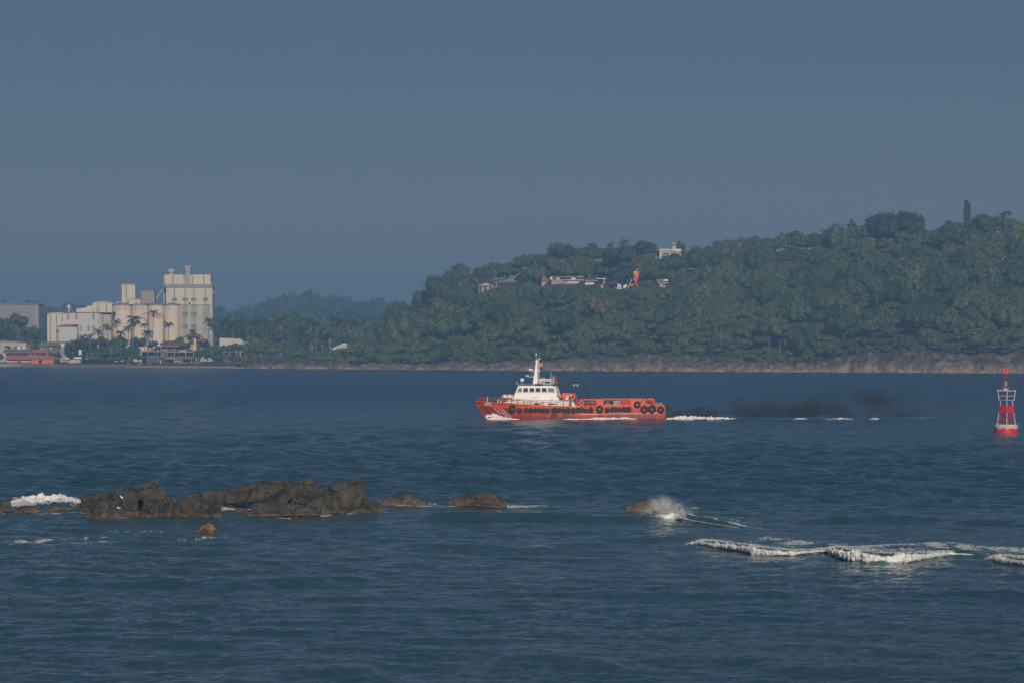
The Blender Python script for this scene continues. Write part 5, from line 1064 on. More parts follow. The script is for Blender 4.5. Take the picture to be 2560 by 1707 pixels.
t.box('wall', W_green, c7(430), c7(630), r7(585), None, 1, 11); hip(t, pm('grey_brown_tiles', (.25,.21,.17), (.30,.26,.22), .8), c7(405), c7(628), r7(516), r7(575), c7(505), c7(515), -.5, 12); slope(t, 'lower_roof', W_brown, c7(405), c7(690), r7(565), r7(590), -1.5, 6, 1)
for x in (445, 468, 490, 505, 548, 565, 585, 605): t.box('window', pm('pale_curtain', (.66,.62,.44), (.60,.56,.42), 1), c7(x), c7(x+11), r7(590), r7(612), .8, 1)
t.box('awning', W_white, c7(635), c7(680), r7(598), r7(602), -2, 1)
t = HB('small_hut', 1361, 714, 'small brown-roofed hut between the hip-roofed house and the long hotel', 'hut'); t.box('wall', W_tan, c7(840), c7(915), r7(570), None, 0, 4); hip(t, W_rust, c7(832), c7(922), r7(510), r7(568), c7(850), c7(868), -.6, 5)
t = HB('hill_hotel', 1420, 713, 'long low flat-roofed hotel with pale walls below the hill skyline', 'hotel')
t.box('wall', W_grey, c7(935), c7(1255), r7(545), None, 1.5, 12); t.box('roof', W_tan, c7(960), c7(1255), r7(518), r7(524), 0, 12.5); t.box('upper_wall', W_stripe, c7(950), c7(1250), r7(524), r7(548), 3, 12); t.box('ledge', W_white, c7(1055), c7(1240), r7(546), r7(550), 0, 2)
t.box('bay', W_white, c7(921), c7(945), r7(519), r7(547), 0, 3); t.box('bay', W_white, c7(980), c7(1020), r7(532), r7(546), 1, 3); t.box('bay', W_white, c7(1128), c7(1172), r7(523), r7(545), 1, 3); t.box('window', pm('window_glass', (.1,.13,.16)), c7(1050), c7(1125), r7(526), r7(544), 2.7, 3)
for x in range(1095, 1230, 13): t.box('window', W_white, c7(x), c7(x+7), r7(560), r7(584), 1.2, 1.5)
t.box('brick_wall', W_rust, c7(1085), c7(1155), r7(598), r7(628), -.5, 1.5); hip(t, W_rust, c7(1080), c7(1160), r7(586), r7(598), c7(1095), c7(1145), -1, 3, 'lower_roof')
for x, y in ((1137, 430), (1218, 462), (1120, 500), (1060, 500)): t.box('antenna_mast', W_white if x > 1200 else W_tan, c7(x)-.25, c7(x)+.25, r7(y), r7(520), 5, 5.2)
t = HB('red_roofed_house', 1488, 711, 'house with a reddish flat-pitched roof and white veranda, right of the long hotel', 'house')
t.box('wall', W_white, c7(1265), c7(1355), r7(563), None, 1, 8); slope(t, 'roof', W_red, c7(1262), c7(1390), r7(532), r7(560), -.5, 9, 2); t.box('roof_edge', W_white, c7(1385), c7(1472), r7(533), r7(540), 0, 8); t.box('shaded_wall', W_dark, c7(1388), c7(1450), r7(541), r7(558), 2, 8); t.box('post', W_white, c7(1446), c7(1453), r7(540), None, 0, .5); t.box('fascia', W_white, c7(1265), c7(1390), r7(560), r7(563), -.7, -.4)  # veranda shade painted as a near-black wall
for x, y in ((1312, 490), (1377, 498)): t.box('antenna_mast', W_white, c7(x)-.3, c7(x)+.3, r7(y), r7(534), 5, 5.2)
t = HB('temple_gate', 1554, 724, 'low white arched gate building beside the tall red statue', 'gate building')
t.prism('wall', W_white, [(c7(1584),r7(640)),(c7(1584),r7(583)),(c7(1600),r7(592)),(c7(1615),r7(596)),(c7(1622),r7(640))], 0, 1); t.prism('wall', W_white, [(c7(1640),r7(640)),(c7(1640),r7(604)),(c7(1660),r7(596)),(c7(1672),r7(590)),(c7(1682),r7(640))], 0, 1); t.box('red_niche', W_rust, c7(1560), c7(1584), r7(615), r7(640), .2, 1); t.box('arch_opening', W_dark, c7(1598), c7(1606), r7(608), r7(636), -.1, 0)
t.box('retaining_wall', pm('dark_masonry', (.10,.09,.09), (.14,.12,.12), .5), c7(1570), c7(1735), r7(641), r7(690), -1, 2)
t = HB('flat_roofed_house', 1656, 721, 'small pale house with a wide overhanging flat roof, alone right of the statue', 'house')
t.prism('roof', W_roofg, [(c7(1965),r7(566)),(c7(1966),r7(542)),(c7(2078),r7(542)),(c7(2078),r7(566))], -1, 8); t.prism('roof_panel', W_white, [(c7(2022),r7(562)),(c7(2050),r7(543)),(c7(2076),r7(545)),(c7(2076),r7(562))], -1.3, -1); t.box('ledge', W_white, c7(1970), c7(2080), r7(576), r7(580), -.6, 7); t.box('wall', W_tan, c7(1995), c7(2050), r7(580), None, 0.5, 6); t.box('upper_wall', W_grey, c7(1975), c7(2075), r7(566), r7(576), 0, 7); t.box('window', W_dark, c7(2025), c7(2045), r7(595), r7(612), .3, .5)
t = HB('tower_house', 1677, 642, 'white flat-roofed house on the skyline with a red-capped round turret', 'house')
t.box('wall', W_conc, c7(2000), c7(2205), r7(255), None, 0, 9); t.box('parapet', W_white, c7(1997), c7(2208), r7(247), r7(255), -.2, 9.2); t.box('side_wall', W_white, c7(1996), c7(2006), r7(250), None, -.3, 1); t.box('upper_block', W_white, c7(2140), c7(2204), r7(246), r7(268), -.4, 0)
for x in (2052, 2070, 2088): t.box('window', W_dark if x != 2088 else W_white, c7(x), c7(x+12), r7(285), r7(306), -.15, 0)
for x in range(2150, 2204, 10): t.box('railing_post', W_white, c7(x), c7(x+3), r7(272), r7(290), -.6, -.4)
cx = t.X(c7(2137)); rr = (c7(2160)-c7(2137))/FPX*t.d
MB().lathe([(rr*.55, t.Z(r7(250))), (rr*.6, t.Z(r7(238))), (rr*1.0, t.Z(r7(226))), (rr*1.0, t.Z(r7(206)))], (cx, 3.5, 0), 16).build('turret', W_white, t.e)
MB().lathe([(rr*1.25, t.Z(r7(207))), (rr*1.05, t.Z(r7(198))), (rr*.75, t.Z(r7(187))), (.02, t.Z(r7(178)))], (cx, 3.5, 0), 16).build('turret_roof', pm('salmon_tiles', (.62,.24,.16), (.56,.22,.15), 1), t.e)
for a in (-.9, -.3, .3, .9): MB().box(cx+rr*math.sin(a)-.35, cx+rr*math.sin(a)+.35, 3.5-rr*math.cos(a)-.12, 3.5-rr*math.cos(a)+.1, t.Z(r7(219)), t.Z(r7(209))).build('turret_window', W_dark, t.e)
t.box('roof_tank', pm('blue_tank', (.04,.10,.28)), c7(2080), c7(2104), r7(236), r7(247), 3, 5)
# --- the statue
x, y, z = hill_find(1592, 724); sx, sy = x, y
e = empty('statue', (x, y, z), 'tall red and yellow statue with one raised arm and a crown, on a grey pedestal', 'statue')
def zz(py): return float(z_at(0, r7(py), y))-z
def xx(cx_): return (c7(cx_)-CX)/FPX*y-x
M_sred = pm('statue_red', (.72,.10,.06), (.62,.09,.07), .5, .6); M_syel = pm('statue_gold', (.80,.52,.06), (.75,.45,.08), .8, .5); M_sflesh = pm('statue_brown', (.30,.20,.17), (.26,.16,.15), .6, .7)
def skin(name, pts, edges, mat, parent, sub=2):
    me = bpy.data.meshes.new(name); me.from_pydata([p[:3] for p in pts], edges, []); o = link(name, me, mat, parent)
    m = o.modifiers.new('skin', 'SKIN'); sv = me.skin_vertices[0].data
    for i, p in enumerate(pts): sv[i].radius = (p[3], p[3]*(p[4] if len(p) > 4 else 1)); sv[i].use_root = (i == 0)
    s_ = o.modifiers.new('smooth', 'SUBSURF'); s_.levels = sub; s_.render_levels = sub
    return o
MB().box(xx(1745), xx(1800), -1.5, 2.5, -2, zz(640)).lathe([(2.2, zz(640)), (1.9, zz(622)), (.02, zz(621))], (xx(1775), .4, 0), 14).build('pedestal', pm('grey_pedestal', (.20,.18,.19), (.15,.14,.15), .5), e)
bd = skin('body', [(xx(1758),0,zz(558),.62),(xx(1764),0,zz(540),.95),(xx(1768),0,zz(515),1.0),(xx(1762),0,zz(500),.5),(xx(1760),0,zz(492),.55),
   (xx(1757),.4,zz(578),.48),(xx(1765),.4,zz(600),.38),(xx(1772),.3,zz(622),.34),(xx(1762),-.4,zz(578),.46),(xx(1769),-.4,zz(602),.36),(xx(1778),-.4,zz(622),.34),
   (xx(1784),0,zz(514),.5),(xx(1790),0,zz(490),.36),(xx(1786),0,zz(462),.32),(xx(1780),0,zz(448),.4),(xx(1752),-.2,zz(516),.5),(xx(1744),-.3,zz(540),.38),(xx(1740),-.8,zz(562),.3)],
   [(0,1),(1,2),(2,3),(3,4),(0,5),(5,6),(6,7),(0,8),(8,9),(9,10),(2,11),(11,12),(12,13),(13,14),(2,15),(15,16),(16,17)], M_sred, e)
MB().ball((xx(1758), -.1, zz(486)), 1.15, 12, .9, .9, 1.15).lathe([(1.2, zz(480)), (1.05, zz(474)), (.5, zz(464)), (.05, zz(460))], (xx(1756), 0, 0), 14).ball((xx(1770), -.2, zz(497)), .6, 8).build('crowned_head', M_syel, e, smooth=True)
MB().ball((xx(1778), 0, zz(447)), .7, 8, 1, .8, .8).build('raised_boulder', M_sflesh, e, smooth=True)
MB().tube([(xx(1788), .1, zz(512)), (xx(1791), .1, zz(488)), (xx(1786), .1, zz(460))], .42, 8).build('raised_arm', M_sflesh, e, smooth=True)
MB().tube([(xx(1684), -1, zz(640)), (xx(1722), -1, zz(540))], .16, 6).build('mace_pole', W_white, e)
MB().box(xx(1700), xx(1742), -1.2, -.6, zz(607), zz(590)).box(xx(1700), xx(1742), -1.1, -.7, zz(611), zz(609)).build('orange_barrier', W_orange, e)
x, y, z = hill_find(1505, 740); e = empty('small_statue', (x, y, z), 'tiny orange figure standing among the trees below the hotels', 'statue', None)
skin('body', [(0,0,3.2,.5),(0,0,4.2,.6),(0,0,4.9,.2),(0,0,5.4,.4),(-.3,0,1.6,.35),(-.3,0,0,.3),(.3,0,1.6,.35),(.3,0,0,.3),(.8,0,3.6,.22),(-.8,0,3.6,.22)], [(0,1),(1,2),(2,3),(0,4),(4,5),(0,6),(6,7),(1,8),(1,9)], pm('orange_gable', (.7,.4,.2)), e, 1)
# --- things on the beach
def umb(px, py, s, open_, label):
    d = 1915.; g = P(px, py, d); e = empty('beach_umbrella', (g[0], g[1], 1.6), label, 'umbrella', None); h = g[2]-1.6
    MB().tube([(0,0,0),(0,0,h)], .05, 6).build('pole', W_white, e)
    (MB().lathe([(s, h-.55), (s*.55, h-.15), (.02, h+.05)], (0,0,0), 8) if open_ else MB().lathe([(.16, h-1.5), (.3, h-1.0), (.12, h-.2), (.02, h+.1)], (0,0,0), 8)).build('canopy', W_white, e)
umb(c5(1630), r5(955), 1.9, True, 'open white beach umbrella in front of the pergola hotel'); umb(c5(1475), r5(958), 1, False, 'closed white beach umbrella left of the open one')
for i, (x, lb) in enumerate(((1180, 'first white beach cabana box from the left, at the left end of the sand'), (1288, 'second white cabana box from the left, below the leaning palms'), (1380, 'third white cabana box from the left'), (1532, 'rightmost white cabana box, left of the open umbrella'))):
    g = P(c5(x), r5(997), 1908); e = empty('cabana_box', (g[0], g[1], max(g[2]-.2, 1.0)), lb, 'beach cabana', 'white boxes along the beach'); e.scale = (.62, .62, .5); MB().box(-1.4, 1.4, 0, 1.2, 0, .12).box(-1.4, 1.4, .1, 1.1, .12, .75).build('base', W_white, e, bevel=.03); MB().box(-1.5, 1.5, -.05, 1.25, 1.35, 1.45).build('canopy', W_white, e)
    mb = MB(); [mb.tube([(sx_, sy_, 0), (sx_, sy_, 1.4)], .05, 5) for sx_ in (-1.35, 1.35) for sy_ in (.05, 1.15)]; mb.build('post', W_white, e)
CH = pm('lounger_cloth', (.62,.60,.58), (.45,.46,.50), 2)
for i, x in enumerate((1608, 1640, 1668, 1700, 1728, 1765, 1790, 1812, 1836)):
    g = P(c5(x), r5(990), 1912); e = empty('sun_lounger', (g[0], g[1], 1.5), (('pale sun lounger in front of the pergola hotel, %s from left' if i < 5 else 'sun lounger under the dark trees right of the hotel, %s from left') % ORD[i if i < 5 else i-5]), 'sun lounger', 'loungers in front of the pergola hotel' if i < 5 else 'loungers under the trees right of the hotel')
    m_ = CH if i not in (5,) else W_orange
    MB().box(-.9, .5, -.3, .3, .3, .42).build('seat', m_, e); MB().hexa([(.5,-.3,.3),(.62,-.3,.3),(.62,.3,.3),(.5,.3,.3)], [(1.0,-.3,1.0),(1.1,-.3,1.0),(1.1,.3,1.0),(1.0,.3,1.0)]).build('backrest', m_, e)
    for sx_ in (-.8, .5): MB().box(sx_-.03, sx_+.03, -.3, .3, 0, .3).build('leg', W_grey, e)
def small_boat(px, py, d, L, label, zg, canopy=True):
    g = P(px, py, d); e = empty('small_boat', (g[0], g[1], zg), label, 'boat')
    n = 9; V = []; F = []
    for i in range(n):
        u = i/(n-1); x_ = (u-.5)*L; b = .28*L*.5*math.sin(math.pi*min(1, .18+u*.82))**.7*(.25+.75*min(1, (1-u)*2.5+.05)); zt = .28*L*.35*(.55+.6*u*u)
        V += [(x_+.1*L*u, -b, zt), (x_, -b*.45, 0), (x_, b*.45, 0), (x_+.1*L*u, b, zt), (x_, 0, zt*.6)]
    for i in range(n-1):
        a = i*5; F += [(a, a+1, a+6, a+5), (a+1, a+2, a+7, a+6), (a+2, a+3, a+8, a+7), (a+3, a+4, a+9, a+8), (a+4, a, a+5, a+9)]
    F += [(0, 4, 3, 2, 1), (n*5-5, n*5-4, n*5-3, n*5-2, n*5-1)]
    MB().add(V, F).build('hull', W_white, e, smooth=False)
    if canopy:
        MB().box(-L*.25, L*.2, -.7, .7, 1.75, 1.85).build('canopy', pm('blue_sheet', (.1,.26,.55)), e); mb = MB(); [mb.tube([(a, b, .4), (a, b, 1.78)], .04, 5) for a in (-L*.22, L*.17) for b in (-.6, .6)]; mb.build('canopy_post', W_white, e)
    else: MB().box(-.5, .6, -.35, .35, .3, .9).build('console', W_white, e)
small_boat(c5(2185), r5(1000), 1898, 5.2, 'small white boat with a blue canopy drawn up at the right end of the beach', .6)
small_boat(728, 920.5, 1770, 3.6, 'tiny white motorboat close to the rocks right of the beach', -.1, False)
for px, py0, py1, lb in ((806, 862, 892, 'thin white pole in the shore bushes, right of a shorter one'), (780, 866, 888, 'thin white pole in the shore bushes, left of a taller one'), (825, 845, 870, 'grey utility pole left of the first white-edged roof')):
    d = float(shore_d(px))+40; g = P(px, py1, d); e = empty('utility_pole', (g[0], d, 1.5), lb, 'pole', 'poles in the shore bushes'); h_ = float(z_at(0, py0, d))-1.5
    MB().tube([(0,0,-.5),(0,0,h_)], .16, 6, .11).build('post', W_conc, e); MB().box(-.8, .8, -.08, .08, h_-.7, h_-.55).build('crossbar', W_grey, e)
# ------------------------------------------------------------------ the orange ship
K = .01423
def sx_(c): return (c-130)*K
def sz_(c): return (815-c)*K
bow = G(1190, 1047); BX = bow[0]; BD = 620.0
ship = empty('supply_ship', (BX, BD, 0), 'orange-red supply ship with white wheelhouse and tyres along its side, steaming left', 'ship')
def hull_mat():
    m = bpy.data.materials.new('hull_paint'); m.use_nodes = True; t = m.node_tree; b = t.nodes['Principled BSDF']; L = t.links.new
    b.inputs['Roughness'].default_value = .45
    tc = t.nodes.new('ShaderNodeTexCoord'); n = t.nodes.new('ShaderNodeTexNoise'); n.inputs['Scale'].default_value = 1.6; n.inputs['Detail'].default_value = 6; n.inputs['Roughness'].default_value = .7; L(tc.outputs['Object'], n.inputs[0])
    mp = t.nodes.new('ShaderNodeMapping'); mp.inputs['Scale'].default_value = (4, 1, .5); L(tc.outputs['Object'], mp.inputs[0]); n2 = t.nodes.new('ShaderNodeTexNoise'); n2.inputs['Scale'].default_value = 1.2; n2.inputs['Detail'].default_value = 5; L(mp.outputs[0], n2.inputs[0])
    r = t.nodes.new('ShaderNodeValToRGB'); r.color_ramp.elements[0].position = .35; r.color_ramp.elements[1].position = .7; r.color_ramp.elements[0].color = (.70, .082, .022, 1); r.color_ramp.elements[1].color = (.74, .100, .028, 1); L(n.outputs[0], r.inputs[0])
    g = nd(t, 'ShaderNodeAttribute', attribute_name='grime'); k = nd(t, 'ShaderNodeAttribute', attribute_name='low')
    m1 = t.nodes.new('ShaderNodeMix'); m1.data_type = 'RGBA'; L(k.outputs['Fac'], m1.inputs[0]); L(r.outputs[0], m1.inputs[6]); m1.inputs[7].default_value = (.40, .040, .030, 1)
    a = nd(t, 'ShaderNodeMath', operation='MULTIPLY_ADD'); L(n2.outputs[0], a.inputs[0]); a.inputs[1].default_value = .9; L(g.outputs['Fac'], a.inputs[2])
    mr = t.nodes.new('ShaderNodeMapRange'); L(a.outputs[0], mr.inputs[0]); mr.inputs[1].default_value = .56; mr.inputs[2].default_value = 1.02; mr.inputs[4].default_value = .88
    m2 = t.nodes.new('ShaderNodeMix'); m2.data_type = 'RGBA'; L(mr.outputs[0], m2.inputs[0]); L(m1.outputs[2], m2.inputs[6]); m2.inputs[7].default_value = (.045, .030, .022, 1)
    L(m2.outputs[2], b.inputs['Base Color']); return m
M_hull = hull_mat()
S_red = pm('ship_orange_paint', (.74,.100,.028), (.68,.085,.024), 1.5, .5); S_rail = pm('red_rail_paint', (.42,.06,.05), (.34,.05,.045), 3, .5)
S_white = pm('ship_white_paint', (.82,.79,.73), (.78,.745,.69), .8, .45); S_roofb = pm('wheelhouse_roof_shade', (.32,.38,.42), (.28,.33,.37), .7, .5)  # roof edge: its unlit bluish shade is put into the colour
S_glass = pm('tinted_glass', (.040,.030,.070), (.050,.036,.085), .6, .12); S_glass2 = pm('clear_glass', (.13,.16,.15), (.18,.20,.18), .8, .12)
S_black = pm('black_rubber', (.018,.018,.022), (.035,.035,.040), 3, .75, .02); S_dark = pm('dark_recess', (.03,.035,.03), (.05,.05,.045), 1, .7); S_steel = pm('galvanised_steel', (.55,.56,.54), (.45,.46,.45), 2, .5)
S_grey = pm('grey_canvas', (.36,.35,.31), (.30,.29,.26), 2, .8); S_yel = pm('yellow_paint', (.55,.36,.05), (.48,.30,.05), 2, .6)
zsh = lut([(0,2.89),(2,2.72),(5.27,2.49),(10.96,2.13),(14.8,2.03),(27.4,2.10),(29.3,2.15)]); zkn = lut([(0,2.22),(1.9,1.93),(6.7,1.66),(12,1.60),(29.3,1.62)])
bsh = lut([(0,.30),(.5,.75),(1.5,1.35),(3,2.05),(5,2.65),(8,3.1),(11,3.3),(29.3,3.25)]); bkn = lut([(0,.16),(.5,.52),(1.5,1.08),(3,1.75),(5,2.4),(8,2.95),(11,3.22),(29.3,3.2)])
bwl = lut([(0,.0),(1.57,.03),(3,.55),(5,1.35),(8,2.35),(11,2.9),(15,3.1),(29.3,3.1)])
stem = lut([(-1.2,2.8),(0,1.57),(1.1,.78),(2.2,.06),(2.9,.0)])   # x of the stem at height z
def half(x, z):
    if z >= zkn(x): u = (z-zkn(x))/max(1e-3, zsh(x)-zkn(x)); return bkn(x)+(bsh(x)-bkn(x))*min(u, 1)
    u = max(z, -1.)/zkn(x); w0 = bwl(x)
    return w0+(bkn(x)-w0)*max(u, 0)**1.3 if u > 0 else w0*(1+u*.5)
def build_hull():
    nx, nz = 300, 26; V = []; low = []; gr = []
    xs = np.concatenate([np.linspace(0, 6, 120), np.linspace(6.05, 29.2, nx-120)])
    def ring(x):
        zt = float(zsh(x)); zk = float(zkn(x)); zs = np.concatenate([np.linspace(-1.0, zk-.02, nz-7), np.linspace(zk+.02, zt, 7)]); return zs
    for side in (-1, 1):
        for i, x in enumerate(xs):
            for z in ring(x):
                xo = max(x, float(stem(z))); hb = float(half(x, z)); hb *= float(sstep(0, 1.4, x-float(stem(z))))**.5 if x < float(stem(z))+1.4 else 1
                V.append((xo, side*max(hb, .02), z)); c = x/K+130; cz = 815-z/K
                low.append(float(z < zkn(x))*.25+.55*float(z < .62 and x > 18.4)+.5*float(z < zkn(x) and x < 6)*float(sstep(6.5, 2, x)))  # bow flare's shade painted in below the knuckle; aft foot darker too
                def bl(a, b, t, u, s): return s*float(sstep(a-18, a+10, c)*(1-sstep(b-10, b+18, c))*sstep(t-8, t+8, cz)*(1-sstep(u-10, u+14, cz)))
                g = .14+.25*float(sstep(.9, 0, z))+.08*float(z < zkn(x))
                for q in ((945,1005,690,812,.75),(1060,1115,700,800,.55),(1010,1230,775,815,.55),(1120,1200,740,815,.45),(490,560,720,815,.28),(1440,1510,740,800,.45),(1590,1612,730,800,.5),(1640,1665,730,800,.5),(1740,1830,740,790,.25),(560,950,770,815,.30),(230,330,690,760,.15),(1380,1430,720,770,.15),(2090,2160,735,800,.25),(660,940,690,745,.12)): g = max(g, bl(*q))
                gr.append(g)
    n1 = len(xs)*nz; F = []
    for s in range(2):
        for i in range(len(xs)-1):
            for j in range(nz-1):
                a = s*n1+i*nz+j; q = (a, a+nz, a+nz+1, a+1); F.append(q if s == 0 else q[::-1])
    e1 = (len(xs)-1)*nz
    for j in range(nz-1): F.append((e1+j, n1+e1+j, n1+e1+j+1, e1+j+1)); F.append((j, j+1, n1+j+1, n1+j))
    me = mesh_np('hull', V, F, smooth=False); set_attr(me, 'low', low); set_attr(me, 'grime', gr); return link('hull', me, M_hull, ship)
hull = build_hull()
# deck
mb = MB()
for x0, x1 in [(k*.8, k*.8+.8) for k in range(36)]: mb.hexa([(x0, -bsh(x0)+.06, zsh(x0)-.30), (x1, -bsh(x1)+.06, zsh(x1)-.30), (x1, bsh(x1)-.06, zsh(x1)-.30), (x0, bsh(x0)-.06, zsh(x0)-.30)], [(x0, -bsh(x0)+.06, zsh(x0)-.25), (x1, -bsh(x1)+.06, zsh(x1)-.25), (x1, bsh(x1)-.06, zsh(x1)-.25), (x0, bsh(x0)-.06, zsh(x0)-.25)])
mb.build('deck', pm('deck_paint', (.20,.06,.04), (.15,.05,.04), 2, .8), ship)
def decal(pts_fn, name, mat, off=.025):   # list of (x,z) verts + faces laid on the port side
    v, f = pts_fn; MB().add([(x, -float(half(x, z))*float(sstep(0, 1.4, x-float(stem(z))))**.5-off if x < float(stem(z))+1.4 else -float(half(x, z))-off, z) for x, z in v], f).build(name, mat, hull)
def strip(x0, z0, x1, z1, w_, n=16):
    dx, dz = x1-x0, z1-z0; l = math.hypot(dx, dz); nx, nz = -dz/l*w_/2, dx/l*w_/2; v = []; f = []
    for i in range(n+1): u = i/n; v += [(x0+dx*u-nx, z0+dz*u-nz), (x0+dx*u+nx, z0+dz*u+nz)]
    for i in range(n): f.append((2*i, 2*i+2, 2*i+3, 2*i+1))
    return v, f
for a, b, c, d in ((322,686,402,765),(367,688,466,786),(406,690,510,796)): decal(strip(sx_(a), sz_(b), sx_(c), sz_(d), .10), 'white_stripe', S_white, .05)
for a, b, c, d, w_ in ((1256,757,1440,757,.07),(1440,757,1640,752,.045),(1640,751,1960,746,.05),(1960,745,2095,741,.06),(2100,741,2150,739,.09)): decal(strip(sx_(a), sz_(b), sx_(c), sz_(d), w_), 'waterline_stripe', S_white, .04)
for txt, xa, xb, zb, h_, sl in (('DONDRA', 228, 300, 641, .27, 4), ('EXPRESS', 219, 304, 659, .25, 5)):
    v, f = text_mesh(txt, 1.0, .012); wv = v[:, 0].max(); hv = v[:, 1].max()
    vv = [(sx_(xa+(xb-xa)*p[0]/wv+0*p[1]), sz_(zb+sl*p[0]/wv)+p[1]/hv*h_) for p in v]; decal((vv, f), 'name_lettering', S_white, .06)
# superstructure
def frustum(name, b, t, yb, yt, mat, parent=ship, bevel=0):   # b,t : (x0,x1,z)
    return MB().hexa([(b[0],-yb,b[2]),(b[1],-yb,b[2]),(b[1],yb,b[2]),(b[0],yb,b[2])], [(t[0],-yt,t[2]),(t[1],-yt,t[2]),(t[1],yt,t[2]),(t[0],yt,t[2])]).build(name, mat, parent, bevel=bevel)
MB().hexa([(sx_(372),-1.55,sz_(672)),(sx_(560),-2.2,sz_(672)),(sx_(560),2.2,sz_(672)),(sx_(372),1.55,sz_(672))], [(sx_(402),-1.5,sz_(606)),(sx_(560),-2.15,sz_(606)),(sx_(560),2.15,sz_(606)),(sx_(402),1.5,sz_(606))]).hexa([(sx_(560),-2.2,sz_(672)),(sx_(760),-2.55,sz_(672)),(sx_(760),2.55,sz_(672)),(sx_(560),2.2,sz_(672))], [(sx_(560),-2.15,sz_(606)),(sx_(760),-2.5,sz_(606)),(sx_(760),2.5,sz_(606)),(sx_(560),2.15,sz_(606))]).hexa([(sx_(760),-2.55,sz_(672)),(sx_(1212),-2.55,sz_(672)),(sx_(1212),2.55,sz_(672)),(sx_(760),2.55,sz_(672))], [(sx_(760),-2.5,sz_(606)),(sx_(1162),-2.5,sz_(606)),(sx_(1162),2.5,sz_(606)),(sx_(760),2.5,sz_(606))]).build('deckhouse', S_white, ship)
yb, yt = 2.3, 2.0; wb_ = (sx_(522), sx_(1030), sz_(606)); wt_ = (sx_(590), sx_(985), sz_(449))
wh = frustum('wheelhouse', wb_, wt_, yb, yt, S_white, bevel=.05)
def wy(z): u = (z-wb_[2])/(wt_[2]-wb_[2]); return yb+(yt-yb)*u
def wxl(z): u = (z-wb_[2])/(wt_[2]-wb_[2]); return wb_[0]+(wt_[0]-wb_[0])*u
def wxr(z): u = (z-wb_[2])/(wt_[2]-wb_[2]); return wb_[1]+(wt_[1]-wb_[1])*u
z0, z1 = sz_(515), sz_(473)
for i, (a0, a1, b0, b1) in enumerate(((580,630,594,630),(644,696,646,696),(711,764,712,764),(778,831,779,831),(846,899,846,898),(912,985,913,977))):
    for s in (-1, 1):
        q = lambda xb, z, o: (sx_(xb), s*(wy(z)+o), z)
        fr = MB(); fr.add([q(a0-3, z0-.04, .03), q(a1+3, z0-.04, .03), q(b1+3, z1+.04, .03), q(b0-3, z1+.04, .03)], [(0,1,2,3)]).build('window_frame', S_white, wh) if False else None
        r_ = 4; V = [q(a0+r_, z0, .045), q(a1-r_, z0, .045), q(a1, z0+.06, .045), q(b1, z1-.06, .045), q(b1-r_, z1, .045), q(b0+r_, z1, .045), q(b0, z1-.06, .045), q(a0, z0+.06, .045)]
        V2 = [(x, y-s*.06, z) for x, y, z in V]; n = 8
        F = [tuple(range(n)) if s < 0 else tuple(range(n-1, -1, -1)), tuple(range(2*n-1, n-1, -1)) if s < 0 else tuple(range(n, 2*n))]+[((i2+1) % n, i2, i2+n, (i2+1) % n+n) for i2 in range(n)]
        MB().add(V+V2, F).build('window', S_glass2 if i in (0, 5) else S_glass, wh)
for s in (-1, 1): MB().box(wxl(z0)-.02, wxr(z0)+.02, s*(wy(z0)+.0)-.05, s*(wy(z0)+.0)+.05, z0-.13, z0-.08).build('window_ledge', S_rail if s < 0 else S_white, wh)
for yy in (-1.5, -.5, .5, 1.5):   # raked front and aft windows
    MB().add([(wxl(z0)-.03, yy-.4, z0), (wxl(z0)-.03, yy+.4, z0), (wxl(z1)-.03, yy+.4, z1), (wxl(z1)-.03, yy-.4, z1)], [(3,2,1,0)]).build('window', S_glass, wh)
    MB().add([(wxr(z0-.3)+.03, yy-.35, z0-.3), (wxr(z0-.3)+.03, yy+.35, z0-.3), (wxr(z1)+.03, yy+.35, z1), (wxr(z1)+.03, yy-.35, z1)], [(0,1,2,3)]).build('window', S_glass2, wh)
MB().hexa([(sx_(590),-2.1,sz_(450)),(sx_(992),-2.1,sz_(446)),(sx_(992),2.1,sz_(446)),(sx_(590),2.1,sz_(450))], [(sx_(566),-2.3,sz_(433)),(sx_(1000),-2.3,sz_(434)),(sx_(1000),2.3,sz_(434)),(sx_(566),2.3,sz_(433))]).build('wheelhouse_roof', S_roofb, wh)
MB().box(sx_(775), sx_(852), -2.42, -1.6, sz_(442), sz_(428)).build('roof_bundle', S_black, ship, bevel=.04)
z_ = sz_(580); v, f = text_mesh('MC ENCAO', 1.0, .0); wv = v[:, 0].max(); hv = v[:, 1].max()
MB().add([(sx_(728+(808-728)*p[0]/wv), -wy(z_)-.025, sz_(583)+p[1]/hv*.19) for p in v], f).build('painted_lettering', pm('grey_lettering', (.16,.14,.11)), wh)
for a, b, c, d in ((690,622,696,640),(955,583,959,603),(603,588,608,597)): MB().box(sx_(a), sx_(b if b > a else c), -2.62, -2.5, sz_(d), sz_(b)) if False else MB().box(sx_(a), sx_(c), -2.62, -2.34, sz_(d), sz_(b)).build('deck_light', S_dark, ship)
for a, c in ((762,806),(808,830),(915,988)): MB().box(sx_(a), sx_(c), -2.60, -2.54, sz_(655), sz_(640)).build('deckhouse_port', S_dark, ship)
MB().tube([(sx_(838), -2.62, sz_(648)), (sx_(838), -2.62, sz_(626)), (sx_(853), -2.62, sz_(626)), (sx_(853), -2.62, sz_(648))], .05, 6).build('door_handle_bar', S_steel, ship)
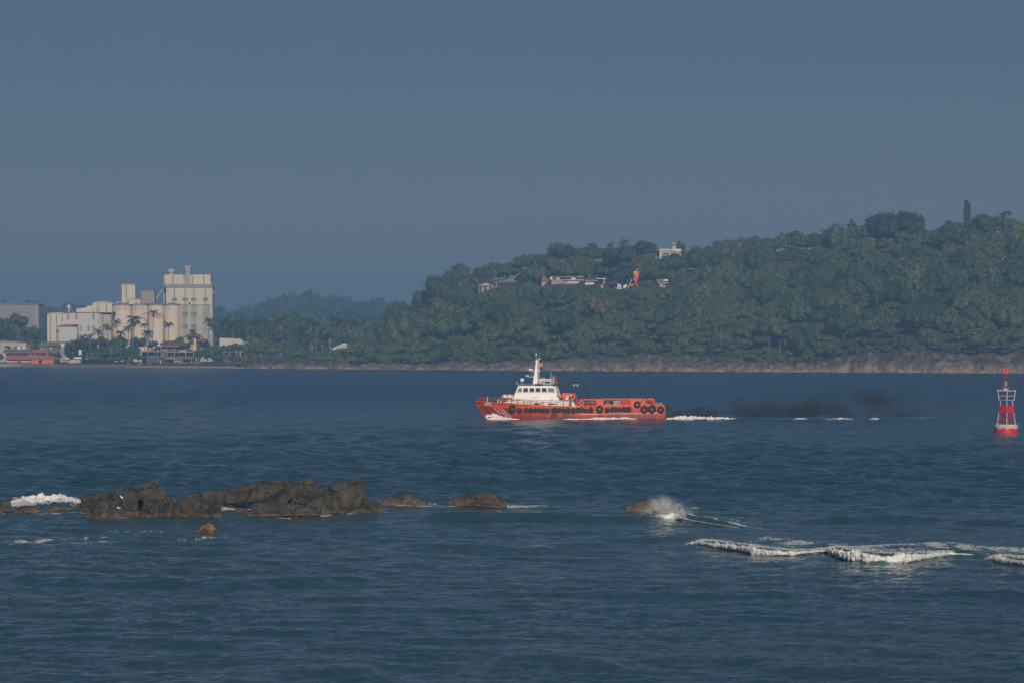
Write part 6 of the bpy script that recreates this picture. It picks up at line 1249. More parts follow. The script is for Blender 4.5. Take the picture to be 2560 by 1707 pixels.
# railings
def rail(xs, zf, h, y_fn, nm='railing', mat=S_rail, mids=(.5,), r=.035, post=True):
    for s in (-1, 1):
        mb = MB(); top = [(x, s*y_fn(x), zf(x)+h) for x in xs]; mb.tube(top, r, 6)
        for m in mids: mb.tube([(x, s*y_fn(x), zf(x)+h*m) for x in xs], r*.8, 5)
        for x in xs: mb.tube([(x, s*y_fn(x), zf(x)-.1), (x, s*y_fn(x), zf(x)+h)], r, 5)
        mb.build(nm, mat, ship)
rail([sx_(c) for c in (148,176,205,232,262,300,340,385,420)], lambda x: float(zsh(x)), .56, lambda x: float(bsh(x))*.92, 'bow_railing')
rail([sx_(c) for c in (375,440,520,586,655,725,795,865,940,1010,1080,1145)], lambda x: float(zsh(x)), .80, lambda x: float(bsh(x))-.08, 'side_railing', mids=(.36, .68))
MB().tube([(sx_(255), -.3, 2.6), (sx_(255), -.3, sz_(572))], .06, 6).tube([(sx_(245), -.3, 2.9), (sx_(258), -.3, sz_(585))], .04, 6).build('bow_staff', S_white, ship)
MB().lathe([(.3, 0), (.2, .25), (.2, .4), (.3, .55)], (sx_(285), -.5, 2.45), 12).lathe([(.3, 0), (.2, .25), (.2, .4), (.3, .55)], (sx_(285), .5, 2.45), 12).box(sx_(300), sx_(360), -.7, .7, 2.4, 2.75).build('anchor_winch', S_dark, ship)
MB().tube([(sx_(366), -2.4, sz_(635)), (sx_(368), -2.4, sz_(612)), (sx_(385), -2.4, sz_(600))], .06, 6).build('grab_rail', S_white, ship)
# masts, radars, searchlight
mz = sz_(432)
mast = MB().hexa([(sx_(748),-.35,mz),(sx_(800),-.35,mz),(sx_(800),.35,mz),(sx_(748),.35,mz)], [(sx_(785),-.12,sz_(168)),(sx_(801),-.12,sz_(168)),(sx_(801),.12,sz_(168)),(sx_(785),.12,sz_(168))]).build('mast', S_white, ship, bevel=.03)
mb = MB(); mb.tube([(sx_(788), 0, sz_(190)), (sx_(784), 0, sz_(172)), (sx_(785), 0, sz_(120))], .05, 6); mb.ball((sx_(785), 0, sz_(112)), .14, 10, 1, 1, 1.15)
mb.build('mast_top_lamp', S_white, mast)
MB().tube([(sx_(795), 0, sz_(160)), (sx_(828), 0, sz_(160))], .045, 6).tube([(sx_(799), 0, sz_(195)), (sx_(826), 0, sz_(160))], .05, 6).tube([(sx_(790), 0, sz_(195)), (sx_(774), 0, sz_(182))], .06, 6).box(sx_(823), sx_(831), -.1, .1, sz_(164), sz_(154)).build('yardarm', S_white, mast)
MB().tube([(sx_(822), 0, sz_(158)), (sx_(822), 0, sz_(90))], .022, 5).build('whip_aerial', S_steel, mast)
MB().tube([(sx_(816), .2, mz), (sx_(812), .2, sz_(180))], .055, 6).build('ladder_pole', S_white, mast)
MB().tube([(sx_(795), 0, sz_(292)), (sx_(833), 0, sz_(293))], .06, 6).tube([(sx_(797), 0, sz_(290)), (sx_(812), 0, sz_(262))], .04, 6).tube([(sx_(800), .1, sz_(370)), (sx_(806), .1, sz_(420))], .05, 6).box(sx_(790), sx_(797), -.2, -.12, sz_(250), sz_(232)).build('mast_bracket', S_white, mast)
for (xa, xb, zr, rx0, rx1, rz0, rz1) in ((730, 785, 292, 702, 746, 284, 266), (682, 775, 352, 668, 705, 347, 336)):
    pl = MB().hexa([(sx_(xa+8),-.15,sz_(zr+6)),(sx_(xb),-.15,sz_(zr+8)),(sx_(xb),.15,sz_(zr+8)),(sx_(xa+8),.15,sz_(zr+6))], [(sx_(xa),-.3,sz_(zr-2)),(sx_(xb),-.3,sz_(zr-4)),(sx_(xb),.3,sz_(zr-4)),(sx_(xa),.3,sz_(zr-2))]).build('radar_platform', S_white, mast)
    MB().box(sx_(rx0), sx_(rx1), -.35, .35, sz_(rz0), sz_(rz1)).lathe([(.12, 0), (.12, .25)], (sx_((rx0+rx1)/2+6), 0, sz_(rz0)-.2), 8).build('radar_scanner', S_white, pl, bevel=.06)
MB().tube([(sx_(733), 0, sz_(300)), (sx_(745), 0, sz_(345))], .02, 5).build('stay_wire', S_steel, mast)
sl = MB().tube([(sx_(628), -.6, mz), (sx_(626), -.6, sz_(408))], .05, 6).tube([(sx_(640), -.6, mz), (sx_(640), -.6, sz_(408))], .05, 6).build('searchlight_stand', S_grey, ship)
MB().lathe([(.12, -.3), (.26, -.22), (.30, .2), (.22, .26), (.01, .27)], (sx_(631), -.6, sz_(389)), 14, 'x').ball((sx_(641), -.6, sz_(386)), .2, 8).build('searchlight', S_white, sl)
MB().tube([(sx_(573), -1.5, sz_(434)), (sx_(573), -1.5, sz_(415))], .03, 5).ball((sx_(573), -1.5, sz_(411)), .09, 8).build('navigation_lamp', S_white, ship)
mb = MB()
for s in (-1, 1):
    for zr, r in ((382, .07), (397, .075), (430, .03)): mb.tube([(sx_(822), s*1.5, sz_(zr)), (sx_(955), s*1.5, sz_(zr))], r, 6)
    for x in (850, 873, 940): mb.tube([(sx_(x), s*1.5, mz), (sx_(x-3), s*1.5, sz_(366))], .055, 6)
mb.box(sx_(843), sx_(857), -1.6, -1.5, sz_(366), sz_(361)).ball((sx_(871), -1.5, sz_(367)), .09, 6)
mb.build('roof_railing', S_white, ship)
MB().box(sx_(814), sx_(836), -1.5, -.9, mz, sz_(380)).build('roof_locker', pm('cream_plastic', (.60,.58,.50)), ship, bevel=.03)
MB().tube([(sx_(954), -1.2, mz), (sx_(953), -1.2, sz_(275))], .04, 6, .03).tube([(sx_(943), -1.0, sz_(362)), (sx_(933), -1.0, sz_(305))], .02, 5).build('aerial', S_steel, ship)
mb = MB(); mb.tube([(sx_(958), -1.4, mz), (sx_(975), -1.4, sz_(362))], .06, 6).tube([(sx_(980), -1.4, mz), (sx_(966), -1.4, sz_(375))], .06, 6).tube([(sx_(983), -1.4, mz), (sx_(983), -1.4, sz_(362))], .035, 6).tube([(sx_(950), -1.4, sz_(362)), (sx_(985), -1.4, sz_(362))], .03, 6).ball((sx_(968), -1.4, sz_(385)), .13, 8, 1, 1, 1.4).build('lamp_frame', S_steel, ship)
MB().tube([(sx_(958), .6, sz_(370)), (sx_(972), .6, sz_(353)), (sx_(990), .6, sz_(352)), (sx_(1001), .6, sz_(375)), (sx_(1016), .6, sz_(430)), (sx_(1032), .6, sz_(500)), (sx_(1052), .6, sz_(600))], .13, 8).build('exhaust_pipe', S_red, ship, smooth=True)
MB().tube([(sx_(958), -1.3, sz_(370)), (sx_(972), -1.3, sz_(353)), (sx_(990), -1.3, sz_(352)), (sx_(1001), -1.3, sz_(375)), (sx_(1016), -1.3, sz_(430)), (sx_(1032), -1.3, sz_(500)), (sx_(1052), -1.3, sz_(600))], .08, 8).build('davit_arm', S_rail, ship, smooth=True)
# ladder frames on the aft side of the wheelhouse
mb = MB(); mb.tube([(sx_(990), -2.1, sz_(452)), (sx_(1030), -2.2, sz_(605))], .07, 6).tube([(sx_(1008), -2.2, sz_(450)), (sx_(1052), -2.2, sz_(570))], .07, 6)
for u in range(8): mb.tube([(sx_(994+u*5), -2.15, sz_(462+u*18)), (sx_(1012+u*5), -2.2, sz_(462+u*16))], .035, 5)
mb.build('aft_ladder', S_white, ship)
MB().ball((sx_(1024), -2.25, sz_(556)), .28, 10, .8, .7, 1.2).build('life_jackets', S_yel, ship)
# black awning frame over the aft deck
aw = MB().hexa([(sx_(965),-2.2,sz_(452)),(sx_(1255),-2.2,sz_(452)),(sx_(1255),2.2,sz_(452)),(sx_(965),2.2,sz_(452))], [(sx_(965),-2.2,sz_(430)),(sx_(1300),-2.2,sz_(429)),(sx_(1300),2.2,sz_(429)),(sx_(965),2.2,sz_(430))]).build('awning', S_black, ship)
mb = MB(); mb.tube([(sx_(1240), -2.2, sz_(436)), (sx_(1305), -2.2, sz_(434)), (sx_(1325), -2.2, sz_(437))], .035, 5)
for s in (-2.2, 2.2): mb.tube([(sx_(1303), s, sz_(434)), (sx_(1370), s, sz_(597))], .075, 6)
mb.build('awning_leg', S_black, aw)
for x in (1198, 1234): MB().lathe([(.05, -.15), (.15, 0), (.16, .1)], (sx_(x), -2.3, sz_(441)), 10).tube([(sx_(x-3), -2.3, sz_(441)), (sx_(x-7), -2.3, sz_(456))], .03, 5).build('floodlight', S_white, aw)
# aft superstructure: orange rescue boat in its cradle, lockers, sloping stair
rb = MB().box(sx_(1068), sx_(1212), .4, 2.3, sz_(600), sz_(530)).build('red_locker', S_red, ship, bevel=.04)
hb_ = []; n = 12
MB().prism([(sx_(1095), sz_(603)), (sx_(1172), sz_(603)), (sx_(1172), sz_(548)), (sx_(1160), sz_(543)), (sx_(1140), sz_(550)), (sx_(1118), sz_(563)), (sx_(1102), sz_(582))][::1], -1.6, -.6).build('rescue_boat_hull', S_white, ship, bevel=.08)
MB().box(sx_(1148), sx_(1200), -1.9, -.4, sz_(590), sz_(556)).tube([(sx_(1142), -1.9, sz_(604)), (sx_(1146), -1.9, sz_(535)), (sx_(1205), -1.9, sz_(530))], .06, 6).tube([(sx_(1183), -1.9, sz_(600)), (sx_(1190), -1.9, sz_(545))], .1, 6).build('rescue_boat_cradle', S_rail, ship)
MB().box(sx_(1045), sx_(1170), -2.35, .5, sz_(608), sz_(600)).build('dark_ledge', S_dark, ship)
MB().box(sx_(1040), sx_(1168), -2.62, -2.4, sz_(614), sz_(608)).tube([(sx_(1046), -2.5, sz_(580)), (sx_(1150), -2.5, sz_(580))], .035, 5).build('upper_deck_rail', S_rail, ship)
MB().hexa([(sx_(1195),-2.5,sz_(672)),(sx_(1224),-2.5,sz_(672)),(sx_(1224),-1.4,sz_(672)),(sx_(1195),-1.4,sz_(672))], [(sx_(1168),-2.5,sz_(592)),(sx_(1184),-2.5,sz_(592)),(sx_(1184),-1.4,sz_(592)),(sx_(1168),-1.4,sz_(592))]).build('sloping_stair', S_grey, ship)
mb = MB()
for o in (0, 14, 28): mb.tube([(sx_(1196+o), -2.3, sz_(530+o)), (sx_(1232+o*.5), -2.3, sz_(600+o*.6)), (sx_(1232+o), -2.3, sz_(668))], .035, 5)
for x in (1155, 1168, 1232, 1250): mb.tube([(sx_(x), -2.6, sz_(670)), (sx_(x), -2.6, sz_(602))], .04, 5)
mb.build('stair_rail', S_rail, ship)
MB().box(sx_(1145), sx_(1153), -2.6, -2.5, sz_(672), sz_(616)).box(sx_(1160), sx_(1167), -2.6, -2.5, sz_(672), sz_(616)).build('deckhouse_door', S_dark, ship)
mb = MB(); [mb.box(sx_(1158+i*9), sx_(1163+i*9), -3.34, -3.28, sz_(693), sz_(676)) for i in range(8)]; mb.build('yellow_step_grating', S_yel, ship)
# aft bulwark with openings (port and starboard)
for s in (-1, 1):
    y0, y1 = (s*3.22, s*3.14) if s < 0 else (s*3.14, s*3.22)
    mb = MB(); mb.box(sx_(1225), sx_(1445), y0, y1, sz_(668), sz_(661)).box(sx_(1300), sx_(1445), y0, y1, sz_(604), sz_(597))
    mb.box(sx_(1445), sx_(1515), y0, y1, sz_(668), sz_(597)).box(sx_(1515), sx_(1815), y0, y1, sz_(668), sz_(658)).box(sx_(1515), sx_(1815), y0, y1, sz_(600), sz_(594)).box(sx_(1815), sx_(1972), y0, y1, sz_(668), sz_(592)).box(sx_(1972), sx_(2062), y0, y1, sz_(668), sz_(646)).box(sx_(1972), sx_(2062), y0, y1, sz_(596), sz_(590))
    mb.build('bulwark', S_red, ship)
    mb = MB(); mb.tube([(sx_(1235), s*3.18, sz_(606)), (sx_(1300), s*3.18, sz_(600))], .04, 5)
    for zr in (634,): mb.tube([(sx_(1225), s*3.18, sz_(zr)), (sx_(1445), s*3.18, sz_(zr))], .05, 5)
    for x in (1228, 1252, 1338, 1392): mb.tube([(sx_(x), s*3.18, sz_(662)), (sx_(x), s*3.18, sz_(602))], .05, 5)
    for zr, r in ((612, .03), (628, .07), (646, .05)): mb.tube([(sx_(1700), s*3.18, sz_(zr)), (sx_(1815), s*3.18, sz_(zr))], r, 5)
    for x in (1565, 1706, 1770): mb.tube([(sx_(x), s*3.18, sz_(660)), (sx_(x), s*3.18, sz_(598))], .05, 5)
    for x in (1990, 2015, 2040, 2060): mb.tube([(sx_(x), s*3.18, sz_(648)), (sx_(x), s*3.18, sz_(592))], .06, 5)
    mb.tube([(sx_(1975), s*3.18, sz_(640)), (sx_(2015), s*3.18, sz_(600)), (sx_(2060), s*3.18, sz_(640))], .06, 5).tube([(sx_(2062), s*3.18, sz_(592)), (sx_(2080), s*3.18, sz_(650))], .07, 5)
    mb.build('cargo_rail', S_red, ship)
MB().box(sx_(1305), sx_(1440), -2.0, 2.0, 1.8, sz_(641)).box(sx_(1320), sx_(1338), -2.2, -1.2, 1.8, sz_(612)).build('engine_hatch', S_dark, ship)
MB().tube([(sx_(1850), -3.3, sz_(625)), (sx_(1948), -3.25, sz_(590)), (sx_(1975), -3.1, sz_(584))] if False else [(sx_(1905), -3.3, sz_(632)), (sx_(1945), -3.25, sz_(592)), (sx_(1985), -3.1, sz_(585)), (sx_(2000), -3.0, sz_(590))], .05, 5).build('mooring_rope', S_dark, ship)
MB().box(sx_(1975), sx_(2050), -2.4, 2.4, 1.9, sz_(612)).lathe([(.25, 0), (.16, .2), (.16, .5), (.3, .7)], (sx_(2050), -2.7, sz_(668)), 12).build('stern_winch', pm('rusty_brown', (.22,.07,.04), (.12,.05,.04), 3, .8), ship)
MB().box(sx_(2068), sx_(2165), -3.1, 3.1, sz_(664), sz_(655)).build('stern_platform', S_yel, ship)
mb = MB()
for x in (2085, 2112, 2143): mb.tube([(sx_(x), -2.9, sz_(656)), (sx_(x), -2.9, sz_(626))], .045, 5)
mb.tube([(sx_(2085), -2.9, sz_(638)), (sx_(2155), -2.9, sz_(638))], .03, 5); mb.build('stern_rail', pm('pale_yellow_rail', (.5,.45,.3)), ship)
MB().box(29.15, 29.35, -2.9, 2.9, .1, 1.9).build('transom_fender_beam', S_dark, ship)
# cargo standing on the deck: things of their own
def on_ship(name, x, y, z, label, cat, group=None): return empty(name, (BX+x, BD+y, z), label, cat, group)
dk = 1.86
for i, (a, b, z0_, z1_) in enumerate(((1622,1640,662,637),(1641,1660,662,637),(1661,1676,662,637),(1678,1692,662,637),(1622,1640,634,611),(1641,1660,634,611),(1661,1676,634,611),(1678,1692,634,608))):
    lb = ['bottom left', 'bottom second', 'bottom third', 'bottom right', 'top left', 'top second', 'top third', 'top right'][i]
    e = on_ship('cargo_tank', sx_((a+b)/2), -2.3, sz_(z0_), 'white plastic tank in the stack on the aft deck, %s one' % lb, 'tank', 'white tanks on the aft deck'); w_ = (b-a)*K/2
    MB().box(-w_+.03, w_-.03, -.5, .5, .03, (z0_-z1_)*K-.04).lathe([(.08, 0), (.08, .05)], (0, 0, (z0_-z1_)*K-.04), 8).build('tank_body', S_white, e, bevel=.03)
    mb = MB(); [mb.tube([(-w_, -.53, z), (w_, -.53, z)], .012, 4) for z in (.08, .2)]; [mb.tube([(xx_, -.53, .02), (xx_, -.53, (z0_-z1_)*K-.03)], .012, 4) for xx_ in (-w_*.9, 0, w_*.9)]; mb.build('cage', S_grey, e)
for i, z in enumerate((662, 636)):
    e = on_ship('oil_drum', sx_(1528), -2.3, sz_(z), ('lower' if i == 0 else 'upper')+' blue drum on the aft deck', 'drum', 'blue drums on the aft deck'); h_ = .34
    MB().lathe([(.15, 0), (.155, .02), (.15, h_*.33), (.16, h_*.35), (.15, h_*.37), (.15, h_*.66), (.16, h_*.68), (.15, h_*.7), (.155, h_-.02), (.14, h_)], (0, 0, 0), 16).build('drum_body', pm('blue_drum', (.03,.07,.30)), e, smooth=False)
e = on_ship('cargo_sack', sx_(1558), -2.5, sz_(664), 'pale sack slumped beside the blue drums on the aft deck', 'sack'); MB().ball((0, 0, .14), .3, 12, 1.2, .8, .55).ball((.15, 0, .25), .14, 8, 1, .9, .8).build('sack_body', pm('pale_sack', (.62,.58,.42), (.5,.46,.34), 4), e, smooth=True)
e = on_ship('pallet_stack', sx_(1600), -1.6, 1.86, 'brown striped stack of timber on the aft deck behind the sack', 'timber stack'); mb = MB(); [mb.box(-.42, .42, -.4, .4, .45+k*.14, .53+k*.14) for k in range(3)]; mb.build('planks', pm('rusty_brown', (.22,.07,.04)), e); mb = MB(); [mb.box(x_-.04, x_+.04, -.35, .35, .02, .45) for x_ in (-.35, 0, .35)]; mb.build('bearers', pm('rusty_brown', (.22,.07,.04)), e)
# lifebuoy hung on the rail
e = on_ship('lifebuoy', sx_(1275), -3.32, sz_(632), 'orange lifebuoy with white bands hung on the ship railing behind the stair', 'lifebuoy')
MB().torus((0,0,0), .31, .075, 28, 8).build('ring', pm('lifebuoy_orange', (.66,.16,.06)), e, smooth=True)
for k in range(4):
    a = k*math.pi/2; mb = MB(); V = []; F = []
    for i in range(4):
        aa = a-.16+.107*i
        for j in range(8): b = 2*math.pi*j/8; q = .31+.083*math.cos(b); V.append((q*math.cos(aa), .083*math.sin(b), q*math.sin(aa)))
    for i in range(3):
        for j in range(8): F.append((i*8+j, i*8+(j+1) % 8, (i+1)*8+(j+1) % 8, (i+1)*8+j))
    mb.add(V, F).build('white_band', S_white, e)
# life raft canisters
for i, (x, y, lb) in enumerate(((446, -1.9, 'white life raft canister in a red cradle, the forward one'), (500, -1.3, 'white life raft canister in a red cradle, next to the wheelhouse'))):
    e = on_ship('liferaft_canister', sx_(x), y, sz_(572), lb, 'life raft', 'life raft canisters before the wheelhouse'); r0 = .40; l0 = .46
    MB().lathe([(.01, -l0), (r0*.6, -l0*.98), (r0*.92, -l0*.8), (r0, -l0*.55), (r0*1.03, -l0*.5), (r0, -l0*.45), (r0, -.03), (r0*1.05, 0), (r0, .03), (r0, l0*.45), (r0*1.03, l0*.5), (r0, l0*.55), (r0*.92, l0*.8), (r0*.6, l0*.98), (.01, l0)], (0,0,0), 22, 'x').build('canister', S_white, e)
    for xx_ in (-.24, .24): MB().tube([(xx_, -.44, -.5), (xx_, -.44, .40), (xx_, 0, .46), (xx_, .44, .40), (xx_, .44, -.5)], .035, 5).build('strap', S_rail, e)
    MB().box(-.35, .35, -.4, .4, -.52, -.40).box(-.30, -.18, -.45, -.38, -.55, -.2).box(.18, .30, -.45, -.38, -.55, -.2).build('cradle', S_rail, e)
# flag
e = on_ship('flag', sx_(812), 0, sz_(230), 'small yellow and orange flag flying from the ship mast', 'flag')
V = []; F = []; n = 10
for i in range(n+1):
    u = i/n
    for j in range(5): V.append((.06+u*.60, .07*math.sin(u*7), -.06+.46*(j/4)-.14*u+.03*math.sin(u*5+j)))
for i in range(n):
    for j in range(4): F.append((i*5+j, (i+1)*5+j, (i+1)*5+j+1, i*5+j+1))
fl = MB().add(V, F).build('cloth', pm('flag_yellow', (.80,.50,.04), (.74,.44,.05), 2), e)
sel = [k for k in range(len(F)) if 4 <= k//4 <= 7 and k % 4 in (1, 2)]
MB().add([(p[0], p[1]-.012, p[2]) for p in V], [F[k] for k in sel]).build('dark_red_panel', pm('flag_red', (.50,.08,.03)), fl)
MB().add([(p[0], p[1]-.012, p[2]) for p in V], [F[k] for k in range(4, 8)]).build('green_stripe', pm('flag_green', (.12,.22,.08)), fl)
MB().tube([(.10, 0, -.32), (.75, 0, .75)], .02, 5).build('gaff', S_steel, e)
# tyre fenders
TY = [(528,690,40,'large lone tyre fender nearest the bow, behind the white stripes'),(1473,700,40,'large tyre fender amidships, under the first solid orange bulwark panel'),(1880,652,38,'large tyre fender hung high on the orange bulwark near the stern'),(1957,702,42,'large tyre fender near the stern, below the high one'),(2040,698,45,'largest tyre fender, second from the stern corner'),(2134,706,38,'large tyre fender at the stern corner'),
 (607,712,27,'small tyre fender just behind the large bow tyre, alone'),(680,709,24,'first small tyre of the long row under the wheelhouse'),(727,712,25,'second small tyre of the row under the wheelhouse'),(775,712,25,'third small tyre of the row under the wheelhouse'),(822,712,25,'fourth small tyre of the row, below the painted letters'),(868,715,26,'fifth small tyre of the row under the wheelhouse'),(912,718,25,'last small tyre before the big dark stain'),
 (985,710,29,'small tyre fender over the left of the big dark stain'),(1030,712,26,'second small tyre fender over the dark stain'),(1076,712,26,'third small tyre fender over the dark stain'),(1130,714,30,'small tyre fender left of the yellow steps'),(1187,715,30,'tyre fender directly below the yellow steps'),(1235,712,28,'tyre fender just right of the yellow steps'),(1275,708,28,'tyre fender with a squared top, below the lifebuoy'),(1322,718,24,'small low tyre right of the squared one'),(1378,712,31,'medium tyre left of the large amidships tyre'),
 (1555,712,29,'medium tyre fender right of the large amidships tyre'),(1612,702,28,'squashed tyre left of the twin rust streaks'),(1645,702,26,'squashed tyre over the twin rust streaks'),(1690,706,25,'tyre with a bright orange hole, under the white tanks'),(1738,704,29,'left one of the two touching tyres before the rear bulwark panel'),(1786,704,31,'right one of the two touching tyres before the rear bulwark panel')]
for cx_, cy_, r, lb in TY:
    x = sx_(cx_); z = sz_(cy_); R0 = r*K; th = R0*(.34 if r > 36 else .43); y = -float(half(x, max(z, .3)))-R0*.30-.04
    if z > zsh(x): y = -3.22-R0*.32
    if cx_ < 560: y = -float(bsh(x))-R0*.25
    e = on_ship('tyre_fender', x, y, z, lb, 'tyre', 'tyre fenders hung along the hull')
    MB().torus((0,0,0), R0-th, th, 26, 8, .85).build('tyre', S_black, e, smooth=True); mb = MB()
    for s in (-1, 1): mb.tube([(s*.05, .02, R0-th*1.6), (s*.12, .05, R0+.10), (s*.12, R0*.25, R0+.16)], .018, 4)
    mb.build('chain', S_dark, e)
e = on_ship('tyre_fender', 29.65, -2.0, sz_(697), 'large tyre hanging off the very stern, seen against the water', 'tyre', 'tyre fenders hung along the hull')
o = MB().torus((0,0,0), .36, .19, 26, 8, .85).build('tyre', S_black, e, smooth=True); o.rotation_euler = (0, 0, R(35)); MB().tube([(0,0,.4),(-.3,0,.6)], .018, 4).build('chain', S_dark, e)
# broken water along the hull
def ship_foam(pts, y, label, n=16, lift=0., amp=.5):
    roller('wake_foam', [(BX+sx_(a), BD+y, sz_(b), r*K) for a, b, r in pts], label, .06, n, amp=amp)
ship_foam([(232,800,6),(240,785,30),(262,775,36),(300,782,34),(340,790,28),(400,797,24),(450,803,18),(520,808,11),(580,812,5)], -1.6, 'bow wave curling white at the ship stem')
ship_foam([(250,808,10),(330,806,22),(430,810,16),(520,812,12),(600,815,5)], -2.8, 'white water below the bow wave')
ship_foam([(880,818,3),(940,817,7),(1060,816,7),(1180,812,10),(1280,811,8),(1400,806,14),(1480,806,18),(1560,806,14),(1700,802,14),(1750,799,20),(1790,803,12),(1880,806,4)], -3.9, 'white foam line along the ship side')
ship_foam([(2060,812,2),(2150,815,5),(2200,814,10),(2260,805,14),(2330,800,22),(2420,800,26),(2560,800,20),(2700,802,24),(2860,806,14),(2960,812,6)], -2.5, 'white wake rising behind the stern', amp=.7)
for a_ in ((3560,3760,'short broken crest of the wake'),(3900,4230,'low broken crest of the wake farther behind'),(4400,4520,'last small white crest of the wake')):
    ship_foam([(a_[0],812,1),(a_[0]*.7+a_[1]*.3,808,5),(a_[0]*.4+a_[1]*.6,806,6),(a_[1],811,1)], -1-random.random(), a_[2], amp=1.1)
# ------------------------------------------------------------------ the buoy
bd_ = GD(1083); bx = (2515.5-CX)/FPX*bd_; KB = bd_/FPX*160/1091.   # metres per unit of the enlarged view (width 1091 = 160 px)
by = empty('channel_buoy', (bx, bd_, 0), 'red navigation buoy with lattice tower, white cage railing and square topmark at the right', 'buoy')
def bX(c): return (c-818)*KB
def bZ(c): return (1365-c)*KB
B_red = pm('buoy_red', (.60,.020,.035), (.52,.018,.035), 1.2, .45); B_red2 = pm('buoy_red_dull', (.42,.035,.045), (.36,.03,.04), 2, .6); B_wh = pm('droppings_white', (.62,.58,.52), (.42,.36,.32), 4, .9, .04); B_pink = pm('streaked_rail', (.66,.55,.54), (.50,.30,.30), 3, .7); B_pan = pm('solar_panel', (.35,.34,.28), (.42,.40,.33), 3, .4); B_steel = pm('lantern_grey', (.40,.42,.38), (.34,.36,.33), 4, .5)
rf = 200*KB
MB().lathe([(rf*.6, -.8), (rf*.96, -.5), (rf, bZ(1345)), (rf, bZ(1262))], (0,0,0), 40).build('float', B_red, by, smooth=False)
# droppings-covered rim with an uneven lower edge
V = []; F = []; n = 72; q = random.Random(4)
for i in range(n):
    a = 2*math.pi*i/n; dr = -.05+.30*max(0, vn(i*.45, 0, 5.))+.14*q.random(); jag = bZ(1262)-dr*.9
    V += [((rf+.015)*math.cos(a), (rf+.015)*math.sin(a), jag), ((rf+.03)*math.cos(a), (rf+.03)*math.sin(a), bZ(1236)+.02*q.random()), (rf*.93*math.cos(a), rf*.93*math.sin(a), bZ(1212)+.05*q.random()), (rf*.5*math.cos(a), rf*.5*math.sin(a), bZ(1206))]
for i in range(n):
    j = (i+1) % n
    for k in range(3): F.append((i*4+k, j*4+k, j*4+k+1, i*4+k+1))
V.append((0, 0, bZ(1205))); F += [(i*4+3, ((i+1) % n)*4+3, len(V)-1) for i in range(n)]
MB().add(V, F).build('stained_rim', B_wh, by, smooth=False)
# four raking legs, turned so that one faces the camera
leg_b, leg_t = 155*KB, 95*KB; zb_, zt_ = bZ(1215), bZ(800); ang = [R(-94+90*k) for k in range(4)]
def lp(k, z, f=1.0): u = (z-zb_)/(zt_-zb_); r = (leg_b+(leg_t-leg_b)*u)*f; return Vector((r*math.cos(ang[k])+(.0), r*math.sin(ang[k]), z))
for k in range(4): MB().tube([lp(k, zb_), lp(k, zt_)], 8*KB, 8).build('leg', B_pink if k != 2 else B_red2, by)
for k in range(4):
    k2 = (k+1) % 4; mb = MB(); z1_, z2_ = bZ(1170), bZ(1015)
    mb.tube([lp(k, z1_), lp(k2, z2_)], 6*KB, 6).tube([lp(k2, z1_), lp(k, z2_)], 6*KB, 6).tube([lp(k, z1_), lp(k2, z1_)], 5*KB, 6); mb.build('cross_brace', B_red, by)
    a, b = lp(k, bZ(1012), 1.06), lp(k2, bZ(1012), 1.06); c, d = lp(k2, bZ(890), 1.06), lp(k, bZ(890), 1.06)
    nn = Vector(((a+b)/2).to_2d().to_3d()).normalized()*.04
    MB().add([a, b, c, d, a+nn, b+nn, c+nn, d+nn], [(3,2,1,0),(4,5,6,7),(0,1,5,4),(1,2,6,5),(2,3,7,6),(3,0,4,7)]).build('daymark_panel', B_red, by)
MB().lathe([(30*KB, bZ(1210)), (30*KB, bZ(1170)), (60*KB, bZ(1165)), (60*KB, bZ(1155)), (30*KB, bZ(1150))], (0,0,0), 12).build('battery_box', B_red, by)
# railed cage
def ringpts(r, z, n=4, off=0): return [Vector((r*math.cos(ang[k % n]), r*math.sin(ang[k % n]), z)) for k in range(n+1)]
cg = MB(); r1, r2 = 128*KB, 152*KB
cg.tube(ringpts(r1, bZ(796)), 6*KB, 6).tube(ringpts(r1+6*KB, bZ(724)), 6*KB, 6).tube(ringpts(r2, bZ(640)), 7*KB, 6)
for k in range(4): a = ang[k]; cg.tube([Vector((r1*math.cos(a), r1*math.sin(a), bZ(796))), Vector(((r1+6*KB)*math.cos(a), (r1+6*KB)*math.sin(a), bZ(724))), Vector((r2*math.cos(a), r2*math.sin(a), bZ(636)))], 9*KB, 6)
cg.build('cage_railing', B_pink, by)
MB().box(-.55, .55, -.55, .55, bZ(800), bZ(794)).build('platform', B_red2, by)
MB().tube([(0,0,bZ(800)), (0,0,bZ(560))], 9*KB, 8).build('centre_post', B_red2, by)
MB().tube([(-r2, 0, bZ(636)), (r2*.97, 0, bZ(636))], 6*KB, 6).tube([(0, -r2, bZ(636)), (0, r2, bZ(636))], 6*KB, 6).build('upper_beam', B_red2, by)
mb = MB(); q = random.Random(2)
for x in (-150, -128, -105, -85, 60, 125, 150): mb.ball((x*KB, q.uniform(-.2, .1), bZ(628)), (9+q.random()*4)*KB, 8, 1.3, 1, .8)
mb.build('droppings', B_wh, by, smooth=True)
MB().box(-62*KB, 34*KB, -.3, .3, bZ(636), bZ(600)).hexa([(-62*KB,-.32,bZ(602)),(-10*KB,-.32,bZ(602)),(-10*KB,.3,bZ(602)),(-62*KB,.3,bZ(602))], [(-62*KB,-.2,bZ(592)),(-20*KB,-.2,bZ(590)),(-20*KB,.3,bZ(590)),(-62*KB,.3,bZ(592))]).box(16*KB, 36*KB, -.3, .3, bZ(634), bZ(598)).build('equipment_box', B_pan, by)
MB().tube([(-62*KB, -.2, bZ(586)), (-34*KB, -.2, bZ(578))], 4*KB, 6).tube([(22*KB, -.2, bZ(598)), (36*KB, -.2, bZ(578))], 5*KB, 6).build('bird_spike', B_wh, by)
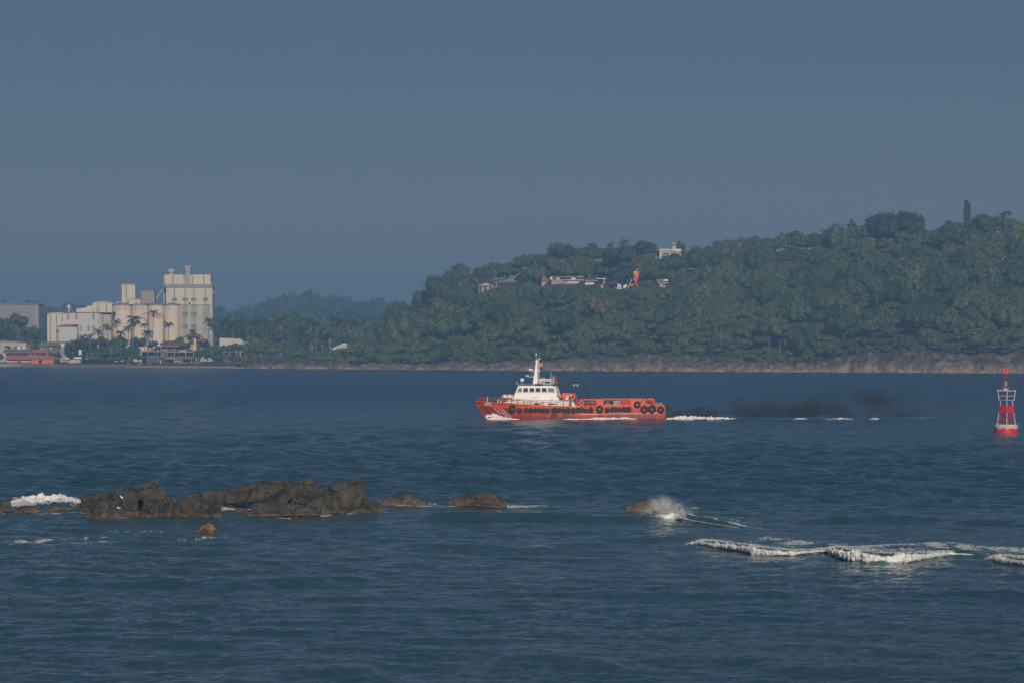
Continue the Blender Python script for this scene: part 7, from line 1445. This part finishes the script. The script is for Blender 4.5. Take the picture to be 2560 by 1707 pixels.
MB().tube([(-14*KB, 0, bZ(600)), (-14*KB, 0, bZ(556))], 12*KB, 8).build('lantern_base', B_red, by)
MB().lathe([(28*KB, bZ(553)), (30*KB, bZ(545)), (8*KB, bZ(542)), (8*KB, bZ(505)), (24*KB, bZ(500)), (20*KB, bZ(490)), (6*KB, bZ(484)), (5*KB, bZ(470)), (.001, bZ(468))], (-14*KB, 0, 0), 14).build('lantern', B_steel, by)
mb = MB(); [mb.tube([(-14*KB+26*KB*math.cos(a), 26*KB*math.sin(a), bZ(553)), (-14*KB+22*KB*math.cos(a), 22*KB*math.sin(a), bZ(498))], 3*KB, 5) for a in (R(20), R(100), R(180), R(250), R(320))]; mb.build('lantern_guard', B_pan, by)
mb = MB(); mb.tube([(-16*KB, 0, bZ(470)), (-16*KB, 0, bZ(345))], 3.5*KB, 6)
for s, w_ in ((-1, 130), (1, 120)): mb.tube([(-16*KB+s*22*KB, 0, bZ(412)), (s*w_*KB*.9, 0, bZ(625))], 2.6*KB, 5)
mb.tube([(-40*KB, 0, bZ(412)), (8*KB, 0, bZ(412))], 3*KB, 5).tube([(-16*KB, 0, bZ(350)), (-38*KB, 0, bZ(412))], 2.6*KB, 5).tube([(-16*KB, 0, bZ(350)), (6*KB, 0, bZ(412))], 2.6*KB, 5); mb.build('topmark_stay', B_red2, by)
tm = MB().box(-54*KB, 26*KB, -.03, .03, bZ(345), bZ(250)).box(-18*KB, -10*KB, -40*KB, 40*KB, bZ(345), bZ(250)).build('topmark', B_red, by)
by.rotation_euler = (0, R(.6), 0)
# ------------------------------------------------------------------ exhaust smoke drifting over the wake
def smoke():
    d0 = 622.0; x0 = (1655-CX)/FPX*d0; x1 = (2450-CX)/FPX*d0; n = 44; m_ = 12; V = []; F = []
    for i in range(n+1):
        u = i/n; x = x0+(x1-x0)*u; top = np.interp(u, [0, .04, .2, .4, .55, .62, .75, .9, .97, 1], [.5, 1.2, 2.6, 4.6, 6.6, 6.8, 5.0, 5.6, 3.0, .4]); h = top; cz = .12+h/2; ry = .8+2.4*math.sin(math.pi*min(1, u*1.1+.02))
        for k in range(m_): a = 2*math.pi*k/m_; V.append((x, d0+2.5*u+ry*math.cos(a), cz+h*.5*math.sin(a)))
    for i in range(n):
        for k in range(m_): k2 = (k+1) % m_; F.append((i*m_+k, i*m_+k2, (i+1)*m_+k2, (i+1)*m_+k))
    F.append(tuple(range(m_-1, -1, -1))); F.append(tuple(n*m_+k for k in range(m_)))
    m = bpy.data.materials.new('exhaust_smoke'); m.use_nodes = True; t = m.node_tree; t.nodes.remove(t.nodes['Principled BSDF']); L = t.links.new
    v = t.nodes.new('ShaderNodeVolumePrincipled'); v.inputs['Color'].default_value = (.10, .10, .11, 1)
    tc = t.nodes.new('ShaderNodeTexCoord'); mp = t.nodes.new('ShaderNodeMapping'); mp.inputs['Scale'].default_value = (.22, .3, .38); L(tc.outputs['Object'], mp.inputs[0])
    nz = t.nodes.new('ShaderNodeTexNoise'); nz.inputs['Scale'].default_value = 1; nz.inputs['Detail'].default_value = 5; nz.inputs['Roughness'].default_value = .6; L(mp.outputs[0], nz.inputs[0])
    mr = t.nodes.new('ShaderNodeMapRange'); 
    sp = t.nodes.new('ShaderNodeSeparateXYZ'); nm = nd(t, 'ShaderNodeMath', operation='MULTIPLY_ADD'); L(sp.outputs['Z'], nm.inputs[0]); nm.inputs[1].default_value = -.034; L(nz.outputs[0], nm.inputs[2]); L(nm.outputs[0], mr.inputs[0]); mr.inputs[1].default_value = .36; mr.inputs[2].default_value = .60; L(tc.outputs['Object'], sp.inputs[0]); fz = t.nodes.new('ShaderNodeMapRange'); L(sp.outputs['Z'], fz.inputs[0]); fz.inputs[1].default_value = .3; fz.inputs[2].default_value = 6.2; fz.inputs[3].default_value = .62; fz.inputs[4].default_value = .10
    mu = nd(t, 'ShaderNodeMath', operation='MULTIPLY'); L(mr.outputs[0], mu.inputs[0]); L(fz.outputs[0], mu.inputs[1]); fx = t.nodes.new('ShaderNodeMapRange'); L(sp.outputs['X'], fx.inputs[0]); fx.inputs[1].default_value = x1-9; fx.inputs[2].default_value = x1-1; fx.inputs[3].default_value = 1; fx.inputs[4].default_value = 0; mw = nd(t, 'ShaderNodeMath', operation='MULTIPLY'); L(mu.outputs[0], mw.inputs[0]); L(fx.outputs[0], mw.inputs[1]); L(mw.outputs[0], v.inputs['Density'])
    L(v.outputs[0], t.nodes['Material Output'].inputs['Volume'])
    me = mesh_np('smoke', V, [f for f in F if len(f) == 4], None)
    me2 = bpy.data.meshes.new('smoke'); me2.from_pydata([tuple(p) for p in V], [], F); me2.update()
    tag(link('smoke', me2, m), 'thin black exhaust smoke drifting low over the water behind the ship', kind='stuff')
smoke()
# ------------------------------------------------------------------ sea air
def build_haze():
    mb = MB().box(-2600, 2600, -120, 7000, -8, 112)
    m = bpy.data.materials.new('sea_haze'); m.use_nodes = True; t = m.node_tree; t.nodes.remove(t.nodes['Principled BSDF'])
    v = t.nodes.new('ShaderNodeVolumePrincipled'); v.inputs['Color'].default_value = (.30, .56, .98, 1); v.inputs['Density'].default_value = .00031; v.inputs['Anisotropy'].default_value = 0.0
    t.links.new(v.outputs[0], t.nodes['Material Output'].inputs['Volume'])
    tag(mb.build('haze', m), kind='stuff')
build_haze()
